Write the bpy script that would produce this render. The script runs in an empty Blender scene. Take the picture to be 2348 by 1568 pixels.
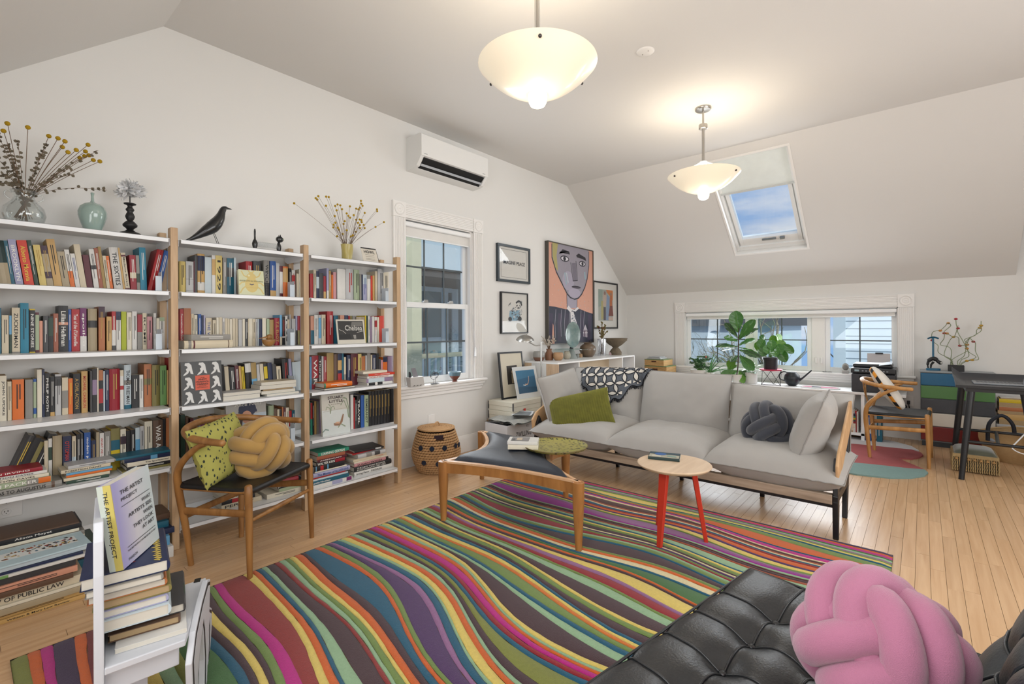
import bpy, math, random, re
from mathutils import Vector, Matrix, Euler, noise as mnoise
random.seed(7)
C = bpy.context.scene.collection
PI = math.pi
# camera, world, lights, exposure
F_PX, CX, CY, EYE, ROLL = 1096.0, 1174.0, 752.4, 1.25, 0.0052     # measured for a 2348 x 1568 frame
YAW = math.atan2(941, 1096)
ca, sa = math.cos(YAW), math.sin(YAW)
cam_d = bpy.data.cameras.new('camera'); cam = bpy.data.objects.new('camera', cam_d); C.objects.link(cam)
cam_d.sensor_width = 36; cam_d.lens = F_PX / 2348 * 36; cam_d.clip_start = 0.02; cam_d.clip_end = 300
cam_d.shift_y = -(784 - CY) / 2348
fwd = Vector((ca, sa, 0)); rgt = Vector((sa, -ca, 0)); upv = Vector((0, 0, 1))
cr = (rgt * math.cos(ROLL) - upv * math.sin(ROLL)); cu = (rgt * math.sin(ROLL) + upv * math.cos(ROLL)); cb = -fwd
M = Matrix(((cr.x, cu.x, cb.x, 0), (cr.y, cu.y, cb.y, 0), (cr.z, cu.z, cb.z, EYE), (0, 0, 0, 1)))
cam.matrix_world = M
bpy.context.scene.camera = cam
vs = bpy.context.scene.view_settings
vs.view_transform = 'Standard'; vs.look = 'None'; vs.gamma = 1; vs.use_curve_mapping = False
vs.exposure = -0.10

W = bpy.data.worlds.new('sky'); bpy.context.scene.world = W; W.use_nodes = True
nt = W.node_tree; nt.nodes.clear()
wo = nt.nodes.new('ShaderNodeOutputWorld'); bg = nt.nodes.new('ShaderNodeBackground')
tc = nt.nodes.new('ShaderNodeTexCoord'); mp = nt.nodes.new('ShaderNodeMapping'); nz = nt.nodes.new('ShaderNodeTexNoise')
rp = nt.nodes.new('ShaderNodeValToRGB'); mp.inputs['Scale'].default_value = (2.2, 2.2, 8.5)
mp.inputs['Location'].default_value = (0.35, 0.1, 0.0)
nz.inputs['Scale'].default_value = 1.7; nz.inputs['Detail'].default_value = 6; nz.inputs['Roughness'].default_value = 0.52
rp.color_ramp.elements[0].position = 0.44; rp.color_ramp.elements[0].color = (0.30, 0.49, 0.82, 1)
rp.color_ramp.elements[1].position = 0.62; rp.color_ramp.elements[1].color = (0.80, 0.82, 0.90, 1)
nt.links.new(tc.outputs['Generated'], mp.inputs['Vector']); nt.links.new(mp.outputs[0], nz.inputs['Vector'])
nt.links.new(nz.outputs['Fac'], rp.inputs['Fac']); nt.links.new(rp.outputs['Color'], bg.inputs['Color'])
bg.inputs['Strength'].default_value = 1.15
nt.links.new(bg.outputs[0], wo.inputs[0])

def light(name, kind, loc, energy, color=(1, 1, 1), size=1, size_y=None, direction=None, spread=None):
    d = bpy.data.lights.new(name, kind); d.energy = energy; d.color = color
    if kind == 'AREA':
        d.size = size
        if size_y: d.shape = 'RECTANGLE'; d.size_y = size_y
        if spread: d.spread = spread
    elif kind == 'SUN': d.angle = size
    else: d.shadow_soft_size = size
    o = bpy.data.objects.new(name, d); C.objects.link(o); o.location = loc
    if direction: o.rotation_euler = Vector(direction).to_track_quat('-Z', 'Y').to_euler()
    return o
light('sun', 'SUN', (0, 0, 20), 3.2, (1, 0.97, 0.92), 0.05, direction=(0.6, 0.75, -0.55))
# unseen fill lamps, added at the closed rear gable, knee wall and left slope;
# then daylight at the two windows and the skylight in view
light('fill_gable', 'AREA', (2.3, -2.50, 1.55), 105, (0.97, 0.985, 1.0), 3.4, 1.7, direction=(0, 1, -0.05))  # added fill, the gable wall behind it has no window
light('fill_knee', 'AREA', (-0.72, 0.6, 1.15), 26, (0.97, 0.985, 1.0), 2.2, 0.9, direction=(1, 0.1, 0.1))  # added fill in front of the solid knee wall
light('fill_rear_slope', 'AREA', (0.02, 0.5, 2.38), 36, (0.97, 0.985, 1.0), 1.6, 1.2, direction=(0.77, 0.0, -0.64))  # added fill under the left slope, which has no opening
light('daylight_far_window', 'AREA', (6.80, 1.4, 1.08), 30, (0.93, 0.97, 1.0), 2.2, 0.62, direction=(-1, 0, -0.1))
light('daylight_side_window', 'AREA', (3.05, 3.46, 1.45), 18, (0.93, 0.97, 1.0), 0.75, 1.3, direction=(0, -1, -0.1))
light('daylight_skylight', 'AREA', (5.86, 1.38, 2.66), 16, (0.93, 0.97, 1.0), 0.55, 0.8, direction=(-0.635, 0, -0.773))

# photo pixel -> point on a known plane
def ray(u, v):
    du = u - CX; dv = v - CY
    r = (du - dv * ROLL) / F_PX; d = (du * ROLL + dv) / F_PX
    return Vector((ca + sa * r, sa - ca * r, -d))
def P(u, v, X=None, Y=None, Z=None):
    q = ray(u, v)
    t = X / q.x if X is not None else (Y / q.y if Y is not None else (Z - EYE) / q.z)
    return Vector((q.x * t, q.y * t, EYE + q.z * t))

# materials
def lin(h):
    h = h.lstrip('#'); c = [int(h[i:i + 2], 16) / 255 for i in (0, 2, 4)]
    return tuple((x / 12.92 if x <= .04045 else ((x + .055) / 1.055) ** 2.4) for x in c) + (1,)
MATS = {}
def mat(name, col='#888888', rough=.6, metal=0, var=.06, nscale=12, bump=0, bscale=80, coat=0, emit=0, alpha=1,
        sheen=0, trans=0, spec=.5, stretch=None, col2=None, sss=0):
    if name in MATS: return MATS[name]
    m = bpy.data.materials.new(name); m.use_nodes = True; n = m.node_tree; b = n.nodes['Principled BSDF']
    c = lin(col) if isinstance(col, str) else col
    b.inputs['Roughness'].default_value = rough; b.inputs['Metallic'].default_value = metal
    b.inputs['Specular IOR Level'].default_value = spec
    if coat: b.inputs['Coat Weight'].default_value = coat
    if sheen: b.inputs['Sheen Weight'].default_value = sheen
    if trans: b.inputs['Transmission Weight'].default_value = trans
    t = n.nodes.new('ShaderNodeTexCoord'); mpn = n.nodes.new('ShaderNodeMapping')
    n.links.new(t.outputs['Object'], mpn.inputs['Vector'])
    if stretch: mpn.inputs['Scale'].default_value = stretch
    nzn = n.nodes.new('ShaderNodeTexNoise'); nzn.inputs['Scale'].default_value = nscale; nzn.inputs['Detail'].default_value = 4
    n.links.new(mpn.outputs[0], nzn.inputs['Vector'])
    mx = n.nodes.new('ShaderNodeMix'); mx.data_type = 'RGBA'
    c2 = lin(col2) if col2 else tuple(min(1, x * (1 + var)) for x in c[:3]) + (1,)
    c1 = c if col2 else tuple(x * (1 - var) for x in c[:3]) + (1,)
    mx.inputs[6].default_value = c1; mx.inputs[7].default_value = c2
    n.links.new(nzn.outputs['Fac'], mx.inputs['Factor']); n.links.new(mx.outputs[2], b.inputs['Base Color'])
    if emit:
        b.inputs['Emission Color'].default_value = c; b.inputs['Emission Strength'].default_value = emit
    if bump:
        bn = n.nodes.new('ShaderNodeTexNoise'); bn.inputs['Scale'].default_value = bscale; bn.inputs['Detail'].default_value = 3
        n.links.new(mpn.outputs[0], bn.inputs['Vector'])
        bu = n.nodes.new('ShaderNodeBump'); bu.inputs['Strength'].default_value = bump; bu.inputs['Distance'].default_value = 0.004
        n.links.new(bn.outputs['Fac'], bu.inputs['Height']); n.links.new(bu.outputs[0], b.inputs['Normal'])
    MATS[name] = m; return m
def flat(col, rough=.55, **k):
    return mat('print_' + col.lstrip('#') + ('_%d' % int(rough * 100)), col, rough, var=.03, nscale=30, **k)
def glass(name, tint=(.93, .97, .98), gloss=.10, fres=.6):
    if name in MATS: return MATS[name]
    m = bpy.data.materials.new(name); m.use_nodes = True; n = m.node_tree; n.nodes.clear()
    o = n.nodes.new('ShaderNodeOutputMaterial'); tr = n.nodes.new('ShaderNodeBsdfTransparent'); gl = n.nodes.new('ShaderNodeBsdfGlossy')
    mx = n.nodes.new('ShaderNodeMixShader'); lw = n.nodes.new('ShaderNodeLayerWeight'); mt = n.nodes.new('ShaderNodeMath')
    tr.inputs[0].default_value = tint + (1,); gl.inputs['Roughness'].default_value = .02; lw.inputs[0].default_value = .25
    mt.operation = 'MULTIPLY_ADD'; mt.inputs[1].default_value = fres; mt.inputs[2].default_value = gloss * .4
    n.links.new(lw.outputs['Facing'], mt.inputs[0]); n.links.new(mt.outputs[0], mx.inputs[0])
    n.links.new(tr.outputs[0], mx.inputs[1]); n.links.new(gl.outputs[0], mx.inputs[2]); n.links.new(mx.outputs[0], o.inputs[0])
    MATS[name] = m; return m
def woodmat(name, a, b, rough=.42, scale=(1, 14, 14), nscale=3, bump=.05, coat=0):
    if name in MATS: return MATS[name]
    m = bpy.data.materials.new(name); m.use_nodes = True; n = m.node_tree; p = n.nodes['Principled BSDF']
    t = n.nodes.new('ShaderNodeTexCoord'); mpn = n.nodes.new('ShaderNodeMapping'); mpn.inputs['Scale'].default_value = scale
    oi = n.nodes.new('ShaderNodeObjectInfo')
    add = n.nodes.new('ShaderNodeVectorMath'); add.operation = 'ADD'; mul = n.nodes.new('ShaderNodeVectorMath'); mul.operation = 'SCALE'
    cmb = n.nodes.new('ShaderNodeCombineXYZ')
    for i in range(3): n.links.new(oi.outputs['Random'], cmb.inputs[i])
    n.links.new(cmb.outputs[0], mul.inputs[0]); mul.inputs['Scale'].default_value = 37
    n.links.new(t.outputs['Object'], add.inputs[0]); n.links.new(mul.outputs[0], add.inputs[1]); n.links.new(add.outputs[0], mpn.inputs['Vector'])
    nzn = n.nodes.new('ShaderNodeTexNoise'); nzn.inputs['Scale'].default_value = nscale; nzn.inputs['Detail'].default_value = 5
    nzn.inputs['Distortion'].default_value = .6
    n.links.new(mpn.outputs[0], nzn.inputs['Vector'])
    r = n.nodes.new('ShaderNodeValToRGB'); r.color_ramp.elements[0].position = .3; r.color_ramp.elements[1].position = .7
    r.color_ramp.elements[0].color = lin(a); r.color_ramp.elements[1].color = lin(b)
    n.links.new(nzn.outputs['Fac'], r.inputs['Fac'])
    hv = n.nodes.new('ShaderNodeHueSaturation'); vm = n.nodes.new('ShaderNodeMath'); vm.operation = 'MULTIPLY_ADD'
    vm.inputs[1].default_value = .14; vm.inputs[2].default_value = .93
    n.links.new(oi.outputs['Random'], vm.inputs[0]); n.links.new(vm.outputs[0], hv.inputs['Value'])
    n.links.new(r.outputs[0], hv.inputs['Color']); n.links.new(hv.outputs[0], p.inputs['Base Color'])
    p.inputs['Roughness'].default_value = rough
    if coat: p.inputs['Coat Weight'].default_value = coat; p.inputs['Coat Roughness'].default_value = .2
    if bump:
        bu = n.nodes.new('ShaderNodeBump'); bu.inputs['Strength'].default_value = bump; bu.inputs['Distance'].default_value = .002
        n.links.new(nzn.outputs['Fac'], bu.inputs['Height']); n.links.new(bu.outputs[0], p.inputs['Normal'])
    MATS[name] = m; return m

# mesh helper
class MB:
    def __init__(s): s.v = []; s.f = []; s.mi = []; s.m = 0; s.T = None
    def add(s, vs_, fs):
        o = len(s.v)
        if s.T is not None: vs_ = [s.T @ Vector(q) for q in vs_]
        s.v += [tuple(q) for q in vs_]; s.f += [tuple(i + o for i in f) for f in fs]; s.mi += [s.m] * len(fs)
        return s
    def box(s, x0, x1, y0, y1, z0, z1):
        return s.add([(x0, y0, z0), (x1, y0, z0), (x1, y1, z0), (x0, y1, z0), (x0, y0, z1), (x1, y0, z1), (x1, y1, z1), (x0, y1, z1)],
                     [(0, 3, 2, 1), (4, 5, 6, 7), (0, 1, 5, 4), (1, 2, 6, 5), (2, 3, 7, 6), (3, 0, 4, 7)])
    def hexa(s, p): return s.add(p, [(0, 3, 2, 1), (4, 5, 6, 7), (0, 1, 5, 4), (1, 2, 6, 5), (2, 3, 7, 6), (3, 0, 4, 7)])
    def quad(s, *p): return s.add(p, [tuple(range(len(p)))])
    def tube(s, pts, r, n=10, closed=False, caps=True, flat_=None):
        pts = [Vector(p) for p in pts]; N = len(pts); rr = r if isinstance(r, (list, tuple)) else [r] * N
        vs_ = []; prev = None
        for i in range(N):
            a = pts[(i - 1) % N] if (closed or i > 0) else pts[i]; b = pts[(i + 1) % N] if (closed or i < N - 1) else pts[i]
            t = (b - a).normalized()
            if prev is None:
                u = t.orthogonal().normalized()
                if flat_ is not None: u = (Vector(flat_) - t * t.dot(Vector(flat_))).normalized()
            else:
                u = prev - t * prev.dot(t); u = u.normalized() if u.length > 1e-6 else t.orthogonal().normalized()
                if flat_ is not None: u = (Vector(flat_) - t * t.dot(Vector(flat_))).normalized()
            prev = u; w = t.cross(u)
            ri = rr[i]; ru, rw = ri if isinstance(ri, (list, tuple)) else (ri, ri)
            for k in range(n):
                an = 2 * PI * k / n; vs_.append(pts[i] + u * math.cos(an) * ru + w * math.sin(an) * rw)
        fs = []
        for i in range(N if closed else N - 1):
            j = (i + 1) % N
            sh = 0
            if closed and j == 0:                      # pick the rotation that lines the seam up
                best = 1e9
                for q in range(n):
                    dd = (vs_[i * n] - vs_[(q) % n]).length
                    if dd < best: best = dd; sh = q
            for k in range(n):
                fs.append((i * n + k, i * n + (k + 1) % n, j * n + (k + 1 + sh) % n, j * n + (k + sh) % n))
        if caps and not closed:
            fs.append(tuple(reversed(range(n)))); fs.append(tuple((N - 1) * n + k for k in range(n)))
        return s.add(vs_, fs)
    def lathe(s, prof, n=24, c=(0, 0, 0), cap=True, sx=1, sy=1):
        vs_ = []; fs = []; N = len(prof)
        for (r, z) in prof:
            for k in range(n):
                a = 2 * PI * k / n; vs_.append((c[0] + r * sx * math.cos(a), c[1] + r * sy * math.sin(a), c[2] + z))
        for i in range(N - 1):
            for k in range(n): fs.append((i * n + k, i * n + (k + 1) % n, (i + 1) * n + (k + 1) % n, (i + 1) * n + k))
        if cap:
            fs.append(tuple(reversed(range(n)))); fs.append(tuple((N - 1) * n + k for k in range(n)))
        return s.add(vs_, fs)
    def ball(s, c, r, n=10, m=6, sc=(1, 1, 1)):
        prof = [(max(1e-4, math.sin(PI * i / m)) * r, -math.cos(PI * i / m) * r * sc[2]) for i in range(m + 1)]
        return s.lathe(prof, n, c, False, sc[0], sc[1])
    def prism(s, poly, h0, h1, fn=None):
        n = len(poly); fn = fn or (lambda a, b, h: (a, b, h))
        vs_ = [fn(a, b, h0) for a, b in poly] + [fn(a, b, h1) for a, b in poly]
        return s.add(vs_, [tuple(reversed(range(n))), tuple(range(n, 2 * n))] + [(i, (i + 1) % n, (i + 1) % n + n, i + n) for i in range(n)])
    def grid(s, fn, nu, nv, closed_u=False, closed_v=False):
        U = nu if closed_u else nu + 1; V = nv if closed_v else nv + 1
        vs_ = [fn(i / nu, j / nv) for i in range(U) for j in range(V)]
        fs = [(i * V + j, ((i + 1) % U) * V + j, ((i + 1) % U) * V + (j + 1) % V, i * V + (j + 1) % V) for i in range(nu) for j in range(nv)]
        return s.add(vs_, fs)
    def build(s, name, mats, parent=None, smooth=None, bevel=0, subd=0, seg=2, kind=None, label=None):
        me = bpy.data.meshes.new(name); me.from_pydata([tuple(q) for q in s.v], [], s.f); me.update()
        ml = mats if isinstance(mats, (list, tuple)) else [mats]
        for m in ml: me.materials.append(m)
        if len(ml) > 1: me.polygons.foreach_set('material_index', [min(i, len(ml) - 1) for i in s.mi])
        if smooth is not None:
            me.polygons.foreach_set('use_smooth', [True] * len(me.polygons)); me.set_sharp_from_angle(angle=math.radians(smooth))
        o = bpy.data.objects.new(name, me); C.objects.link(o)
        if parent: o.parent = parent
        if bevel:
            b = o.modifiers.new('bevel', 'BEVEL'); b.width = bevel; b.segments = seg; b.limit_method = 'ANGLE'; b.angle_limit = .6
        if subd:
            b = o.modifiers.new('sub', 'SUBSURF'); b.levels = subd; b.render_levels = subd
        if kind: o['kind'] = kind
        if label: o['label'] = label
        return o
def tag(o, label, cat, group=None, kind=None):
    o['label'] = label; o['category'] = cat
    if group: o['group'] = group
    if kind: o['kind'] = kind
    return o
def thing(name, label, cat, loc=(0, 0, 0), rz=0, group=None):
    o = bpy.data.objects.new(name, None); C.objects.link(o); o.location = loc; o.rotation_euler = (0, 0, rz); o.empty_display_size = .05
    return tag(o, label, cat, group)
def structure(name): 
    o = bpy.data.objects.new(name, None); C.objects.link(o); o['kind'] = 'structure'; o.empty_display_size = .05; return o
def copy_tree(o, parent=None):
    c = o.copy(); C.objects.link(c); c.parent = parent
    for ch in [x for x in bpy.data.objects if x.parent == o]: copy_tree(ch, c)
    return c
def bez(pts, n=8, closed=False):
    """Catmull-Rom through the points"""
    pts = [Vector(p) for p in pts]; out = []; N = len(pts)
    for i in range(N if closed else N - 1):
        p0 = pts[(i - 1) % N] if closed or i > 0 else pts[0]; p1 = pts[i]; p2 = pts[(i + 1) % N]
        p3 = pts[(i + 2) % N] if closed or i < N - 2 else pts[-1]
        for k in range(n):
            t = k / n
            out.append(.5 * ((2 * p1) + (p2 - p0) * t + (2 * p0 - 5 * p1 + 4 * p2 - p3) * t * t + (3 * p1 - p0 - 3 * p2 + p3) * t ** 3))
    if not closed: out.append(pts[-1])
    return out
# lettering: collected, turned into meshes together at the end
TEXTS = []
def text(s_, parent, origin, U, V, w, h, col, name='lettering', rough=.5):
    """s_ fills the box origin + [0,w]*U + [0,h]*V, in the parent's space"""
    TEXTS.append((s_, parent, Vector(origin), Vector(U).normalized(), Vector(V).normalized(), w, h, col, name, rough))
def flush_texts():
    cache = {}
    for s_ in sorted(set(t[0] for t in TEXTS)):
        cu_ = bpy.data.curves.new('t', 'FONT'); cu_.body = s_; cu_.resolution_u = 2; cu_.offset = .012
        o = bpy.data.objects.new('t', cu_); C.objects.link(o); cache[s_] = o
    bpy.context.view_layer.update(); dg = bpy.context.evaluated_depsgraph_get(); geo = {}
    for s_, o in cache.items():
        me = bpy.data.meshes.new_from_object(o.evaluated_get(dg))
        co = [v.co.copy() for v in me.vertices]
        if co:
            x0 = min(c.x for c in co); x1 = max(c.x for c in co); y0 = min(c.y for c in co); y1 = max(c.y for c in co)
            co = [((c.x - x0) / max(1e-6, x1 - x0), (c.y - y0) / max(1e-6, y1 - y0)) for c in co]
        geo[s_] = (co, [tuple(p.vertices) for p in me.polygons]); bpy.data.meshes.remove(me)
        cd = o.data; bpy.data.objects.remove(o); bpy.data.curves.remove(cd)
    for s_, parent, O, U, V, w, h, col, name, rough in TEXTS:
        co, fs = geo[s_]
        if not fs: continue
        b = MB(); b.add([O + U * (x * w) + V * (y * h) for x, y in co], fs); b.build(name, flat(col, rough), parent)
def art(parent, O, U, V, items, name='picture', lift=.0006, N=None):
    """flat print: polygons in 0..1 picture coordinates, (colour, [(a,b),...]); later ones lie on top"""
    O = Vector(O); U = Vector(U); V = Vector(V); N = N or U.cross(V).normalized()
    b = MB(); ms = []; idx = {}
    for k, (c, poly) in enumerate(items):
        if c not in idx: idx[c] = len(ms); ms.append(flat(c))
        b.m = idx[c]; b.quad(*[O + U * a + V * q + N * (lift * (k + 1) / max(1, len(items)) * 3) for a, q in poly])
    return b.build(name, ms, parent)
def ell(cx, cy, rx, ry, n=20, a0=0, a1=2 * PI):
    return [(cx + rx * math.cos(a0 + (a1 - a0) * i / n), cy + ry * math.sin(a0 + (a1 - a0) * i / n)) for i in range(n)]
def stroke(pts, w):
    """a brush line as a polygon"""
    L = []; R = []; n = len(pts)
    for i, (x, y) in enumerate(pts):
        a = pts[max(0, i - 1)]; b = pts[min(n - 1, i + 1)]; dx, dy = b[0] - a[0], b[1] - a[1]; l = math.hypot(dx, dy) or 1
        L.append((x - dy / l * w / 2, y + dx / l * w / 2)); R.append((x + dy / l * w / 2, y - dx / l * w / 2))
    return L + R[::-1]
# the room
X0, X1, Y0, Y1, ZC = -0.81, 6.89, -2.60, 3.53, 3.115
XR, XL, ZK = 5.234, 0.84, 1.755             # where the flat ceiling ends, height of the knee walls
YD = -0.71                                  # the right slope ends here at a dormer
wallm = mat('wall_paint', '#dcdbd8', .85, var=.012, nscale=2, bump=.03, bscale=140)
ceilm = mat('ceiling_paint', '#d6d4d1', .9, var=.012, nscale=2, bump=.03, bscale=140)
trimm = mat('trim_paint', '#e6e4e1', .45, var=.01, nscale=5)
whitem = mat('white_lacquer', '#e9eaea', .38, var=.01, nscale=5)
def wall_poly(b, outline, holes, fn):
    """fill an outline minus rectangular holes, cut in vertical strips (a along, z up)"""
    xs = sorted(set([p[0] for p in outline] + [h[0] for h in holes] + [h[1] for h in holes]))
    def span(a):
        zs = []
        n = len(outline)
        for i in range(n):
            (xa, za), (xb, zb) = outline[i], outline[(i + 1) % n]
            if xa != xb and min(xa, xb) - 1e-9 <= a <= max(xa, xb) + 1e-9: zs.append(za + (zb - za) * (a - xa) / (xb - xa))
        return min(zs), max(zs)
    for a, c in zip(xs[:-1], xs[1:]):
        e = 1e-6; l0, h0 = span(a + e); l1, h1 = span(c - e); m = (a + c) / 2
        cuts = sorted([h for h in holes if h[0] < m < h[1]], key=lambda h: h[2]); lo = (l0, l1)
        for h in cuts:
            b.quad(fn(a, lo[0]), fn(c, lo[1]), fn(c, h[2]), fn(a, h[2])); lo = (h[3], h[3])
        b.quad(fn(a, lo[0]), fn(c, lo[1]), fn(c, h1), fn(a, h0))
gable = [(X0, 0), (X1, 0), (X1, ZK), (XR, ZC), (XL, ZC), (X0, ZK)]
WA = (2.628, 3.492, .735, 2.248)            # side window opening (x0, x1, z0, z1)
WB = (.205, 2.612, .70, 1.468)              # far window opening (y0, y1, z0, z1)
b = MB(); wall_poly(b, gable, [WA], lambda a, z: (a, Y1, z)); b.build('wall_left', wallm, kind='structure')
b = MB(); wall_poly(b, gable, [], lambda a, z: (a, Y0, z)); b.build('wall_back', wallm, kind='structure')
b = MB(); wall_poly(b, [(Y0, 0), (Y1, 0), (Y1, ZK), (YD, ZK), (YD - 1e-5, 2.75), (Y0, 2.75)], [WB], lambda a, z: (X1, a, z)); b.build('wall_far', wallm, kind='structure')
b = MB(); wall_poly(b, [(Y0, 0), (Y1, 0), (Y1, ZK), (Y0, ZK)], [], lambda a, z: (X0, a, z)); b.build('wall_near', wallm, kind='structure')
b = MB(); b.quad((XR, YD, ZC), (X1, YD, ZK), (X1, YD, 2.75), (XR + .44, YD, 2.75)); b.build('wall_dormer', wallm, kind='structure')
b = MB()
b.quad((XL, Y0, ZC), (XR, Y0, ZC), (XR, Y1, ZC), (XL, Y1, ZC))
b.quad((XR, YD, ZC), (XR + .44, YD, 2.75), (XR + .44, Y0, 2.75), (XR, Y0, ZC)); b.quad((XR + .44, YD, 2.75), (X1, YD, 2.75), (X1, Y0, 2.75), (XR + .44, Y0, 2.75))
# right slope with the skylight hole, in (y, s) with s down the slope
SL = math.hypot(X1 - XR, ZC - ZK); sd = Vector(((X1 - XR) / SL, 0, -(ZC - ZK) / SL)); sn = Vector((-sd.z, 0, sd.x))
def slope(y, s, d=0): return Vector((XR, y, ZC)) + sd * s + sn * d      # d: up and out through the roof
SK = (1.00, 1.765, .13, 1.505)
wall_poly(b, [(YD, 0), (Y1, 0), (Y1, SL), (YD, SL)], [SK], lambda a, z: slope(a, z))
def lslope(y, s): return (XL - s * (XL - X0) / SL, y, ZC - s * (ZC - ZK) / SL)
wall_poly(b, [(Y0, 0), (Y1, 0), (Y1, SL), (Y0, SL)], [], lambda a, z: lslope(a, z))
b.build('ceiling', ceilm, kind='structure')
# floor boards, about 58 mm wide, running along the room
floorm = woodmat('maple_floor', '#c09a72', '#cfab84', .27, (.9, 16, 1), 2.2, .03)
gapm = mat('floor_gap', '#7a5636', .8)
fl = structure('floor')
b = MB(); b.quad((X0, Y0, -.012), (X1, Y0, -.012), (X1, Y1, -.012), (X0, Y1, -.012)); b.build('subfloor', gapm, fl)
BW = .0585; boards = []; y = Y0; rnd = random.Random(3)
while y < Y1 - .001:
    x = X0 - rnd.uniform(0, .7); y2 = min(y + BW, Y1)
    while x < X1:
        L = rnd.choice([.35, .5, .65, .8, 1.0, 1.2]) * rnd.uniform(.85, 1.15); x2 = min(x + L, X1)
        if X1 - x2 < .1: x2 = X1
        boards.append((max(x, X0), x2, y, y2)); x = x2
    y = y2
def bsize(q):
    mx_, my_ = (q[0] + q[1]) / 2, (q[2] + q[3]) / 2; fw = mx_ * ca + my_ * sa
    if fw < .5: return 0
    u = CX + F_PX * (mx_ * sa - my_ * ca) / fw; v = 752 + F_PX * EYE / fw
    if not (-60 < u < 2420 and v < 1640): return 0
    if .25 < mx_ < 3.2 and .25 < my_ < 2.5: return 0
    return (q[1] - q[0]) / fw ** 2
boards.sort(key=bsize, reverse=True)
GAP = .0007
for q in boards[:290]:
    mb = MB(); dz = rnd.uniform(-.0004, .0004)
    mb.box(q[0] + GAP, q[1] - GAP, q[2] + GAP, q[3] - GAP, -.012, dz); mb.build('floor_board', floorm, fl)
floorm2 = woodmat('maple_floor_far', '#c09a72', '#cfab84', .27, (.9, 16, 1), 2.2, .03)
for k in range(8):
    mb = MB()
    for q in boards[290:][k::8]: mb.box(q[0] + GAP, q[1] - GAP, q[2] + GAP, q[3] - GAP, -.012, 0)
    mb.build('floor_boards', floorm2, fl, kind='stuff')
# baseboards
def baseboard(name, p, q, side):
    """moulded board from p to q on the floor; side = inward normal"""
    prof = [(0, 0), (.016, 0), (.016, .115), (.013, .125), (.013, .14), (.006, .155), (.004, .165), (0, .168)]
    p = Vector(p); q = Vector(q); s_ = Vector(side); d = q - p; mb = MB(); n = len(prof)
    vs_ = [p + s_ * a + Vector((0, 0, z)) for a, z in prof] + [q + s_ * a + Vector((0, 0, z)) for a, z in prof]
    mb.add(vs_, [(i, i + 1, i + 1 + n, i + n) for i in range(n - 1)] + [tuple(range(n)), tuple(range(n, 2 * n))])
    return mb.build(name, trimm, kind='structure', smooth=40)
baseboard('baseboard_left', (X0, Y1, 0), (X1, Y1, 0), (0, -1, 0)); baseboard('baseboard_far', (X1, Y1, 0), (X1, Y0, 0), (-1, 0, 0))
baseboard('baseboard_back', (X0, Y0, 0), (X1, Y0, 0), (0, 1, 0))
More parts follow.
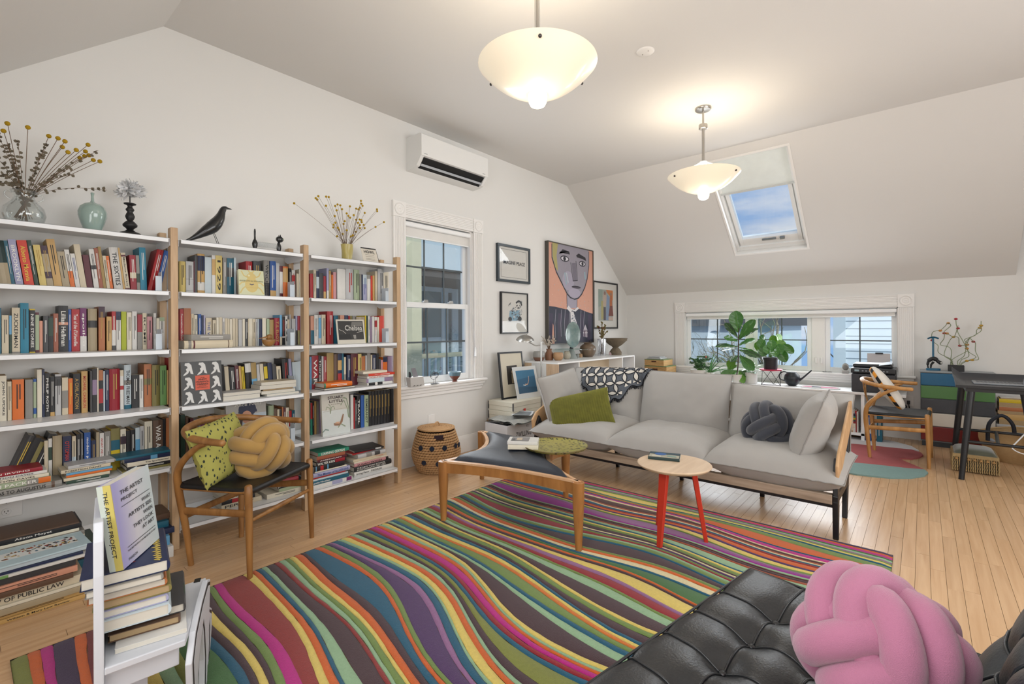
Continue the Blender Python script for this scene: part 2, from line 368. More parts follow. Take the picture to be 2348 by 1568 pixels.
# ---- windows: casing with reeded boards and corner blocks
def casing(name, base, A, N, a0, a1, z0, z1, cw, tail=.11):
    """base: point at a=0 on the wall, A: along, N: into the room; a0..a1, z0..z1 = opening"""
    root = structure(name); base = Vector(base); A = Vector(A); N = Vector(N); Zv = Vector((0, 0, 1))
    def p(a, d, z): return base + A * a + N * d + Zv * z
    def bx(mb, a_0, a_1, d0, d1, z_0, z_1): mb.hexa([p(a_0, d0, z_0), p(a_1, d0, z_0), p(a_1, d1, z_0), p(a_0, d1, z_0), p(a_0, d0, z_1), p(a_1, d0, z_1), p(a_1, d1, z_1), p(a_0, d1, z_1)])
    nre = 7
    for aa in (a0 - cw, a1):                                        # side boards
        mb = MB(); bx(mb, aa, aa + cw, 0, .016, z0, z1)
        for k in range(nre):
            t = aa + cw * (k + 1) / (nre + 1); bx(mb, t - .004, t + .004, .016, .021, z0, z1 - .01)
        bx(mb, aa, aa + .012, .016, .023, z0, z1); bx(mb, aa + cw - .012, aa + cw, .016, .023, z0, z1)
        mb.build('window_casing', trimm, root, bevel=.002)
    mb = MB(); bx(mb, a0, a1, 0, .016, z1, z1 + cw)                 # head board
    for k in range(nre):
        t = z1 + cw * (k + 1) / (nre + 1); bx(mb, a0, a1, .016, .021, t - .004, t + .004)
    bx(mb, a0, a1, .016, .023, z1, z1 + .012); bx(mb, a0, a1, .016, .023, z1 + cw - .012, z1 + cw)
    mb.build('window_casing', trimm, root, bevel=.002)
    for aa in (a0 - cw, a1):                                        # corner blocks with turned rosettes
        mb = MB(); bx(mb, aa - .004, aa + cw + .004, 0, .028, z1 - .004, z1 + cw + .004)
        c = p(aa + cw / 2, .028, z1 + cw / 2)
        mb.T = Matrix.Translation(c) @ Matrix([list(A) + [0], list(Zv) + [0], list(N) + [0], [0, 0, 0, 1]]).transposed()
        R = cw * .42
        mb.lathe([(R, 0), (R, .006), (R * .88, .009), (R * .76, .003), (R * .6, .002), (R * .48, .007), (R * .36, .003), (R * .2, .002), (R * .12, .006), (.001, .007)], 28, cap=False)
        mb.T = None; mb.build('corner_block', trimm, root, smooth=50)
    mb = MB()                                                       # stool and apron
    bx(mb, a0 - tail - cw + .09, a1 + tail + cw - .09, -.0, .072, z0 - .028, z0); mb.build('window_sill', trimm, root, bevel=.01, seg=3)
    mb = MB(); bx(mb, a0 - cw, a1 + cw, 0, .05, z0 - .055, z0 - .028); bx(mb, a0 - cw + .01, a1 + cw - .01, 0, .03, z0 - .085, z0 - .055)
    bx(mb, a0 - cw + .02, a1 + cw - .02, 0, .018, z0 - .118, z0 - .085); mb.build('window_apron', trimm, root, bevel=.006, seg=3)
    mb = MB(); D = .15                                              # reveal
    bx(mb, a0 - .01, a0 + .012, -D, 0, z0, z1); bx(mb, a1 - .012, a1 + .01, -D, 0, z0, z1)
    bx(mb, a0, a1, -D, 0, z1 - .01, z1 + .01); bx(mb, a0, a1, -D, 0, z0 - .02, z0)
    mb.build('window_jamb', trimm, root)
    return root, p, bx
sashm = mat('sash_white', '#e8eaea', .35, var=.01); muntm = mat('muntin_dark', '#4d5558', .5); gl = glass('window_glass')
# side window: double-hung, dark muntins behind the glass
r1, p1, bx1 = casing('window_1', (0, Y1, 0), (1, 0, 0), (0, -1, 0), WA[0], WA[1], WA[2], WA[3], .128)
a0, a1 = WA[0] + .012, WA[1] - .012; zm = 1.478
def sash(root, bx, name, a0, a1, z0, z1, d, st, rt, rb, cols, rows, mw=.012):
    mb = MB(); bx(mb, a0, a0 + st, d - .035, d, z0, z1); bx(mb, a1 - st, a1, d - .035, d, z0, z1)
    bx(mb, a0 + st, a1 - st, d - .035, d, z1 - rt, z1); bx(mb, a0 + st, a1 - st, d - .035, d, z0, z0 + rb)
    s_ = mb.build(name, sashm, root, bevel=.003)
    g = MB(); bx(g, a0 + st - .004, a1 - st + .004, d - .024, d - .020, z0 + rb - .004, z1 - rt + .004); g.build('pane', gl, s_)
    A0, A1, Z0, Z1 = a0 + st, a1 - st, z0 + rb, z1 - rt
    for k in range(1, cols):
        t = A0 + (A1 - A0) * k / cols; q = MB(); bx(q, t - mw / 2, t + mw / 2, d - .019, d - .013, Z0, Z1); q.build('muntin', muntm, s_)
    for k in range(1, rows):
        t = Z0 + (Z1 - Z0) * k / rows; q = MB(); bx(q, A0, A1, d - .019, d - .012, t - mw / 2, t + mw / 2); q.build('muntin', muntm, s_)
    return s_
sash(r1, bx1, 'window_sash', a0, a1, zm - .03, WA[3] - .02, -.085, .05, .045, .035, 3, 2, .016)
sash(r1, bx1, 'window_sash', a0, a1, WA[2], zm + .02, -.045, .05, .05, .06, 3, 2, .016)
mb = MB(); bx1(mb, a0, a0 + .018, -.045, -.01, WA[2], WA[3]); bx1(mb, a1 - .018, a1, -.045, -.01, WA[2], WA[3]); mb.build('stop_bead', trimm, r1)
for t in (.3, .68):
    mb = MB(); c = a0 + (a1 - a0) * t; bx1(mb, c - .03, c + .03, -.045, -.02, zm + .02, zm + .034); bx1(mb, c - .01, c + .035, -.045, -.03, zm + .034, zm + .046)
    mb.build('sash_lock', mat('nickel', '#b9b9b6', .3, 1), r1, bevel=.003)
blindm = mat('blind_fabric', '#d9d7d3', .8)
def roller(label, p, bx, a0, a1, z, drop, d0):
    t = thing('roller_blind', label, 'blind', tuple(p((a0 + a1) / 2, 0, z)))
    inv = Matrix.Translation(-Vector(t.location))
    mb = MB(); mb.T = inv; bx(mb, a0, a1, d0, d0 + .045, z - .055, z - .008); mb.build('headrail', whitem, t, bevel=.012, seg=3)
    mb = MB(); mb.T = inv; bx(mb, a0 + .012, a1 - .012, d0 + .012, d0 + .014, z - drop, z - .05); mb.build('shade', blindm, t)
    mb = MB(); mb.T = inv; bx(mb, a0 + .012, a1 - .012, d0 + .006, d0 + .02, z - drop - .012, z - drop); mb.build('bottom_bar', whitem, t, bevel=.003)
    return t, inv
t, inv = roller('slim white roller blind rolled up at the top of the tall side window', p1, bx1, WA[0] + .014, WA[1] - .014, WA[3] - .012, .135, -.05)
mb = MB(); mb.T = inv
c0 = WA[1] - .03
mb.tube([p1(c0, .0, WA[3] - .06), p1(c0 + .004, .004, 1.8), p1(c0 + .010, .01, 1.3), p1(c0 + .03, .03, 1.06)], .0016, 6)
mb.tube([p1(c0 + .006, .006, WA[3] - .06), p1(c0 + .014, .006, 1.7), p1(c0 + .024, .012, 1.3), p1(c0 + .034, .03, 1.06)], .0016, 6)
mb.build('cord', whitem, t)
mb = MB(); mb.T = inv; mb.lathe([(.006, 0), (.013, .004), (.014, .03), (.008, .09), (.004, .1)], 12, p1(c0 + .034, .03, .96)); mb.build('cord_tensioner', whitem, t, smooth=50)
# far window: three panes in a row
r2, p2, bx2 = casing('window_2', (X1, 0, 0), (0, 1, 0), (-1, 0, 0), WB[0], WB[1], WB[2], WB[3], .135)
for (a, c) in ((.217, .905), (1.045, 1.715), (1.765, 2.60)):
    sash(r2, bx2, 'window_sash', a, c, WB[2], WB[3] - .01, -.06, .05, .05, .055, 2, 2, .014)
mb = MB(); bx2(mb, .905, 1.045, -.1, -.045, WB[2], WB[3]); bx2(mb, 1.715, 1.765, -.1, -.05, WB[2], WB[3]); mb.build('mullion', trimm, r2, bevel=.004)
for a in (.94, 1.0):
    mb = MB(); bx2(mb, a - .012, a + .012, -.045, -.03, .80, .87); mb.build('sash_lock', trimm, r2, bevel=.004)
for a in (.55, 1.38, 2.2):
    mb = MB(); bx2(mb, a - .05, a + .05, -.06, -.045, .705, .72); bx2(mb, a - .01, a + .06, -.045, -.03, .712, .728); mb.build('window_crank', trimm, r2, bevel=.004)
roller('wide white roller blind rolled up over the low far window', p2, bx2, WB[0] + .014, WB[1] - .014, WB[3] - .01, .085, -.03)
# skylight in the slope
r3 = structure('window_3')
def sk(mb, y0, y1, s0, s1, d0, d1): mb.hexa([slope(y0, s0, d0), slope(y1, s0, d0), slope(y1, s1, d0), slope(y0, s1, d0), slope(y0, s0, d1), slope(y1, s0, d1), slope(y1, s1, d1), slope(y0, s1, d1)])
y0_, y1_, s0_, s1_ = SK
mb = MB(); e = .022
sk(mb, y0_ - e, y1_ + e, s0_ - e, s0_, -.006, .0); sk(mb, y0_ - e, y1_ + e, s1_, s1_ + e, -.006, .0)
sk(mb, y0_ - e, y0_, s0_, s1_, -.006, 0); sk(mb, y1_, y1_ + e, s0_, s1_, -.006, 0); mb.build('skylight_trim', trimm, r3, bevel=.002)
mb = MB(); sk(mb, y0_ - .01, y0_, s0_, s1_, 0, .16); sk(mb, y1_, y1_ + .01, s0_, s1_, 0, .16); sk(mb, y0_, y1_, s0_ - .01, s0_, 0, .16); sk(mb, y0_, y1_, s1_, s1_ + .01, 0, .16)
mb.build('skylight_shaft', wallm, r3)
greym = mat('skylight_frame_grey', '#c6cac9', .4, var=.02)
def ring(name, m, e0, e1, d0, d1, bot=0):
    mb = MB(); sk(mb, y0_ + e0, y0_ + e1, s0_ + e0, s1_ - e0, d0, d1); sk(mb, y1_ - e1, y1_ - e0, s0_ + e0, s1_ - e0, d0, d1)
    sk(mb, y0_ + e1, y1_ - e1, s0_ + e0, s0_ + e1, d0, d1); sk(mb, y0_ + e1, y1_ - e1, s1_ - e1 - bot, s1_ - e0, d0, d1); mb.build(name, m, r3, bevel=.003)
ring('skylight_frame', sashm, 0, .03, .06, .13, .03); ring('skylight_frame', greym, .03, .045, .09, .14, .06); ring('skylight_sash', sashm, .045, .085, .08, .15, .08)
mb = MB(); sk(mb, y0_ + .08, y1_ - .08, s0_ + .08, s1_ - .16, .12, .124); mb.build('pane', gl, r3)
mb = MB(); sk(mb, y0_ + .31, y0_ + .46, s1_ - .150, s1_ - .130, .055, .075); sk(mb, y0_ + .22, y0_ + .27, s1_ - .155, s1_ - .125, .05, .08); mb.build('crank_handle', mat('dark_nickel', '#8a8d8c', .35, 1), r3, bevel=.003)
t = thing('skylight_blind', 'pale cloth blind drawn over the upper half of the skylight', 'blind', tuple(slope(1.38, .5, .07)))
mb = MB(); mb.T = Matrix.Translation(-Vector(t.location)); sk(mb, y0_ + .012, y1_ - .012, s0_ + .015, .60, .062, .066); mb.build('shade', mat('skylight_cloth', '#dfe6e4', .8), t)
mb = MB(); mb.T = Matrix.Translation(-Vector(t.location)); sk(mb, y0_ + .01, y1_ - .01, .60, .63, .055, .08); mb.build('bottom_bar', greym, t, bevel=.004)
mb = MB(); mb.T = Matrix.Translation(-Vector(t.location)); sk(mb, y0_ + .008, y1_ - .008, s0_ + .002, s0_ + .04, .045, .09); mb.build('headrail', whitem, t, bevel=.006)

# outside
snow = mat('snowy_ground', '#c9cdd0', .9, var=.1, nscale=1.5)
b = MB(); b.quad((-30, -40, -3), (60, -40, -3), (60, 60, -3), (-30, 60, -3)); g = b.build('ground', snow, kind='structure')
clapg = mat('grey_clapboard', '#67757b', .7, var=.06, nscale=3); clapw = mat('white_clapboard', '#ccd6dc', .7, var=.04, nscale=3)
outw = mat('outdoor_white', '#c3cfd4', .7, var=.05, nscale=4); darkm = mat('dark_soffit', '#4a4a4a', .8, var=.2, nscale=6); ochm = mat('unpainted_post', '#cfc8a8', .7, var=.1)
# grey house with porch beyond the side window
H = thing('neighbouring_house', 'grey clapboard house with white trim and porch beyond the side window', 'house', (5.2, 8.6, -3))
def hb(name, m, *bxs, **k):
    mb = MB(); mb.T = Matrix.Translation((-5.2, -8.6, 3))
    for q in bxs: mb.box(*q)
    return mb.build(name, m, H, **k)
yh = 8.6
hb('house_wall', clapg, (3.2, 16, yh, yh + 4, -3, 3.6))
nclap = 0
z = -.4
while z < 3.4:
    mb = MB(); mb.T = Matrix.Translation((-5.2, -8.6, 3)); mb.hexa([(3.2, yh - .025, z), (16, yh - .025, z), (16, yh, z), (3.2, yh, z), (3.2, yh - .006, z + .12), (16, yh - .006, z + .12), (16, yh, z + .12), (3.2, yh, z + .12)])
    mb.build('clapboard', clapg, H); z += .12
hb('fascia', outw, (2.5, 16, yh - 1.9, yh - 1.8, 2.35, 3.15), (2.5, 16, yh - 1.95, yh - 1.8, 3.15, 3.3)); hb('porch_roof', darkm, (2.5, 16, yh - 2.3, yh, 3.3, 3.42), (2.5, 16, yh - 1.8, yh, 2.2, 2.3), (2.5, 16, yh - 2.4, yh - 1.9, 3.42, 3.6))
hb('porch_beam', ochm, (5.0, 5.2, yh - 2.1, yh - 1.95, -3, 3.3)); hb('corner_board', outw, (7.75, 7.95, yh - .06, yh, -1, 2.3))
wf = hb('window_frame', outw, (6.2, 6.4, yh - .09, yh, -.2, 2.1), (7.4, 7.6, yh - .09, yh, -.2, 2.1), (6.1, 7.7, yh - .12, yh, 2.1, 2.35), (6.4, 7.4, yh - .07, yh, .95, 1.05))
mb = MB(); mb.T = Matrix.Translation((-5.2, -8.6, 3)); mb.box(6.4, 7.4, yh - .05, yh - .04, -.2, 2.1); mb.build('pane', mat('dark_window', '#6f8588', .15), wf)
mb = MB(); mb.T = Matrix.Translation((-5.2, -8.6, 3)); mb.box(6.88, 6.93, yh - .06, yh - .03, -.2, 2.1); mb.build('muntin', darkm, wf)
hb('porch_deck', outw, (2.5, 16, yh - 1.9, yh, -.32, -.2))
hb('railing_rail', ochm, (4.6, 12, yh - 1.9, yh - 1.84, .72, .80), (4.6, 12, yh - 1.9, yh - 1.84, -.12, -.06))
x = 4.65
while x < 10.5:
    hb('baluster', outw, (x, x + .045, yh - 1.89, yh - 1.85, -.06, .72)); x += .145
hb('stair_rail', ochm, (5.35, 5.5, yh - 1.4, yh - 1.3, -.2, .9)); hb('chimney_block', outw, (8.4, 8.9, yh - 1.2, yh - .7, -.2, .1))
# white clapboard house beyond the far window (right pane)
H2 = thing('white_house', 'white clapboard house filling the right pane of the low far window', 'house', (10.2, 0, -3))
def h2(name, m, *bxs):
    mb = MB(); mb.T = Matrix.Translation((-10.2, 0, 3))
    for q in bxs: mb.box(*q)
    return mb.build(name, m, H2)
h2('house_wall', clapw, (10.2, 14, -6, 1.12, -3, 5)); h2('corner_board', outw, (10.14, 10.2, 1.02, 1.20, -3, 5))
z = -.6
while z < 3.2:
    mb = MB(); mb.T = Matrix.Translation((-10.2, 0, 3)); mb.hexa([(10.165, -6, z), (10.2, -6, z), (10.2, 1.02, z), (10.165, 1.02, z), (10.19, -6, z + .13), (10.2, -6, z + .13), (10.2, 1.02, z + .13), (10.19, 1.02, z + .13)])
    mb.build('clapboard', clapw, H2); z += .13
# bare trees beyond the far window
barkm = mat('bare_bark', '#a89c7c', .9, var=.25, nscale=20); barkd = mat('bare_bark_dark', '#8f8873', .9, var=.25, nscale=20)
def tree(label, x, y, h, seed, m, r0=.16, lean=0):
    rn = random.Random(seed); t = thing('bare_tree', label, 'tree', (x, y, -3), group=None)
    tr = MB(); br = MB()
    def grow(mb, p, d, L, r, lev):
        pts = [p]; n = 4
        for i in range(n):
            d = (d + Vector((rn.uniform(-1, 1), rn.uniform(-1, 1), rn.uniform(-.4, .6))) * .22).normalized(); p = p + d * L / n; pts.append(p)
        mb.tube(pts, [r * (1 - .5 * i / n) for i in range(n + 1)], 5 if lev else 8, caps=False)
        if lev < 4:
            for k in range(rn.choice([3, 4, 4])):
                q = pts[rn.choice([1, 2, 3, 4])]; dd = (d + Vector((rn.uniform(-1, 1), rn.uniform(-1, 1), rn.uniform(-.5, .8))) * 1.0).normalized()
                grow(br, q, dd, L * rn.uniform(.5, .72), r * .45, lev + 1)
    grow(tr, Vector((0, 0, 0)), Vector((0, lean, 1)), h * .55, r0, 0)
    tr.build('trunk', m, t, smooth=60); br.build('branches', m, t, smooth=60)
tree('bare pale-barked tree behind the fiddle leaf fig, left pane of far window', 12.4, 4.9, 4.4, 4, barkm, .11)
tree('slender bare tree at the left edge of the far window', 11.2, 5.0, 4.2, 9, barkd, .08)
tree('thick-trunked bare tree in the middle pane of the far window', 11.6, 2.3, 4.8, 12, barkd, .2, .12)
tree('twiggy bare tree low in the middle pane of the far window', 13.6, 3.2, 4.2, 21, barkm, .1, -.2)
tree('distant bare tree between the left and middle panes', 16.5, 4.9, 5.0, 30, barkm, .12)
H3 = thing('far_house', 'pale house seen faintly through the bare trees', 'house', (24, 7.5, -3))
mb = MB(); mb.box(-3, 3, -3, 4.2, 0, 4.4); mb.build('house_wall', outw, H3); mb = MB(); mb.prism([(-3.3, 4.3), (3.3, 4.3), (0, 6.0)], -3.3, 4.5, lambda a, b_, h: (a, h, b_)); mb.build('roof', darkm, H3)
# rug with carved wavy stripes
PAL = {'O': '#c95d1c', 'M': '#b3137c', 'N': '#3a2545', 'D': '#6e1f22', 'V': '#8f628c', 'Y': '#d8c063', 'S': '#8fb08a', 'L': '#7c8137',
       'G': '#3f6a38', 'T': '#0f5570', 'P': '#42292f', 'R': '#8a2a26', 'g': '#6f8744', 'U': '#4a2c5c', 'C': '#d9cba0', 'K': '#8e1c26', 'B': '#4a2620', 'F': '#8e1d86', 'A': '#9a4a2c', 'o': '#cf7430'}
rug_seq = ("L:.05 O:.028 M:.03 N:.05:.02@2.1 O:.03 D:.036 V:.032 O:.046 Y:.05 S:.036 L:.03 G:.03:.10@1.9 T:.028 P:.03 Y:.034 P:.026 g:.026 M:.036:.03@1.2 "
           "R:.05:.07@2.4 Y:.032 O:.028 T:.02 S:.024:.05@1.5 P:.03:.08@1.6 R:.02 S:.022 g:.024 Y:.02 O:.028 P:.02:.03@1.9 T:.024:.15@2.15 "
           "O:.024 g:.024 U:.02:.14@1.65 V:.016:.03@1.6 T:.026:.03@1.4 S:.016 Y:.026:.04@1.3 O:.026 S:.022 P:.022:.03@1.0 L:.022:.12@.95 T:.026 K:.022 M:.032 "
           "O:.02 S:.018 Y:.024 P:.016:.16@1.3 S:.02:.04@1.0 T:.026 g:.026:.08@1.5 o:.018 Y:.024 T:.022 P:.028:.03@.9 g:.028 Y:.018 P:.022:.12@1.1 S:.026:.06@1.2 g:.02 "
           "K:.026:.07@1.1 V:.016:.04@1.5 Y:.02:.11@.95 P:.022 O:.02 G:.026:.13@.75 T:.02 C:.024:.04@1.0 O:.03 g:.022 P:.02:.17@1.35 T:.02 g:.026 S:.016 K:.02:.10@2.0 "
           "g:.02 U:.016 C:.014 P:.016:.05@1.6 g:.026 Y:.02 T:.018 S:.018:.07@.8 A:.018 P:.022 B:.016 S:.014 F:.02:.14@2.1 V:.014:.12@1.3 g:.016 Y:.014:.05@.9 U:.02 O:.02:.04@.6 R:.014 "
           "T:.02:.06@2.3 C:.010 A:.02 B:.018:.10@1.6 C:.012 M:.022:.03@.7 T:.012 O:.014:.15@.72 g:.02:.04@.4 T:.010 Y:.014:.11@1.55 g:.018 V:.014 S:.016 G:.014:.04@2.3 M:.022 O:.01 N:.022:.02@1.2")
RX0, RX1, RY0, RY1 = .13, 3.31, .125, 2.615
st = []
for q in rug_seq.split():
    p = q.split(':'); bl = (0, 0)
    if len(p) == 3: bl = tuple(float(t_) for t_ in p[2].split('@'))
    st.append((p[0], float(p[1]), bl))
ns = len(st); NY = 64; rn = random.Random(5); ph = [(rn.uniform(0, 6.3), rn.uniform(1.6, 3.2)) for _ in st]
rb = MB(); cols = sorted(set(s_[0] for s_ in st)); rugm = []
for c in cols: rugm.append(mat('pile_' + c + ('_low' if c.islower() else ''), PAL[c], .95, var=.16, nscale=90, bump=.9, bscale=420, sheen=.15))
rugm.append(mat('rug_backing', '#3a3326', .95))
rows = []
for j in range(NY + 1):
    yy = RY0 + (RY1 - RY0) * j / NY
    ws = [w * (1 + .22 * math.sin(a + f * yy)) + .62 * bl[0] * math.exp(-((yy - bl[1]) / .42) ** 2) for (c, w, bl), (a, f) in zip(st, ph)]
    # keep the groups of stripes where they belong, so that the bulges do not push the far ones off
    tot = sum(ws); k = (RX1 - RX0) / tot; x = RX0; r_ = [x]
    for w in ws: x += w * k; r_.append(x)
    rows.append((yy, r_))
def rug_z(t): return .016 - .0055 * abs(2 * t - 1) ** 3
for i, (c, w, bl) in enumerate(st):
    rb.m = cols.index(c); vs_ = []; fs = []
    for j, (yy, r_) in enumerate(rows):
        for t_ in (0, .18, .5, .82, 1):
            edge = min(1, (min(yy - RY0, RY1 - yy)) / .02 + .0); e2 = 1
            if i == 0 and t_ < .3: e2 = .5
            wob = .0035 * mnoise.noise(Vector((i * 3.1, yy * 14, t_ > .5)))
            vs_.append((r_[i] + (r_[i + 1] - r_[i]) * t_ + (wob if 0 < i < ns - 1 else 0), yy, rug_z(t_) * (.55 + .45 * edge) * e2))
    for j in range(NY):
        for q in range(4): a = j * 5 + q; fs.append((a, a + 1, a + 6, a + 5))
    rb.add(vs_, fs)
rb.m = len(cols)
rb.quad((RX0, RY0, 0), (RX1, RY0, 0), (RX1, RY0, .009), (RX0, RY0, .009)); rb.quad((RX0, RY1, 0), (RX1, RY1, 0), (RX1, RY1, .009), (RX0, RY1, .009))
rb.quad((RX0, RY0, 0), (RX0, RY1, 0), (RX0, RY1, .009), (RX0, RY0, .009)); rb.quad((RX1, RY0, 0), (RX1, RY1, 0), (RX1, RY1, .009), (RX1, RY0, .009))
tag(rb.build('rug', rugm, smooth=50), 'large wool rug with wavy carved stripes in many colours on the wooden floor', 'rug')

# two pendant lamps
bowlm = mat('alabaster_glass', '#efe3cb', .35, var=.04, nscale=7, emit=.34, coat=.3)
bulbm = mat('lit_opal_glass', '#fff6df', .4, emit=1.25)
steel = mat('brushed_steel', '#b5b1ab', .3, 1, var=.05); darkst = mat('dark_screw', '#4d4a48', .35, .8)
def pendant(label, x, y, spin):
    t = thing('pendant_lamp', label, 'ceiling lamp', (x, y, ZC), spin, 'matching bowl pendant lamps')
    mb = MB(); mb.lathe([(.001, 0), (.066, 0), (.066, -.012), (.06, -.02), (.012, -.026), (.001, -.026)], 28, cap=False); mb.build('canopy', steel, t, smooth=40)
    mb = MB(); mb.tube([(0, 0, -.02), (0, 0, -.46)], .0085, 12); mb.build('rod', steel, t, smooth=60)
    mb = MB(); mb.lathe([(.001, -.14), (.034, -.14), (.036, -.145), (.036, -.175), (.03, -.18), (.001, -.18)], 24, cap=False); mb.build('collar', steel, t, smooth=40)
    mb = MB()
    for k in (-1, 1): mb.tube([(.014 * k, 0, -.18), (.014 * k, 0, -.47)], .0012, 5)
    mb.build('cable', steel, t)
    mb = MB(); mb.lathe([(.001, -.455), (.03, -.455), (.034, -.462), (.03, -.47), (.001, -.47)], 20, cap=False); mb.build('hub', whitem, t, smooth=40)
    for k in range(3):
        a = k * 2 * PI / 3; mb = MB(); mb.tube([(.026 * math.cos(a), .026 * math.sin(a), -.463), (.268 * math.cos(a), .268 * math.sin(a), -.60)], .0038, 8); mb.build('arm', whitem, t, smooth=60)
    zb = -.72; prof = []
    for k in range(15):
        q = k / 14; r = .02 + (.288 - .02) * q; prof.append((r, zb + .147 * (q ** 2.1)))
    inner = [(r - .004, z + .006) for r, z in prof[::-1]]
    mb = MB(); mb.lathe(prof + [(.291, zb + .150)] + inner, 56, cap=False); mb.build('glass_bowl', bowlm, t, smooth=70)
    mb = MB(); mb.lathe([(.046, zb + .03), (.0475, zb - .01), (.044, zb - .036), (.036, zb - .052), (.02, zb - .060), (.001, zb - .062)], 28, cap=False); mb.build('diffuser_cup', bulbm, t, smooth=70)
    for k in range(3):
        a = k * 2 * PI / 3; mb = MB(); mb.ball((.272 * math.cos(a), .272 * math.sin(a), zb + .125), .0085, 12, 8); mb.build('screw', darkst, t, smooth=70)
    l = light('pendant_light', 'POINT', (x, y, ZC - .50), 11, (1, .9, .76), .10); l2 = light('pendant_glow', 'POINT', (x, y, ZC - .84), 2.2, (1, .92, .8), .05)
pendant('larger-looking cream bowl pendant lamp nearest the camera', 1.868, 1.430, -.35)
pendant('smaller-looking cream bowl pendant lamp hanging in front of the skylight', 4.155, 1.410, 2.5)
t = thing('ceiling_cover', 'small round white cover plate with two screws on the flat ceiling', 'cover plate', (3.045, 1.413, ZC))
mb = MB(); mb.lathe([(.001, -.008), (.05, -.008), (.056, -.005), (.06, 0)], 32, cap=False); mb.build('plate', trimm, t, smooth=40)
for k in (-1, 1):
    mb = MB(); mb.ball((.008 * k, .024 * k, -.009), .0035, 8, 6); mb.build('screw', steel, t)

# wall-mounted air conditioner
AX0, AX1, AZ0, AZ1, AD = 2.655, 3.50, 2.672, 2.967, .215
t = thing('air_conditioner', 'white wall-mounted air conditioner with open dark louvre above the side window', 'air conditioner', (3.08, Y1, 2.67))
mb = MB(); inv = Matrix.Translation(-Vector(t.location)); mb.T = inv
prof = [(0, AZ0), (-.10, AZ0 + .004), (-.15, AZ0 + .02), (-AD + .02, AZ0 + .075), (-AD, AZ0 + .10), (-AD, AZ1 - .015), (-AD + .015, AZ1), (0, AZ1)]
for (xa, xb) in ((AX0, AX0 + .035), (AX1 - .035, AX1)): mb.prism(prof, xa, xb, lambda a, z, h: (h, Y1 + a, z))
mb.prism([(0, AZ0), (-.10, AZ0 + .004), (-.115, AZ0 + .01), (-.115, AZ0 + .06), (-.17, AZ0 + .10), (-AD + .02, AZ0 + .094), (-AD + .003, AZ0 + .10), (-AD + .003, AZ1 - .02), (-AD + .015, AZ1), (0, AZ1)], AX0 + .035, AX1 - .035, lambda a, z, h: (h, Y1 + a, z))
mb.build('housing', mat('appliance_white', '#e0e0de', .35, var=.01), t, smooth=30)
mb = MB(); mb.T = inv; mb.box(AX0 + .001, AX1 - .001, Y1 - AD - .006, Y1 - AD + .001, AZ0 + .096, AZ1 - .01); mb.build('front_panel', MATS['appliance_white'], t, bevel=.003)
mb = MB(); mb.T = inv; mb.quad((AX0 + .036, Y1 - .117, AZ0 + .013), (AX1 - .036, Y1 - .117, AZ0 + .013), (AX1 - .036, Y1 - AD + .018, AZ0 + .088), (AX0 + .036, Y1 - AD + .018, AZ0 + .088))
mb.build('outlet_opening', mat('black_interior', '#0c0c0d', .7), t)
for (da, dz, w_) in ((-.150, .030, .016),):
    mb = MB(); mb.T = inv; mb.hexa([(AX0 + .04, Y1 + da, AZ0 + dz), (AX1 - .04, Y1 + da, AZ0 + dz), (AX1 - .04, Y1 + da - w_, AZ0 + dz + .012), (AX0 + .04, Y1 + da - w_, AZ0 + dz + .012), (AX0 + .04, Y1 + da - .002, AZ0 + dz - .004), (AX1 - .04, Y1 + da - .002, AZ0 + dz - .004), (AX1 - .04, Y1 + da - w_ - .002, AZ0 + dz + .008), (AX0 + .04, Y1 + da - w_ - .002, AZ0 + dz + .008)])
    mb.build('louvre', mat('louvre_grey', '#b9bec4', .4), t)
for xx in (AX0 + .03, AX1 - .08):
    mb = MB(); mb.T = inv; mb.box(xx, xx + .035, Y1 - AD - .0072, Y1 - AD - .006, AZ0 + .113, AZ0 + .118); mb.build('badge', flat('#8d8f90'), t)

# shelving unit: posts and white shelves
FY, BY = 3.221, 3.449                        # front faces of the front and back posts
PXS = [.036, .812, 1.578, 2.345]; SHZ = [1.767, 1.468, 1.139, .811, .479]; SHB = .128
ashm = woodmat('ash_post', '#a88968', '#c7a985', .5, (10, 10, 1), 3, .04)
un = thing('shelving_unit', 'tall open shelving unit with white metal shelves on ash wood posts along the left wall', 'bookcase', (1.19, 3.35, 0))
inv = Matrix.Translation(-Vector(un.location))
for px in PXS:
    for yy, pt in ((FY, 1.832), (BY, 1.832)):
        mb = MB(); mb.T = inv; mb.box(px - .018, px + .018, yy, yy + .055, 0, pt); mb.build('post', ashm, un, bevel=.003)
shm = mat('shelf_white', '#e4e6e8', .32, var=.01)
for k in range(3):
    xa, xb = PXS[k] + .020, PXS[k + 1] - .020
    for z in SHZ + ([SHB] if k else []):
        mb = MB(); mb.T = inv
        # tray: top sheet, rounded front lip sticking out between the posts, rear upstand, side flanges
        fr = [(xa, FY + .012), (xa + .004, FY - .006), (xa + .014, FY - .012), (xb - .014, FY - .012), (xb - .004, FY - .006), (xb, FY + .012), (xb, 3.50), (xa, 3.50)]
        mb.prism(fr, z - .003, z)
        mb.box(xa + .010, xb - .010, FY - .012, FY - .008, z - .023, z)
        mb.box(xa, xb, 3.497, 3.50, z, z + .03)
        for q in (xa, xb - .002): mb.prism([(FY + .002, z), (FY + .002, z - .04), (FY + .05, z - .048), (3.46, z - .048), (3.50, z - .03), (3.50, z)], q, q + .002, lambda a, zz, h: (h, a, zz))
        mb.build('shelf', shm, un, bevel=.002)
bendm = mat('bookend_steel', '#c3ced8', .35, var=.02)
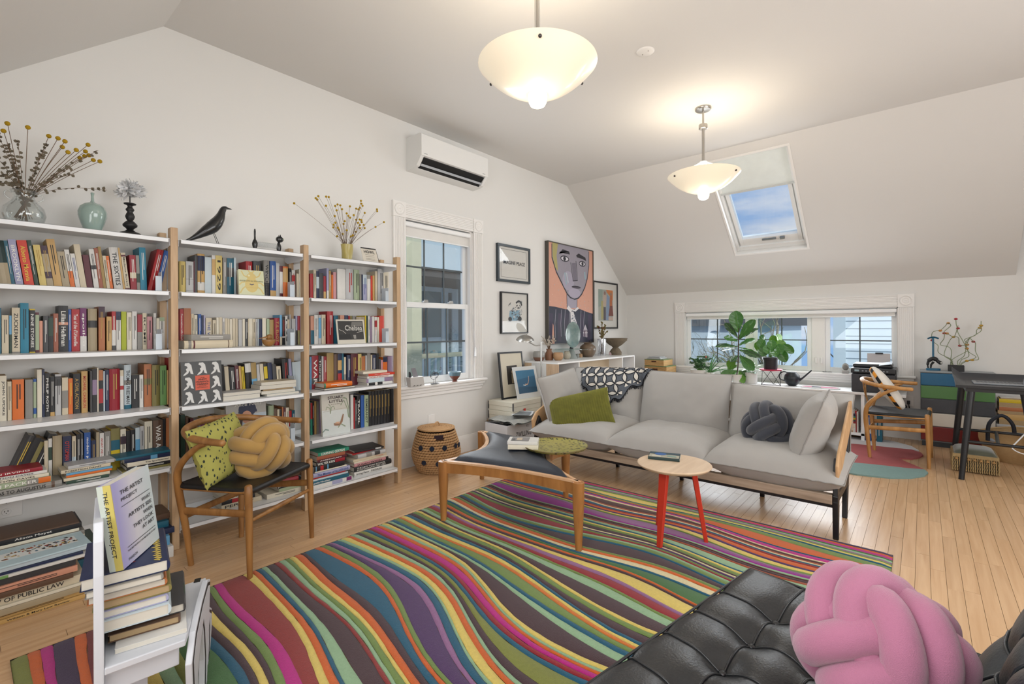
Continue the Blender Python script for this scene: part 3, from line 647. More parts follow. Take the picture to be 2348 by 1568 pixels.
for (x, z, lab) in ((.77, 1.468, 'pale metal bookend at the right end of the top book shelf, left bay'), (.77, 1.139, 'pale metal bookend at the right end of the second shelf, left bay'),
               (1.53, 1.468, 'pale metal bookend at the right end of the top book shelf, middle bay'), (1.53, 1.139, 'pale metal bookend right of the wooden bird, second shelf, middle bay'), (1.53, .811, 'pale metal bookend right of the stacked books, third shelf, middle bay'),
               (1.53, .479, 'pale metal bookend right of the red and white paperback, fourth shelf, middle bay'), (2.30, 1.468, 'pale metal bookend at the right end of the top book shelf, right bay'), (2.30, 1.139, 'pale metal bookend right of the orange book, second shelf, right bay')):
    mb = MB(); mb.box(x - .0015, x + .0015, 3.30, 3.46, z + .0005, z + .115); mb.box(x - .05, x, 3.30, 3.46, z + .0005, z + .002); mb.box(x - .03, x, 3.296, 3.30, z + .0005, z + .09)
    tag(mb.build('bookend', bendm, bevel=.003), lab, 'bookend', 'pale metal bookends on the shelves')
t = thing('power_outlet', 'white double wall socket low behind the floor stack of books', 'socket', (.165, Y1, .36))
mb = MB(); mb.box(-.058, .058, -.007, 0, -.058, .058); mb.build('cover_plate', trimm, t, bevel=.003)
for k in (-1, 1):
    mb = MB(); mb.lathe([(.001, .010), (.016, .010), (.0175, .008), (.0175, 0)], 20, cap=False); 
    mb.v = [(x + .0, -z_, y * 1 + k * .026) for x, y, z_ in mb.v]; mb.build('socket', trimm, t, smooth=40)
    mb = MB(); mb.box(-.007, -.0045, -.0108, -.010, k * .026 - .001, k * .026 + .007); mb.box(.0045, .007, -.0108, -.010, k * .026 - .001, k * .026 + .007); mb.ball((0, -.010, k * .026 - .007), .0022, 6, 4); mb.build('slot', MATS['black_interior'], t)
t = thing('power_outlet', 'small white wall socket above the woven basket under the side window', 'socket', (2.93, Y1, .38))
mb = MB(); mb.box(-.04, .04, -.007, 0, -.058, .058); mb.build('cover_plate', trimm, t, bevel=.003)
mb = MB(); mb.box(-.017, .017, -.009, -.007, -.035, .035); mb.build('socket', trimm, t, bevel=.002)
# soft goods helpers
def cushion(mb, M_, w, h, t, seed=0, pinch=.10, wr=.006, n=22, square=3.2, sag=0):
    """pillow centred on M_, w along local x, h along local y, t thick along local z"""
    def pt(u, v, sgn):
        a, c = 2 * u - 1, 2 * v - 1
        # pulled-in sides, pointed corners
        x = a * w / 2 * (1 - pinch * (1 - a * a) * 0 - pinch * (1 - c * c) * abs(a) * .5 * 0 - pinch * .5 * (1 - abs(c) ** 2) * (abs(a) ** 3))
        y = c * h / 2 * (1 - pinch * .5 * (1 - abs(a) ** 2) * (abs(c) ** 3))
        e = max(0, (1 - abs(a) ** square) * (1 - abs(c) ** square)) ** .52
        q = Vector((x * 7 + seed, y * 7, sgn * 1.7 + seed)); wv = mnoise.noise(q) + .5 * mnoise.noise(q * 2.3)
        edge = 1 - e
        z = sgn * t / 2 * e * (1 + .10 * wv) + wr * mnoise.noise(Vector((x * 30 + seed, y * 30, 0))) * edge * .8 + sag * (a * a)
        return M_ @ Vector((x, y, z))
    mb.grid(lambda u, v: pt(u, v, 1), n, n); mb.grid(lambda u, v: pt(1 - u, v, -1), n, n)
    edge = [pt(k / n, 0, 1) for k in range(n)] + [pt(1, k / n, 1) for k in range(n)] + [pt(1 - k / n, 1, 1) for k in range(n)] + [pt(0, 1 - k / n, 1) for k in range(n)]
    return edge
def frame(o, x, y):
    """matrix with local x, y directions (orthonormalised) at o"""
    x = Vector(x).normalized(); z = x.cross(Vector(y)).normalized(); y = z.cross(x)
    return Matrix(((x.x, y.x, z.x, o[0]), (x.y, y.y, z.y, o[1]), (x.z, y.z, z.z, o[2]), (0, 0, 0, 1)))
linen = mat('grey_linen', '#a3a09c', .92, var=.06, nscale=6, bump=.35, bscale=500, sheen=.2)
pipem = mat('linen_piping', '#8e8b87', .9, var=.05)
def pillow_part(name, parent, inv, M_, w, h, t, m=linen, pm=pipem, seed=0, pipe=.004, **k):
    mb = MB(); mb.T = inv; e = cushion(mb, M_, w, h, t, seed, **k); o = mb.build(name, m, parent, smooth=70)
    if pm:
        mb = MB(); mb.T = inv; mb.tube(e, pipe, 6, closed=True); mb.build('piping', pm, o, smooth=70)
    return o
# sofa
SX0, SX1, SY0, SY1 = 3.34, 4.14, .375, 2.63
plym = woodmat('sofa_plywood', '#8d7a68', '#b39f8b', .5, (14, 1.2, 14), 2.6, .05); plyl = woodmat('arm_plywood', '#b08a62', '#cfa97e', .5, (3, 10, 3), 2.6, .05)
blackm = mat('black_metal', '#15161a', .38, var=.1)
sofa = thing('sofa', 'long light grey three-seat sofa with black legs and plywood rail facing the rug', 'sofa', ((SX0 + SX1) / 2, (SY0 + SY1) / 2, 0))
inv = Matrix.Translation(-Vector(sofa.location))
def sp(name, m, fn, **k):
    mb = MB(); mb.T = inv; fn(mb); return mb.build(name, m, sofa, **k)
sp('seat_rail', plym, lambda b: b.box(SX0, SX0 + .05, SY0 + .03, SY1 - .02, .205, .262), bevel=.004)
sp('seat_rail', plym, lambda b: b.box(SX1 - .10, SX1 - .05, SY0 + .03, SY1 - .02, .205, .262), bevel=.004)
for k in range(9): sp('slat', plym, lambda b: b.box(SX0 + .05, SX1 - .10, SY0 + .12 + k * .245, SY0 + .19 + k * .245, .235, .25))
sp('under_frame', blackm, lambda b: (b.box(SX0 + .01, SX0 + .045, SY0 + .02, SY1 - .02, .185, .205), b.box(SX1 - .10, SX1 - .06, SY0 + .02, SY1 - .02, .185, .205)), bevel=.003)
for yy, s_ in ((SY0, 1), (SY1 - .035, -1)):                # end frames: front leg, rear leg raking back to the arm
    sp('leg', blackm, lambda b: b.hexa([(SX0 + .01, yy, 0), (SX0 + .035, yy, 0), (SX0 + .035, yy + .03, 0), (SX0 + .01, yy + .03, 0), (SX0 + .0, yy, .26), (SX0 + .075, yy, .26), (SX0 + .075, yy + .03, .26), (SX0 + .0, yy + .03, .26)]), bevel=.006)
    sp('leg', blackm, lambda b: b.prism([(SX0 + .43, 0), (SX0 + .455, 0), (SX0 + .56, .26), (SX0 + .68, .62), (SX0 + .70, .70), (SX0 + .66, .70), (SX0 + .60, .60), (SX0 + .47, .26)], yy, yy + .03, lambda a, z, h: (a, h, z)), bevel=.005)
    sp('side_bar', blackm, lambda b: b.prism([(SX0, .215), (SX0 + .52, .20), (SX0 + .53, .25), (SX0 + .08, .27), (SX0 + .10, .40), (SX0 + .06, .47), (SX0 + .02, .40)], yy + .002, yy + .028, lambda a, z, h: (a, h, z)), bevel=.004)
    # plywood arm panel, a leaning band with a rounded lower end
    ap = [(SX0 - .01, .36), (SX0 + .02, .335), (SX0 + .10, .36), (SX0 + .70, .60), (SX0 + .74, .69), (SX0 + .70, .74), (SX0 + .62, .735), (SX0 + .04, .50), (SX0 - .02, .44)]
    y_a, y_b = (yy - .005, yy + .012) if s_ > 0 else (yy + .022, yy + .04)
    sp('arm_panel', plyl, lambda b: b.prism(ap, y_a, y_b, lambda a, z, h: (a, h, z)), bevel=.006)
for yy in (.90, 1.50, 2.08):
    sp('leg', blackm, lambda b: b.hexa([(3.86, yy - .015, 0), (3.885, yy - .015, 0), (3.885, yy + .015, 0), (3.86, yy + .015, 0), (3.83, yy - .015, .205), (3.89, yy - .015, .205), (3.89, yy + .015, .205), (3.83, yy + .015, .205)]), bevel=.004)
sp('back_rail', plym, lambda b: b.prism([(SX1 - .02, .52), (SX1, .50), (SX1 + .02, .64), (SX1, .65)], SY0, SY1, lambda a, z, h: (a, h, z)), bevel=.004)
# three seat cushions, three back cushions
cw = (SY1 - SY0 + .02) / 3
for k in range(3):
    yc = SY0 - .01 + cw * (k + .5) + (0, -.0, -.02)[k]
    pillow_part('seat_cushion', sofa, inv, frame((SX0 + .325, yc, .352), (0, -1, 0), (1, 0, .03)), cw + .05, .74, .25, seed=k * 3 + 1, square=3.4, pinch=.05, n=26)
for k, (h, zc, yo, xo, rl) in enumerate(((.47, .565, .0, .0, -.03), (.53, .61, .01, .0, 0), (.54, .60, -.02, .01, .02))):
    yc = SY0 + .01 + cw * (k + .5) + yo
    pillow_part('back_cushion', sofa, inv, frame((SX1 - .15 + xo, yc, zc), (0, -1, rl), (.24, 0, 1)), cw - .005 + (.05 if k == 0 else .0), h, .24, seed=k * 5 + 2, square=3.0, pinch=.06, n=26)
# loose cushions on the sofa
def loose(name, label, M_, w, h, t, m, pm=None, group=None, seed=0, cat='cushion', **k):
    o = M_.translation; th = thing(name, label, cat, tuple(o), group=group); iv = Matrix.Translation(-o)
    mb = MB(); mb.T = iv; e = cushion(mb, M_, w, h, t, seed, **k); c = mb.build('cover', m, th, smooth=70)
    if pm:
        mb = MB(); mb.T = iv; mb.tube(e, .0042, 6, closed=True); mb.build('piping', pm, th, smooth=70)
    return th, iv, e
loose('cushion', 'large light grey cushion leaning on the right arm of the sofa', frame((3.66, .545, .60), (.95, .06, .04), (.30, -.30, .88)), .48, .44, .20, linen, pipem, seed=21, n=26, pinch=.12)
loose('cushion', 'large light grey cushion leaning on the left arm of the sofa', frame((3.62, 2.50, .63), (1, -.10, .13), (-.10, .26, .95)), .52, .44, .17, linen, pipem, seed=31, n=26, pinch=.12)
cordm = bpy.data.materials.new('olive_corduroy'); cordm.use_nodes = True
def cord_mat():
    n = cordm.node_tree; p = n.nodes['Principled BSDF']; p.inputs['Roughness'].default_value = .85; p.inputs['Sheen Weight'].default_value = .6; p.inputs['Sheen Tint'].default_value = lin('#b5b24a')
    nz_ = n.nodes.new('ShaderNodeTexNoise'); nz_.inputs['Scale'].default_value = 9; r = n.nodes.new('ShaderNodeValToRGB')
    r.color_ramp.elements[0].color = lin('#4a4a14'); r.color_ramp.elements[1].color = lin('#6f6e22'); n.links.new(nz_.outputs['Fac'], r.inputs[0]); n.links.new(r.outputs[0], p.inputs['Base Color'])
cord_mat()
Mg = frame((3.50, 2.235, .535), (.42, -.86, .24), (.22, .30, .90)); th = thing('cushion', 'olive green corduroy lumbar cushion resting on the left seat of the sofa', 'cushion', tuple(Mg.translation))
mb = MB(); mb.T = Matrix.Translation(-Mg.translation)
NN = 150
def gp(u, v, s_):
    a, c = 2 * u - 1, 2 * v - 1; e = max(0, (1 - abs(a) ** 3.4) * (1 - abs(c) ** 3.4)) ** .5
    rib = .0035 * abs(math.sin(u * PI * 26)) * min(1, e * 3)
    return Mg @ Vector((a * .27 * (1 - .04 * (1 - c * c) * abs(a)), c * .155, s_ * (.065 * e + rib)))
mb.grid(lambda u, v: gp(u, v, 1), NN, 16); mb.grid(lambda u, v: gp(1 - u, v, -1), NN, 16); mb.build('cover', cordm, th, smooth=80)
# knot cushions
def knot(label, c, R, r, m, rot, l=3, bn=4, lat=62, seed=0, sep=.5, squash=1.0):
    th = thing('knot_cushion', label, 'cushion', c); E_ = Euler(rot).to_matrix().to_4x4()
    N = 110 * l
    def pos(t, side):
        la = math.radians(lat) * math.cos(bn * t / l); rad = (R - r) * (1 + .24 * math.sin(2 * bn * t / l))
        d = Vector((math.cos(la) * math.cos(t), math.cos(la) * math.sin(t), math.sin(la))); return d * rad
    for s_ in (-1, 1):
        pts = []
        for i in range(N):
            t = 2 * PI * l * i / N; p = pos(t, 0); tg = (pos(t + .01, 0) - pos(t - .01, 0)).normalized(); w = tg.cross(p.normalized()).normalized()
            q = p + w * s_ * r * .98; q = q.normalized() * (q.length * .5 + p.length * .5); q.z *= squash
            pts.append(E_ @ q)
        mb = MB(); mb.tube(pts, r, 14, closed=True); mb.build('knotted_roll', m, th, smooth=80)
    return th
navyk = mat('slate_knit', '#3b3e48', .95, var=.08, nscale=20, bump=.5, bscale=600, sheen=.4)
yelk = mat('ochre_knit', '#a98549', .95, var=.08, nscale=20, bump=.4, bscale=600, sheen=.35)
pinkk = mat('pink_knit', '#b0708c', .95, var=.07, nscale=14, bump=.45, bscale=600, sheen=.4)
knot('dark slate grey knot cushion on the right seat of the sofa', (3.72, .83, .555), .150, .034, navyk, (.4, .5, .2))
# patterned throw over the left back cushion
thm = [mat('throw_grey', '#5b6068', .95, var=.35, nscale=160, bump=.5, bscale=300), mat('throw_ivory', '#cfcac2', .95, var=.06, nscale=60), mat('throw_navy', '#14161f', .95, var=.1)]
th = thing('throw_blanket', 'navy and white interlaced-circle throw draped over the left back cushion', 'blanket', (3.9, 2.05, .75)); iv = Matrix.Translation(-Vector(th.location))
from mathutils.bvhtree import BVHTree
bc_ = [o for o in bpy.data.objects if o.parent == sofa and o.name.startswith('back_cushion')]
bc_.sort(key=lambda o: sum((v.co.y for v in o.data.vertices)) / len(o.data.vertices)); TR = []
for o in bc_[1:]: TR.append(BVHTree.FromPolygons([v.co + Vector(sofa.location) for v in o.data.vertices], [tuple(p.vertices) for p in o.data.polygons]))
def hitx(y, z):
    h_ = [q[0].x for q in (T_.ray_cast(Vector((3.2, y, z)), Vector((1, 0, 0))) for T_ in TR) if q[0] is not None]; return min(h_) if h_ else None
def hitz(x, y):
    h_ = [q[0].z for q in (T_.ray_cast(Vector((x, y, 1.3)), Vector((0, 0, -1))) for T_ in TR) if q[0] is not None]; return max(h_) if h_ else None
TOPC = {}
def topat(y):
    k = round(y, 2)
    if k not in TOPC:
        best = (0, 4.0)
        for i in range(30):
            x = 3.86 + .01 * i; z = hitz(x, y)
            if z and z > best[0]: best = (z, x)
        TOPC[k] = best
    return TOPC[k]
def drape(a, s_):
    """a: 0..1 along the sofa (left to right), s_: metres from the rear edge over the top and down the front"""
    y = 2.50 - .66 * a; zt, xt = topat(max(1.70, min(2.44, y)))
    if s_ < .06: return Vector((xt + .055 - s_ * .3, y, zt - .045 + s_ * .9))
    s3 = s_ - .06
    if s3 < .05: return Vector((xt + .037 - s3 * 1.2, y, zt + .011 - .12 * s3))
    z = zt + .004 - (s3 - .05) * .97; x = hitx(max(1.70, min(2.44, y)), z); x = x if x is not None else xt - .023
    return Vector((min(x, xt - .02) - .010 - .003 * math.sin(a * 14), y, z))
NA, NS_ = 36, 30
def smax(a): return .15 + (.36 * (1 - abs(a - .36) / .36) ** .8 if a < .36 else .36 * max(0, 1 - (a - .36) / .64) ** .9) + .03 * math.sin(a * 30)
mb = MB(); mb.T = iv
mb.grid(lambda u, v: drape(u, v * smax(u)) + Vector((-.004, 0, .004)), NA, NS_); mb.grid(lambda u, v: drape(1 - u, v * smax(1 - u)) + Vector((.004, 0, -.002)), NA, NS_)
body = mb.build('cloth', thm[0], th, smooth=70)
def onthrow(a, s_, d): return drape(a, s_) + Vector((-.0065 - d, 0, .0065 + d))
mbp = MB(); mbn = MB(); mbp.T = iv; mbn.T = iv; cell = .088
def petal(p, q, w, mbx, d):
    n = 10; L_ = []; R_ = []
    for i in range(n + 1):
        t = i / n; x = p[0] + (q[0] - p[0]) * t; y = p[1] + (q[1] - p[1]) * t; dx, dy = q[0] - p[0], q[1] - p[1]; l = math.hypot(dx, dy)
        ww = w * math.sin(PI * t) ; L_.append((x - dy / l * ww, y + dx / l * ww)); R_.append((x + dy / l * ww, y - dx / l * ww))
    for i in range(n):
        ps = [L_[i], L_[i + 1], R_[i + 1], R_[i]]
        if all(0 < a / .62 < 1 and 0.0 < s_ < smax(a / .62) - .012 for a, s_ in ps): mbx.quad(*[onthrow(a / .62, s_, d) for a, s_ in ps])
for i in range(-2, 10):
    for j in range(-2, 9):
        x = i * cell; y = j * cell; 
        for (dx, dy) in ((cell, 0), (0, cell)):
            c1 = (x + (j % 2) * 0, y); sk_ = .35
            f_ = lambda p: (p[0] + sk_ * p[1], p[1] - .10 * p[0])
            p_, q_ = f_((x, y)), f_((x + dx, y + dy)); petal(p_, q_, .021, mbn, .0004); petal((p_[0] * .93 + q_[0] * .07, p_[1] * .93 + q_[1] * .07), (p_[0] * .07 + q_[0] * .93, p_[1] * .07 + q_[1] * .93), .0145, mbp, .001)
mbn.build('woven_outline', thm[2], th); mbp.build('woven_petal', thm[1], th)
mb = MB(); mb.T = iv; rn = random.Random(2)
for k in range(300):
    a = k / 300; p_ = drape(a, smax(a)); 
    mb.tube([p_ + Vector((-.003, 0, .003)), p_ + Vector((-.008 + rn.uniform(-.006, .006), rn.uniform(-.012, .012), -.016 - rn.uniform(0, .012)))], .0016, 4, caps=False)
for k in range(120):
    s_ = k / 120 * smax(0); p_ = drape(0, s_); mb.tube([p_, p_ + Vector((-.004, .016 + rn.uniform(0, .01), rn.uniform(-.014, .002)))], .0016, 4, caps=False)
mb.build('fringe', thm[2], th, kind='stuff')
# concave-sided ottoman
ot = thing('ottoman', 'curved-sided wooden ottoman with dark navy leather seat standing on the rug', 'ottoman', (2.47, 2.12, 0)); iv = Matrix.Translation(-Vector(ot.location))
otw = woodmat('honey_wood', '#8a5a2c', '#b07a42', .38, (5, 5, 1.2), 3, .04, .2); otl = woodmat('light_trim_wood', '#c79a72', '#dcb48e', .4, (4, 4, 4), 3, .03)
navl = mat('navy_leather', '#151d2b', .46, var=.12, nscale=8, bump=.25, bscale=220, spec=.6)
LG = [Vector((2.05, 2.351)), Vector((2.254, 1.455)), Vector((2.90, 1.98)), Vector((2.845, 2.78))]
ctr = sum(LG, Vector((0, 0))) / 4; OH = .395
for q in LG:
    mb = MB(); mb.T = iv; mb.tube([(q.x, q.y, .0), (q.x, q.y, .12), (q.x, q.y, .27), (q.x, q.y, OH)], [.018, .024, .032, .034], 18); mb.build('leg', otw, ot, smooth=50, bevel=.003)
def sidecurve(i, inset, n=14):
    p = LG[i]; q = LG[(i + 1) % 4]; m = (p + q) / 2; L_ = (q - p).length; nrm = (ctr - m).normalized(); bow = (.045, .17, .02, .17)[i]
    out = []
    for k in range(n + 1):
        t = k / n; out.append(p.lerp(q, t) + nrm * (bow * 4 * t * (1 - t) + inset))
    return out
for i in range(4):
    mb = MB(); mb.T = iv; a = sidecurve(i, -.012); c = sidecurve(i, .012); lo = lambda t: OH - .075 - .02 * (1 - abs(2 * t - 1)) * 0 + .012 * (1 - (2 * t - 1) ** 2)
    for k in range(len(a) - 1):
        l0, l1 = lo(k / 14), lo((k + 1) / 14)
        mb.hexa([(a[k].x, a[k].y, l0), (a[k + 1].x, a[k + 1].y, l1), (c[k + 1].x, c[k + 1].y, l1), (c[k].x, c[k].y, l0), (a[k].x, a[k].y, OH - .008), (a[k + 1].x, a[k + 1].y, OH - .008), (c[k + 1].x, c[k + 1].y, OH - .008), (c[k].x, c[k].y, OH - .008)])
    mb.build('apron', otw, ot, smooth=40)
    mb = MB(); mb.T = iv; a = sidecurve(i, -.015); c = sidecurve(i, .016)
    for k in range(len(a) - 1): mb.hexa([(a[k].x, a[k].y, OH - .008), (a[k + 1].x, a[k + 1].y, OH - .008), (c[k + 1].x, c[k + 1].y, OH - .008), (c[k].x, c[k].y, OH - .008), (a[k].x, a[k].y, OH + .004), (a[k + 1].x, a[k + 1].y, OH + .004), (c[k + 1].x, c[k + 1].y, OH + .004), (c[k].x, c[k].y, OH + .004)])
    mb.build('top_trim', otl, ot, smooth=40)
outl = []
for i in range(4): outl += sidecurve(i, .018)[1:-1]
mb = MB(); mb.T = iv; nr = 12; n = len(outl)
def otp(j, k):
    t = k / nr; q = ctr.lerp(outl[j % n], t); e = (1 - t ** 3) ** .5; wrk = .003 * mnoise.noise(Vector((q.x * 30, q.y * 12, 0))) * t
    return (q.x, q.y, OH - .002 + .052 * e + wrk)
vs_ = [otp(0, 0)] + [otp(j, k) for k in range(1, nr + 1) for j in range(n)]
fs = [(0, 1 + j, 1 + (j + 1) % n) for j in range(n)] + [(1 + (k - 1) * n + j, 1 + k * n + j, 1 + k * n + (j + 1) % n, 1 + (k - 1) * n + (j + 1) % n) for k in range(1, nr) for j in range(n)]
mb.add(vs_, fs); mb.build('seat_pad', navl, ot, smooth=80)
mb = MB(); mb.T = iv; mb.add([(q.x, q.y, OH - .03) for q in outl], [tuple(range(n))]); mb.build('seat_base', otw, ot)
# tray and books on it
tz = OH + .052
trm = bpy.data.materials.new('leaf_tray'); trm.use_nodes = True
def leafmat(m, base, leaf, scale, thr=.30):
    n = m.node_tree; p = n.nodes['Principled BSDF']; t = n.nodes.new('ShaderNodeTexCoord'); mp_ = n.nodes.new('ShaderNodeMapping'); mp_.inputs['Scale'].default_value = scale
    mp_.inputs['Rotation'].default_value = (0, 0, .6)
    v = n.nodes.new('ShaderNodeTexVoronoi'); v.inputs['Scale'].default_value = 1; r = n.nodes.new('ShaderNodeValToRGB'); r.color_ramp.interpolation = 'CONSTANT'
    r.color_ramp.elements[0].color = lin(leaf); r.color_ramp.elements[1].color = lin(base); r.color_ramp.elements[1].position = thr
    n.links.new(t.outputs['Object'], mp_.inputs[0]); n.links.new(mp_.outputs[0], v.inputs['Vector']); n.links.new(v.outputs['Distance'], r.inputs[0]); n.links.new(r.outputs[0], p.inputs['Base Color']); p.inputs['Roughness'].default_value = .3
leafmat(trm, '#9a9450', '#33352c', (75, 32, 40), .33)
tcx, tcy = 2.62, 1.87
t = thing('serving_tray', 'round olive tray with dark leaf pattern lying on the ottoman', 'tray', (tcx, tcy, tz))
mb = MB(); mb.lathe([(.001, 0), (.17, 0), (.20, .006), (.213, .016), (.216, .016), (.205, .003), (.17, -.004), (.001, -.004)], 48, cap=False)
mb.v = [(x, y, z + .004) for x, y, z in mb.v]; mb.build('dish', trm, t, smooth=50)
mb = MB(); mb.tube([(.2145 * math.cos(a * PI / 30), .2145 * math.sin(a * PI / 30), .0205) for a in range(60)], .0025, 6, closed=True); mb.build('rim', mat('tray_rim', '#6b5a33', .4), t, smooth=70)
# small round side table
t = thing('side_table', 'small round side table with three red legs and pale wood top', 'table', (2.735, 1.105, 0))
topm = woodmat('pale_birch', '#cdb295', '#dcc4a8', .42, (1, 9, 1), 2.5, .03)
mb = MB(); mb.lathe([(.001, .437), (.190, .437), (.197, .441), (.207, .452), (.207, .456), (.203, .459), (.001, .459)], 56, cap=False); mb.build('table_top', topm, t, smooth=30)
redm = mat('red_lacquer', '#b9301c', .42, var=.04)
for (fx, fy) in ((2.577, 1.128), (2.813, .948), (2.865, 1.262)):
    d = Vector((fx - 2.735, fy - 1.105, 0)); dn = d.normalized(); sd_ = Vector((-dn.y, dn.x, 0)); tp = dn * .105
    mb = MB(); 
    def lq(c, z, a, w): return [c + dn * -a + sd_ * -w + Vector((0, 0, z)), c + dn * a + sd_ * -w + Vector((0, 0, z)), c + dn * a + sd_ * w + Vector((0, 0, z)), c + dn * -a + sd_ * w + Vector((0, 0, z))]
    mb.hexa(lq(d, 0, .011, .013) + lq(tp, .437, .015, .026)); mb.build('leg', redm, t, bevel=.003)
# wishbone chairs
def wishbone(label, x, y, f, wood, seat, tilt=0):
    """f: facing direction"""
    rz = math.atan2(-f[0], f[1]); t = thing('wishbone_chair', label, 'chair', (x, y, 0), rz)
    for s_ in (-1, 1):
        mb = MB(); mb.tube([(s_ * .250, .225, 0), (s_ * .248, .222, .20), (s_ * .245, .215, .42), (s_ * .245, .215, .468), (s_ * .245, .215, .474)], [.0125, .017, .0185, .0175, .010], 16); mb.build('front_leg', wood, t, smooth=60)
        pts = bez([(s_ * .175, -.20, 0), (s_ * .195, -.215, .22), (s_ * .225, -.225, .42), (s_ * .255, -.19, .54), (s_ * .282, -.07, .645), (s_ * .290, .01, .682)], 5)
        n_ = len(pts); mb = MB(); mb.tube(pts, [.0135 + .0055 * math.sin(PI * min(1, i / n_ * 1.2)) for i in range(n_)], 14); mb.build('rear_leg', wood, t, smooth=60)
        mb = MB(); mb.tube([(s_ * .247, .205, .33), (s_ * .205, -.215, .30)], [(.009, .019), (.009, .019)], 12, flat_=(1, 0, 0)); mb.build('side_stretcher', wood, t, smooth=60)
        mb = MB(); mb.tube([(s_ * .245, .2, .435), (s_ * .222, -.215, .425)], .010, 10); mb.build('seat_rail', wood, t, smooth=60)
    mb = MB(); mb.tube([(-.245, .215, .29), (0, .215, .29), (.245, .215, .29)], [.009, .014, .009], 12); mb.build('front_stretcher', wood, t, smooth=60)
    mb = MB(); mb.tube([(-.20, -.215, .27), (.20, -.215, .27)], [(.009, .019), (.009, .019)], 12, flat_=(0, 1, 0)); mb.build('rear_stretcher', wood, t, smooth=60)
    # bent top rail
    ra = bez([(-.298, .125, .690), (-.292, .02, .693), (-.262, -.12, .703), (-.165, -.235, .722), (0, -.275, .735), (.165, -.235, .722), (.262, -.12, .703), (.292, .02, .693), (.298, .125, .690)], 8)
    n_ = len(ra); rad = [.010 if i in (0, n_ - 1) else .0165 + .003 * math.cos((i / n_ - .5) * PI) for i in range(n_)]
    mb = MB(); mb.tube(ra, rad, 16); mb.build('top_rail', wood, t, smooth=60)
    # Y-shaped splat
    def bp(pts, w): 
        mb.tube(bez(pts, 6), [(.006, w_) for w_ in w], 10, flat_=(0, 1, 0))
    mb = MB()
    q = bez([(0, -.225, .425), (0, -.235, .52), (0, -.25, .585)], 5); mb.tube(q, [(.006, .019 + .012 * i / len(q)) for i in range(len(q))], 10, flat_=(0, 1, 0))
    for s_ in (-1, 1):
        q = bez([(s_ * .008, -.247, .565), (s_ * .045, -.256, .645), (s_ * .105, -.258, .722)], 6); mb.tube(q, [(.006, .020 - .004 * i / len(q)) for i in range(len(q))], 10, flat_=(0, 1, 0))
    mb.build('back_splat', wood, t, smooth=60)
    # seat: slung leather trapezoid
    def stp(u, v):
        a, c = 2 * u - 1, 2 * v - 1; hw = .238 + .0 * c - .018 * (1 - v); x_ = a * hw; y_ = -.215 + .43 * v
        sag = -.012 * (1 - a * a) * (1 - (c) ** 4); return (x_, y_, .452 + sag)
    mb = MB(); mb.grid(stp, 16, 16); mb.grid(lambda u, v: (stp(1 - u, v)[0], stp(1 - u, v)[1], stp(1 - u, v)[2] - .03), 16, 16)
    e = [stp(k / 16, 1) for k in range(16)] + [stp(1, 1 - k / 16) for k in range(16)] + [stp(1 - k / 16, 0) for k in range(16)] + [stp(0, k / 16) for k in range(16)]
    mb.tube([(p_[0], p_[1], p_[2] - .015) for p_ in e], .0165, 10, closed=True); mb.build('seat', seat, t, smooth=60)
    return t
wh1 = woodmat('oiled_oak', '#7d5228', '#a87842', .42, (6, 6, 1.4), 3, .05); wh2 = woodmat('oiled_oak_light', '#9a6c38', '#bf8d54', .42, (6, 6, 1.4), 3, .05)
lea = mat('black_seat_leather', '#101114', .42, var=.1, nscale=6, bump=.15, bscale=240)
wishbone('bent-rail wooden armchair with black leather seat in front of the shelving unit', 1.062, 2.862, (.48, -.876), wh1, lea)
wishbone('bent-rail wooden armchair with black leather seat near the printer and far window', 5.805, .175, (-.04, -1), wh2, lea)
# cushions on the near chair
lfm = bpy.data.materials.new('leaf_fabric'); lfm.use_nodes = True; leafmat(lfm, '#a3a052', '#26302a', (62, 26, 34), .27); lfm.node_tree.nodes['Principled BSDF'].inputs['Roughness'].default_value = .9
f1 = Vector((.48, -.876, 0)); r1_ = Vector((-.876, -.48, 0)); o1 = Vector((1.062, 2.862, 0))
loose('cushion', 'yellow-green cushion with dark leafy vines at the back of the near armchair', frame(o1 + r1_ * .095 - f1 * .085 + Vector((0, 0, .605)), r1_ * -1 + Vector((0, 0, .10)) - f1 * .12, Vector((0, 0, .95)) - f1 * .30 + r1_ * -.1), .37, .32, .13, lfm, seed=41, n=26, pinch=.10, wr=.012)
knot('ochre yellow knot cushion on the seat of the near armchair', tuple(o1 + f1 * .055 - r1_ * .035 + Vector((0, 0, .585))), .150, .037, yelk, (1.2, .3, .9))
# white oval cushion with orange and black band on the far chair
f2 = Vector((-.04, -1, 0)); o2 = Vector((5.805, .175, 0))
wc = mat('canvas_white', '#d9d4cb', .9, var=.04, nscale=8, bump=.2, bscale=300)
th = thing('cushion', 'white oval cushion with orange and black striped band on the far armchair', 'cushion', (5.72, .255, .67)); 
Mo = frame((0, 0, 0), (-.96, .03, .26), (-.23, .50, .87))
mb = MB()
def ovp(u, v):
    a = 2 * PI * u; ph_ = PI * (v - .5); e = .85; cx_ = lambda q, k: math.copysign(abs(q) ** k, q)
    return Mo @ Vector((.145 * math.cos(a) * math.cos(ph_), .225 * math.sin(a) * math.cos(ph_), .06 * cx_(math.sin(ph_), .8)))
mb.grid(ovp, 36, 18, closed_u=True); mb.build('cover', wc, th, smooth=80)
orm = flat('#d9912e', .8); bkm = flat('#1a1a1c', .8)
nb = 9
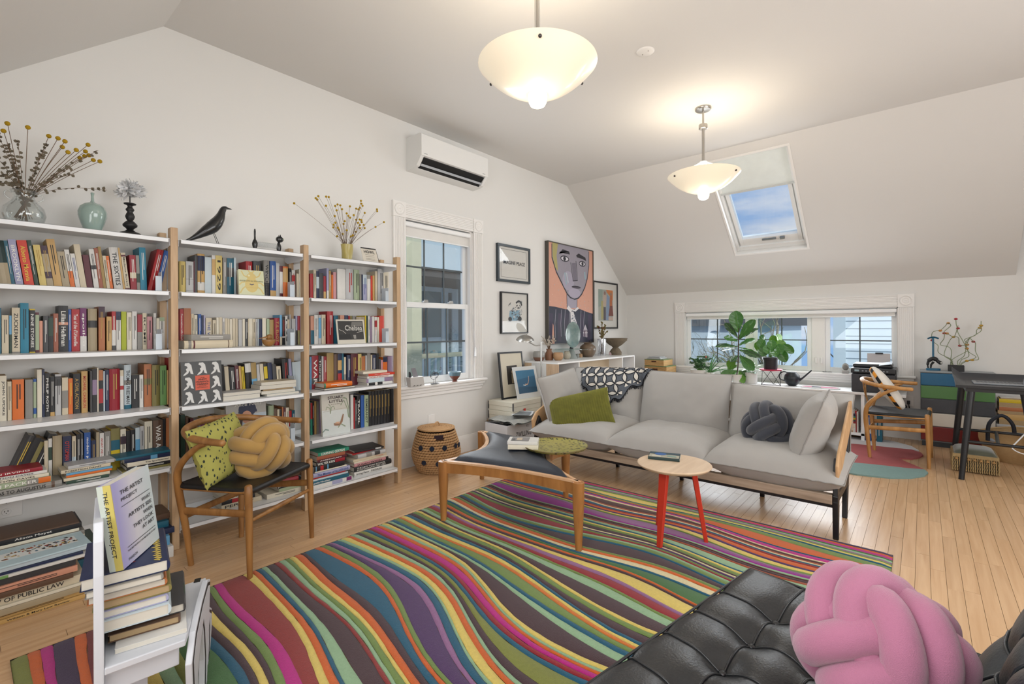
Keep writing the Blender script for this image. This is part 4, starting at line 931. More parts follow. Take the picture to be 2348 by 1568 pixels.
for k in range(nb):
    mb = MB()
    def bp_(u, v):
        s_ = (k + u) / nb; a = -PI * .46 + s_ * PI * .92; ph_ = (.30 + .06 * math.sin(s_ * 5)) + (v - .5) * .42
        q = Vector((.145 * math.cos(a * 1) * math.cos(ph_), .225 * math.sin(a) * math.cos(ph_), .06 * abs(math.sin(ph_)) ** .8)); return Mo @ (q * 1.012)
    mb.grid(bp_, 5, 4); mb.build('printed_band', bkm if k in (1, 3, 5, 7) else orm, th, smooth=80)
# black tufted leather lounge chair (nearest the camera)
bl = mat('black_leather', '#17191c', .36, var=.15, nscale=5, bump=.22, bscale=160, spec=.65); bl2 = mat('grey_black_leather', '#22272b', .42, var=.15, nscale=5, bump=.22, bscale=160, spec=.6)
lc = thing('lounge_chair', 'low black leather lounge chair with buttoned square tufting at the near right', 'chair', (1.25, .15, 0))
iv = Matrix.Translation(-Vector(lc.location))
# seat corners at z=.43: far-left A, near-left B; the seat runs from A towards C
A_ = P(1722, 1296, Z=.435); B_ = P(1352, 1556, Z=.435); A_.z = B_.z = 0
ex = (B_ - A_); Lx = ex.length; ex.normalize(); ey = Vector((ex.y, -ex.x, 0))        # ey points away from the rug
if ey.y > 0: ey = -ey
NX, NYT = 5, 4; cs = .160; Wd = NX * cs; Dp = NYT * cs * 1.0
def remap(t, bd):
    # position along the cushion (metres) -> panel coordinate
    for i in range(len(bd) - 1):
        if t <= bd[i + 1] + 1e-9: return i + (t - bd[i]) / (bd[i + 1] - bd[i])
    return len(bd) - 1
def tuft(M_, bx_, by_, th_, m, name, parent):
    g = 10; nx, ny = len(bx_) - 1, len(by_) - 1; cx_, cy_ = bx_[-1] / nx, by_[-1] / ny
    def zf(a, c):
        fa, fc = remap(a * bx_[-1], bx_), remap(c * by_[-1], by_); da = abs(fa - round(fa)); dc = abs(fc - round(fc))
        da2 = da if 0 < round(fa) < nx else .5; dc2 = dc if 0 < round(fc) < ny else .5
        dip = .006 * math.exp(-(da2 / .08) ** 1.3) + .007 * math.exp(-(da2 / .28) ** 2) + .006 * math.exp(-(dc2 / .08) ** 1.3) + .007 * math.exp(-(dc2 / .28) ** 2)
        both = .022 * math.exp(-((da2 ** 2 + dc2 ** 2) / .07))
        ed = min(a * nx, (1 - a) * nx, c * ny, (1 - c) * ny); roll = .010 * max(0, 1 - ed / .15) ** 2
        return -dip * .75 - both - roll
    mb = MB(); mb.T = iv @ M_; nu, nv = nx * g, ny * g
    mb.grid(lambda u, v: (u * cx_ * nx, v * cy_ * ny, zf(u, v)), nu, nv)
    X_, Y_ = cx_ * nx, cy_ * ny; e = .006
    rim = [(k / nu, 0) for k in range(nu)] + [(1, k / nv) for k in range(nv)] + [(1 - k / nu, 1) for k in range(nu)] + [(0, 1 - k / nv) for k in range(nv)]
    n = len(rim); vs_ = []
    for lv, (dz, o_) in enumerate(((None, 0), (-.045, .004), (-th_ + .02, .004), (-th_, -.006))):
        for (u, v) in rim:
            x_, y_ = u * X_, v * Y_; z_ = zf(u, v) if dz is None else dz
            x_ += o_ * (1 if u == 1 else (-1 if u == 0 else 0)); y_ += o_ * (1 if v == 1 else (-1 if v == 0 else 0)); vs_.append((x_, y_, z_))
    mb.add(vs_, [(l * n + k, l * n + (k + 1) % n, (l + 1) * n + (k + 1) % n, (l + 1) * n + k) for l in range(3) for k in range(n)] + [tuple(3 * n + k for k in range(n))])
    o = mb.build(name, m, parent, smooth=60)
    for rim_z in (-.014, -th_ + .006):
        q = MB(); q.T = iv @ M_; q.tube([(u * X_ + (.004 if u == 1 else -.004 if u == 0 else 0), v * Y_ + (.004 if v == 1 else -.004 if v == 0 else 0), rim_z) for u, v in rim], .0042, 6, closed=True); q.build('welt', m, o, smooth=70)
    for i in range(1, nx):
        q = MB(); q.T = iv @ M_; q.tube([(bx_[i], v / nv * Y_, zf(bx_[i] / X_, v / nv) + .003) for v in range(nv + 1)], .0032, 6); q.build('welt', m, o, smooth=70)
    for j in range(1, ny):
        q = MB(); q.T = iv @ M_; q.tube([(u / nu * X_, by_[j], zf(u / nu, by_[j] / Y_) + .003) for u in range(nu + 1)], .0032, 6); q.build('welt', m, o, smooth=70)
    for i in range(1, nx):
        for j in range(1, ny):
            q = MB(); q.T = iv @ M_ @ Matrix.Translation((bx_[i], by_[j], zf(bx_[i] / X_, by_[j] / Y_) + .006)); q.ball((0, 0, 0), .011, 10, 8, (1, 1, .6)); q.build('button', m, o, smooth=70)
    return o
Ms = Matrix(((ex.x, ey.x, 0, A_.x), (ex.y, ey.y, 0, A_.y), (0, 0, 1, .435), (0, 0, 0, 1)))
BXS = [0, .215, .370, .525, .680, .86]; BYS = [0, .165, .318, .470, .62]
tuft(Ms, BXS, BYS, .105, bl, 'seat_cushion', lc)
# back cushion leans away from the seat's rear edge
bo = Vector((1.575, -.075, .43))
up = Vector((.05, -.14, .26)).normalized(); nrm_b = ex.cross(up).normalized(); nrm_b = nrm_b if nrm_b.y > 0 else -nrm_b
up = nrm_b.cross(ex); up = up if up.z > 0 else -up
Mb = Matrix(((ex.x, up.x, nrm_b.x, bo.x), (ex.y, up.y, nrm_b.y, bo.y), (ex.z, up.z, nrm_b.z, bo.z), (0, 0, 0, 1)))
tuft(Mb, [0, .16, .315, .47, .625, .80], [0, .15, .30, .45], .10, bl2, 'back_cushion', lc)
chm = mat('chrome', '#c8c8c8', .12, 1, var=.02); Fz = tuple(ex.cross(Vector((0, 0, 1))))
for s_ in (.14, .72):
    mb = MB(); mb.T = iv; o_ = A_ + ex * s_; zz = lambda z: Vector((0, 0, z))
    mb.tube(bez([o_ + ey * .06 + zz(.030), o_ + ey * .16 + zz(.17), o_ + ey * .36 + zz(.27), o_ + ey * .66 + zz(.40), o_ + ey * .84 + zz(.74)], 7), [(.006, .017)] * 29, 8, flat_=Fz); mb.build('frame_bar', chm, lc, smooth=60)
    mb = MB(); mb.T = iv
    mb.tube(bez([o_ + ey * .66 + zz(.006), o_ + ey * .50 + zz(.19), o_ + ey * .26 + zz(.29), o_ + ey * .05 + zz(.315)], 7), [(.006, .017)] * 22, 8, flat_=Fz); mb.build('frame_bar', chm, lc, smooth=60)
knot('large pink knot cushion on the black leather lounge chair', tuple(P(2008, 1478, Z=.585)), .136, .036, pinkk, (.5, -.3, 1.1))
# books
BC = {'dkteal': ('#16302f', 'dark teal'), 'teal': ('#155a70', 'teal'), 'lav': ('#9a9ab8', 'lavender'), 'scar': ('#c8351c', 'scarlet'), 'dkgrn': ('#1f3a2c', 'dark green'),
      'butter': ('#cdb76c', 'butter yellow'), 'plum': ('#3a2233', 'plum'), 'tan': ('#bf9a5e', 'tan'), 'khaki': ('#a3957a', 'khaki'), 'white': ('#d2d0cb', 'white'),
      'cream': ('#c9bda4', 'cream'), 'maroon': ('#541523', 'maroon'), 'brick': ('#96543c', 'brick red'), 'gold': ('#9a8048', 'dull gold'), 'orange': ('#d2691c', 'orange'),
      'crim': ('#8e1426', 'crimson'), 'red': ('#a51d22', 'red'), 'black': ('#17171a', 'black'), 'blue': ('#1c4f96', 'blue'), 'turq': ('#127894', 'turquoise'), 'navy': ('#182446', 'navy'),
      'pink': ('#c08a8e', 'pink'), 'salmon': ('#c98f76', 'salmon'), 'grey': ('#85827c', 'grey'), 'purp': ('#6d2460', 'purple'), 'lime': ('#a3ad12', 'lime green'), 'pale': ('#b9c6cc', 'pale blue'),
      'olive': ('#7c7440', 'olive'), 'green': ('#6f9a5a', 'leaf green'), 'brown': ('#5c4434', 'brown'), 'sage': ('#9aa88a', 'sage green'), 'yellow': ('#c9ae14', 'yellow'), 'copper': ('#a8663a', 'copper'),
      'sky': ('#5f9ac0', 'sky blue'), 'char': ('#3a3a3c', 'charcoal'), 'ivory': ('#d6cfbc', 'ivory'), 'mauve': ('#8a7590', 'mauve'), 'jade': ('#1f8066', 'jade green'), 'lgrey': ('#b3b3b3', 'light grey')}
TC = {'w': '#e2e0da', 'k': '#1c1c1e', 'y': '#d8b83c', 'r': '#b02a20', 'b': '#2a4a8c', 'g': '#b0904a', 'o': '#d2752c', 'n': None}
TCN = {'w': 'white', 'k': 'black', 'y': 'yellow', 'r': 'red', 'b': 'blue', 'g': 'gold', 'o': 'orange'}
pagem = [mat('pages_white', '#c9c4b8', .9, var=.1, nscale=3, stretch=(1, 1, 90)), mat('pages_old', '#a8906c', .9, var=.14, nscale=3, stretch=(1, 1, 90))]
covers = {}
def cov(c):
    if c not in covers: covers[c] = mat('cover_' + BC[c][1].replace(' ', '_'), BC[c][0], .45, var=.07, nscale=25)
    return covers[c]
BOOKS = []
def book(M_, t, h, d, c, label=None, group=None, page=0, title=None, tc='w', tf=(.12, .88), tw=.5, bands=(), hard=False, upright=True, fore=False):
    """local x = thickness, z = height, spine at y=0 facing -y, depth along +y"""
    o = bpy.data.objects.new('book', None); C.objects.link(o); o.matrix_world = M_; o.empty_display_size = .02
    ct = .0022 if hard else .0009; e = .003 if hard else 0
    if fore: F = lambda x, y, z: (x, d - y, z)
    else: F = lambda x, y, z: (x, y, z)
    mb = MB(); bl_ = t * .18 if hard else t * .04
    n = 4; sp = [(t * k / n, -bl_ * math.sin(PI * k / n)) for k in range(n + 1)]
    outer = [(0, d)] + sp + [(t, d)]; inner = [(t - ct, d), (t - ct, ct)] + [(ct, ct), (ct, d)]
    poly = outer + inner
    vs_ = [F(x, y, 0) for x, y in poly] + [F(x, y, h) for x, y in poly]; n_ = len(poly)
    # outer skin, inner skin, ends as strips
    fs = [(i, i + 1, i + 1 + n_, i + n_) for i in range(n_ - 1)] + [(n_ - 1, 0, n_, 2 * n_ - 1)]
    L = len(outer); fs += [(0, 1, n_ - 2, n_ - 1), tuple(range(1, L - 1)) + (L + 1, L + 2) if False else (1, 2, n_ - 2), (L - 2, L - 1, L, L + 1)]
    fs += [(2, 3, 4, L + 1, n_ - 2)]; top = [tuple(i + n_ for i in f) for f in fs[n_:]]
    mb.add(vs_, fs + top); mb.build('cover', cov(c), o)
    mb = MB(); a = (ct, t - ct, ct, d - e - .001, e, h - e)
    y0, y1 = (a[2], a[3]) if not fore else (d - a[3], d - a[2]); mb.box(a[0], a[1], min(y0, y1), max(y0, y1), a[4], a[5]); mb.build('pages', pagem[page], o)
    def onsp(x): return -bl_ * math.sin(PI * min(1, max(0, x / t)))
    for (f0, f1, bc) in bands:
        mb = MB(); mb.add([F(x, y - .0004, h * f) for f in (f0, f1) for x, y in sp], [(i, i + 1, i + 2 + n, i + 1 + n) for i in range(n)]); mb.build('spine_band', cov(bc), o)
    if title and not fore:
        yy = -bl_ - .0009; w_ = t * tw; Lz = h * (tf[1] - tf[0])
        if title == '=':
            for q in (.36, .60):
                mb = MB(); zz = h * tf[1]; ln = Lz * (.8 if q < .5 else .5); mb.quad((t * q, yy, zz - ln), (t * q + t * .10, yy, zz - ln), (t * q + t * .10, yy, zz), (t * q, yy, zz)); mb.build('title_rule', flat(TC[tc]), o)
        elif upright: text(title, o, (t / 2 - w_ / 2, yy, h * tf[1]), (0, 0, -1), (1, 0, 0), Lz, w_, TC[tc], 'title')
        else: text(title, o, (t / 2 + w_ / 2, yy, h * tf[0]), (0, 0, 1), (-1, 0, 0), Lz, w_, TC[tc], 'title')
    o['label'] = label or ''; o['category'] = 'book'
    if group: o['group'] = group
    BOOKS.append(o); return o
def sizeword(t, h):
    return ('thick' if t > .034 else 'slim' if t < .014 else '') , ('tall' if h > .235 else 'short' if h < .165 else '')
USED = set()
def uniq(lab):
    if len(lab.split()) > 14: lab = lab.replace(', before the leaning pair', '').replace(', leaning group', '').replace(', right half', '')
    lab = ' '.join(lab.split()[:16])
    if lab not in USED: USED.add(lab); return lab
    for w_ in ('second such ', 'third such ', 'fourth such ', 'fifth such ', 'sixth such ', 'seventh such '):
        if w_ + lab not in USED: USED.add(w_ + lab); return w_ + lab
    return lab
def row(spec, ox, oy, sc, z, where, Ys=3.39, lean=0, d=.12, page=0, group=None, hard=False):
    """spec lines: x0 x1 top colour textcolour title [band...] in the close-up's pixels"""
    ent = []
    for ln in spec.strip().split('\n'):
        f = ln.split('|'); a = f[0].split(); x0, x1, tp = float(a[0]), float(a[1]), float(a[2]); c = a[3]; tc = a[4] if len(a) > 4 else 'n'
        ty = float(a[5]) if len(a) > 5 else None
        title = f[1].strip() if len(f) > 1 and f[1].strip() else ('=' if tc != 'n' else None)
        bands = [tuple([float(q.split(':')[0]), float(q.split(':')[1]), q.split(':')[2]]) for q in f[2].split()] if len(f) > 2 else []
        ent.append((x0, x1, tp, c, tc, title, bands, ty))
    for i, (x0, x1, tp, c, tc, title, bands, ty) in enumerate(ent):
        u0, u1, vt = ox + x0 / sc, ox + x1 / sc, oy + tp / sc; Y_ = ty or Ys
        vb = 752.4 + (1.25 - z) * F_PX / ((P(u0, 800, Y=Y_).x) * ca + Y_ * sa)
        X_0, X_1 = P(u0, vb, Y=Y_).x, P(u1, vb, Y=Y_).x
        if X_1 < .05: continue
        h = P(u0, vt, Y=Y_).z - z; t = X_1 - X_0 - .0006
        lx = lean if not isinstance(lean, (list, tuple)) else 0
        h = max(.09, min(.285, h / math.cos(lx)))
        dd = d if h < .205 else d + .025; dd = min(dd, 3.525 - Y_)
        s1, s2 = sizeword(t, h); nm = BC[c][1]
        L_ = BC[ent[i - 1][3]][1] if i else None; R_ = BC[ent[i + 1][3]][1] if i + 1 < len(ent) else None
        if L_ and R_: pos = 'between %s and %s books' % (L_, R_)
        elif R_: pos = 'at the left, before the %s book' % R_
        else: pos = 'at the right, after the %s book' % L_
        let = ''
        if bands: let = ' with %s band' % BC[bands[0][2]][1]
        elif tc in TCN: let = ' with %s title' % TCN[tc]
        lab = ' '.join(('%s %s %s book%s %s, %s' % (s1, s2, nm, let, pos, where)).split())
        if len(lab.split()) > 14: lab = ' '.join(('%s %s book%s %s, %s' % (s1, nm, let, pos, where)).split())
        if len(lab.split()) > 14: lab = ' '.join(('%s book %s, %s' % (nm, pos.replace('between ', 'amid ').replace(' books', ''), where.replace('book shelf', 'shelf'))).split())
        M_ = Matrix.Translation((X_0, Y_, z + .0005)) 
        if lx: M_ = Matrix.Translation((X_0 + (t * (1 - math.cos(lx)) if lx < 0 else 0), Y_, z + .0005 + (t * math.sin(-lx) * 0 + (0 if lx > 0 else 0)))) @ Matrix.Rotation(lx, 4, 'Y') @ Matrix.Translation((0, 0, t * abs(math.sin(lx)) if lx > 0 else 0))
        book(M_, t, h, dd, c, uniq(lab), group or ('books on the ' + where), page=page if i % 3 else 0, title=title, tc=tc if tc != 'n' else 'w', bands=bands, hard=hard or (t > .03 and i % 2 == 0))
LT = 'top book shelf, left bay'
row("""-130 280 240 dkteal n||0:.5:khaki
285 375 245 teal w
385 575 215 lav w|BROOKLYN
595 830 235 scar y|Alberto Moravia
842 945 235 dkgrn w
965 1135 345 butter g
1140 1300 360 plum g||.02:.22:khaki .38:.8:khaki
1308 1505 210 tan k
1512 1690 500 khaki k
1697 1812 455 white k||0:.45:orange
1822 1935 550 white b
1942 2090 330 cream n""", 0, 530, 10.455, 1.468, LT, 3.38, lean=-.125)
row("""0 150 575 maroon n
170 295 440 white k||.5:.6:char
300 395 420 brick w
398 470 385 gold n
478 560 600 cream k
562 632 605 orange w
655 868 400 white k|THE SIXTIES
872 920 410 tan n
925 1035 530 cream k|Madame Bovary|.9:.95:maroon .0:.08:maroon""", 200, 530, 10.455, 1.468, LT + ', right half', 3.38, lean=-.105)
row("""1045 1195 570 crim w||.36:.52:cream
1200 1280 580 grey n||.25:.5:dkgrn
1285 1440 390 turq w""", 200, 530, 10.455, 1.468, LT + ', before the leaning pair', 3.38, lean=-.03)
row("""1440 1605 430 red w
1615 1745 450 blue w""", 200, 530, 10.455, 1.468, LT + ', leaning pair', 3.37, lean=.19)
L2 = 'second shelf, left bay'
row("""-80 38 270 teal n
45 215 445 cream k
225 285 455 sky n||0:.5:dkgrn
290 485 265 cream k|ZUCKERMAN|.0:.03:grey
492 695 155 turq k
708 850 295 black w|NINE STORIES|.0:.02:yellow .97:1:yellow
852 945 380 sage n||0:.06:maroon .94:1:maroon
948 1030 580 salmon n
1040 1160 465 char w
1165 1280 475 black n||.45:.95:dkgrn
1285 1405 405 brick w
1410 1640 215 black w|Lillian Hellman|.58:.64:salmon
1643 1715 310 blue w
1720 1915 300 red w|Tess of the d'Urbervilles
1925 2080 275 purp w|spoiled|0:.35:white""", 0, 680, 10.455, 1.139, L2, 3.40)
row("""20 240 290 khaki n||.55:.72:char
275 430 240 copper g||.75:1:plum
470 590 480 tan k
595 690 355 red w||0:.12:char .12:.52:white
700 810 360 white k||.78:1:navy
820 945 360 lime n
955 1070 380 ivory k
1080 1195 355 white k
1205 1325 430 grey n||.5:1:crim
1330 1430 395 cream k|ROME
1440 1565 480 pink k
1595 1660 395 white k
1665 1735 520 ivory n||.0:.2:cream
1740 1860 495 white k||.88:1:sage""", 200, 680, 10.455, 1.139, L2 + ', right half', 3.40)
L3 = 'third shelf, left bay'
row("""-60 -2 395 navy n
0 145 385 ivory k|JOHN UPDIKE
160 250 510 cream k
262 515 470 orange k
535 700 470 grey n
710 775 450 sage n||.1:.25:blue .92:1:blue
790 890 255 ivory n
895 950 250 navy w
958 1055 330 black w|PHILIP ROTH
1065 1160 410 black w||0:.1:tan
1170 1300 355 lgrey k||.72:.95:char
1315 1445 425 cream n||.18:.65:grey
1450 1545 445 orange y
1555 1705 345 black g|A CIVIL ACTION
1725 1860 290 tan r|MICHAEL CHABON""", 0, 820, 9.225, .811, L3, 3.39, page=1)
row("""65 110 470 char n
112 210 430 black n||.4:.75:mauve
215 245 400 ivory n
248 340 450 black n||.2:.55:red .75:1:copper
345 378 470 pale n
385 465 445 navy w
470 690 430 crim g
700 775 450 white n||.85:1:cream .5:.6:red
785 935 340 pale k|THOMAS FRIEDMAN|0:.09:teal .55:.65:grey
945 1100 555 black w
1108 1190 550 white k
1205 1365 325 copper k||.52:.66:olive
1375 1540 345 olive k
1545 1680 355 green k
1690 1715 450 tan n
1722 1828 140 red w|CLASSIC POETRY""", 200, 800, 9.225, .811, L3 + ', right half', 3.37, page=1)
L4 = 'fourth shelf, left bay'
row("""20 190 470 char y
195 330 500 black n
335 430 525 black n||.1:.95:olive
440 610 440 black w
620 750 680 red n""", 0, 950, 7.84, .479, L4 + ', leaning group', 3.40, lean=.36, page=1)
row("""800 870 480 cream n
875 940 440 white n||.5:.8:dkgrn
950 1120 390 khaki n
1130 1290 400 navy r|OTTOMAN EMPIRE
1300 1370 395 cream k||0:.5:pale
1380 1450 360 black w
1455 1500 350 char w""", 0, 950, 7.84, .479, L4, 3.38, page=1)
row("""-50 65 490 blue w|modern poetry
75 160 630 navy g
165 222 480 khaki n
228 305 500 white r|WHAT WE LIVE FOR
312 425 470 grey w
430 590 420 yellow n||.48:.72:teal .72:1:olive
600 700 430 ivory k||.62:.82:plum
705 780 460 black n
785 865 440 black w
870 950 400 pale n||.0:.7:sky
955 1025 370 lgrey k
1035 1175 290 ivory k
1185 1365 270 brown w|WAR AND
1370 1415 240 black n
1420 1480 225 copper n""", 200, 930, 7.84, .479, L4 + ', right half', 3.38, page=1)
M1 = 'top book shelf, middle bay'
row("""78 250 470 butter k
262 470 470 lgrey k||.45:.46:grey .1:.11:grey
475 505 460 maroon n
508 570 300 char n
580 780 260 tan k||.1:.3:white .58:.95:navy
785 970 350 pale n
980 1080 300 white n||.5:.9:tan
1085 1265 305 butter k|1929
1285 1390 370 grey w
1400 1585 380 teal w||.5:.75:char
1590 1650 370 pale n""", 405, 560, 12.065, 1.468, M1, 3.38)
row("""230 410 350 red w
440 640 340 char g
720 880 320 grey k|WINCHELL|0:.4:char
900 1060 340 blue w||0:.2:tan
1065 1160 400 lgrey n
1165 1250 475 maroon n||.15:.82:white
1255 1395 490 orange n||.5:.95:tan
1420 1490 545 black w||0:.15:sky
1500 1590 590 white r||.5:.82:red
1595 1625 620 brown n
1630 1700 690 cream n
1710 1785 570 ivory n""", 545, 570, 12.06, 1.468, M1 + ', right half', 3.40)
M2 = 'second shelf, middle bay'
row("""102 210 235 red w|Conversations with Elizabeth
215 420 210 copper n
425 505 370 cream k
512 605 400 ivory k
625 715 380 blue w
720 775 410 navy n
780 830 410 lav n
845 1015 490 cream b|THE WAY
1040 1140 550 cream k
1150 1220 475 ivory n
1228 1315 470 cream n
1325 1390 500 white k
1398 1470 500 cream n
1475 1530 510 cream n
1535 1600 515 ivory n
1610 1700 505 cream n
1708 1760 505 cream n""", 405, 690, 12.54, 1.139, M2, 3.41, page=1)
row("""25 135 530 lgrey n
145 215 515 ivory n
222 295 510 char w
300 325 515 cream n
328 430 505 ivory n
435 515 515 cream k
520 575 515 lgrey k
580 612 515 pale n
618 705 520 navy n
712 820 490 ivory n
840 920 510 sage n
925 1040 540 gold n
1060 1205 490 crim g|T.S. ELIOT|
1215 1280 400 sky n||0:.28:cream
1285 1365 450 black r||.26:.31:white
1370 1440 430 white k|1929
1445 1490 530 cream n
1495 1535 390 lgrey n
1560 1665 510 lgrey n""", 545, 690, 12.54, 1.139, M2 + ', right half', 3.41, page=1)
row("""1670 1720 430 lav n||0:.5:black
1728 1790 430 crim n||0:.5:olive
1800 1868 440 mauve n""", 545, 690, 12.54, 1.139, M2 + ', end group', 3.43)
M3 = 'third shelf, middle bay'
row("""640 720 880 black n
722 775 900 cream n
780 850 910 char w
855 905 885 maroon w
908 935 890 tan n
940 975 900 yellow k
985 1060 860 black n||.72:1:white
1062 1130 850 sky n||.5:1:gold
1135 1170 870 lgrey n
1175 1220 865 cream n
1225 1270 860 black n||.5:.9:yellow
1275 1330 850 navy n
1335 1380 870 char n
1385 1440 895 cream k
1460 1540 800 black r
1545 1580 800 lav n
1590 1700 840 pale n""", 400 - 10, 680, 5.6, .811, M3, 3.40, lean=-.06, page=1)
M4 = 'fourth shelf, middle bay'
row("""120 240 500 dkgrn n
250 330 560 brown n
380 470 600 maroon n
480 560 640 white n
660 780 640 white n||.1:.95:purp
790 985 600 yellow k|INTO
990 1100 560 salmon n
1110 1240 540 maroon w
1255 1395 360 ivory k""", 405, 910, 12.06, .479, M4, 3.39, page=1)
row("""400 540 340 sage n
545 625 430 brown n
630 685 435 cream n||.3:.6:char
690 745 440 black n||0:.4:olive
750 785 370 copper n
790 845 400 maroon w
850 930 390 ivory k
935 1000 470 red n||0:.45:white
1005 1080 460 teal w""", 580, 900, 11.2, .479, M4 + ', right half', 3.37, page=1)
R1 = 'top book shelf, right bay'
row("""165 255 530 red n
275 360 405 cream k
365 455 450 navy n||.4:.8:pale
460 595 510 char n
600 680 610 crim n||0:.35:tan
705 770 350 lav n||0:.3:white
775 850 440 gold w
858 915 570 orange n
920 1015 480 pink n
1050 1320 370 white n
1330 1575 375 lgrey r
1590 1711 400 sage k""", 700, 590, 14.26, 1.468, R1, 3.40)
row("""165 345 400 sage k
355 415 540 grey n
420 460 560 navy n
465 590 565 pale b||0:.65:lav
600 710 570 white n||.85:1:grey
720 775 600 scar n
780 845 590 tan n
865 935 450 cream n
950 1135 380 lgrey k
1140 1305 470 ivory k""", 800, 590, 14.25, 1.468, R1 + ', right half', 3.40)
R2 = 'second shelf, right bay'
row("""160 215 320 salmon n||0:.5:teal
220 285 300 white k
290 335 300 lgrey n||.2:.9:sky
340 405 295 cream k
430 530 240 red w
540 605 310 teal n
610 640 310 brown n
645 712 305 salmon n
715 775 305 navy n
780 805 315 red n
808 840 315 olive n
845 895 315 grey n
905 1045 330 khaki n
1048 1070 310 yellow n
1073 1095 310 dkgrn n
1100 1130 325 white k
1135 1160 335 mauve n
1165 1200 325 white n
1205 1245 330 white r||.6:.85:crim
1250 1280 335 ivory n
1285 1360 315 scar n""", 690, 680, 7.128, 1.139, R2, 3.40)
R3 = 'third shelf, right bay'
row("""125 158 190 sky n
162 325 170 crim w|WAR|.15:.32:char
330 402 165 black w|Thoreau
405 450 180 lgrey n
455 525 185 crim w
530 695 100 gold n
700 795 130 brown n
800 895 120 navy n||.1:.4:red .5:.8:tan
900 945 110 teal n
950 1000 200 cream n||0:.4:grey
1020 1110 150 navy w
1120 1290 120 maroon g
1295 1380 125 butter k
1385 1470 180 copper n
1475 1515 160 lgrey n
1520 1600 105 grey n
1610 1640 145 cream n
1645 1730 140 navy w
1740 1800 110 black n
1805 1850 250 char n
1855 1900 270 pink n
1905 2010 200 orange n||.8:1:navy
2020 2140 180 mauve n""", 700, 800, 10.67, .811, R3, 3.385, page=1)
R4 = 'fourth shelf, right bay'
row("""130 178 470 jade n||.5:1:red
182 220 430 black w
225 275 430 tan n
280 345 440 grey n
348 400 400 mauve n""", 700, 880, 10.67, .479, R4 + ', left end', 3.38, page=1)
row("""1110 1180 270 white n
1185 1215 340 red n
1220 1265 400 char w
1270 1350 300 black w|TRAVEL
1360 1445 285 blue n
1450 1548 280 sage k|REMBRANDT
1555 1635 190 black g|
1640 1705 190 black g|
1710 1775 180 black g|
1780 1850 170 black g|
1855 1920 160 black g|
1925 2000 150 black g|
2005 2075 145 black g|
2085 2165 120 black n""", 700, 880, 10.67, .479, R4, 3.33, page=1)
# books lying flat
def lying(u0, u1, v, Y_, z, t, c, label, d=.15, rot=0, title=None, tc='w', fore=False, bands=(), page=0, hard=False, group=None, tf=(.08, .8), tw=.55, Lx=None, X=None):
    """spine towards the room, running along x from the pixel column u0 to u1 at depth Y_"""
    X_0 = P(u0, v, Y=Y_).x if X is None else X; X_1 = P(u1, v, Y=Y_).x if Lx is None else X_0 + Lx; h = X_1 - X_0
    # local z (height) -> world +x ; local x (thickness) -> world +z ; spine still faces -y
    R_ = Matrix(((0, 0, 1, 0), (0, 1, 0, 0), (1, 0, 0, 0), (0, 0, 0, 1)))
    R_ = Matrix(((0, 0, 1, 0), (0, 1, 0, 0), (-1, 0, 0, t), (0, 0, 0, 1)))
    M_ = Matrix.Translation((X_0 + h / 2, Y_, z)) @ Matrix.Rotation(rot, 4, 'Z') @ Matrix.Translation((-h / 2, 0, 0)) @ R_
    return book(M_, t, h, d, c, uniq(label), group, page=page, title=title, tc=tc, tf=tf, tw=tw, bands=bands, hard=hard, upright=False, fore=fore)
def pile(z, items, group=None):
    zz = z + .001
    for it in items:
        lying(*it[:2], it[2], it[3], zz, it[4], it[5], it[6], group=group, **(it[7] if len(it) > 7 else {})); zz += it[4] + .0012
    return zz
g1 = 'books lying in front on the fourth shelf, left bay'
pile(.479, [(-60, 142, 1120, 3.245, .030, 'grey', 'taupe grey hardback at the bottom of the left pile, fourth shelf, left bay', dict(title='AENEAS TO AUGUSTUS', tc='k', hard=True, bands=((.87, .91, 'brown'),))),
            (-60, 118, 1105, 3.25, .026, 'sage', 'sage, grey and orange spined book, second from bottom of left pile, left bay', dict(title='ANN PACKER', tc='w', bands=((.82, .99, 'orange'), (.66, .82, 'grey')))),
            (-60, 112, 1092, 3.255, .015, 'ivory', 'ivory paperback with black author name, left pile, fourth shelf, left bay', dict(title='ROBERTSON DAVIES', tc='k')),
            (-60, 108, 1082, 3.26, .013, 'white', 'white paperback above the ivory one, left pile, fourth shelf, left bay', dict(title='ROBERTSON DAVIES', tc='k')),
            (-60, 98, 1075, 3.262, .018, 'crim', 'crimson paperback topping the left pile, fourth shelf, left bay', dict(title='JOHN IRVING', tc='w', rot=.03))], g1)
pile(.479, [(152, 250, 1110, 3.25, .015, 'dkgrn', 'dark green paperback at the bottom of the middle pile, fourth shelf, left bay', dict(title='=', tc='w')),
            (146, 252, 1100, 3.25, .014, 'cream', 'cream paperback second in the middle pile, fourth shelf, left bay', {}),
            (152, 256, 1092, 3.255, .010, 'orange', 'slim orange-spined paperback in the middle pile, fourth shelf, left bay', {}),
            (152, 258, 1086, 3.255, .010, 'sky', 'slim sky blue paperback in the middle pile, fourth shelf, left bay', {}),
            (140, 254, 1080, 3.26, .016, 'cream', 'cream paperback with black name in the middle pile, fourth shelf, left bay', dict(title='ROBERTSON DAVIES', tc='k')),
            (156, 263, 1070, 3.262, .016, 'lgrey', 'light grey paperback topping the middle pile, fourth shelf, left bay', dict(title='=', tc='k', rot=.03))], 'books in the middle pile, fourth shelf, left bay')
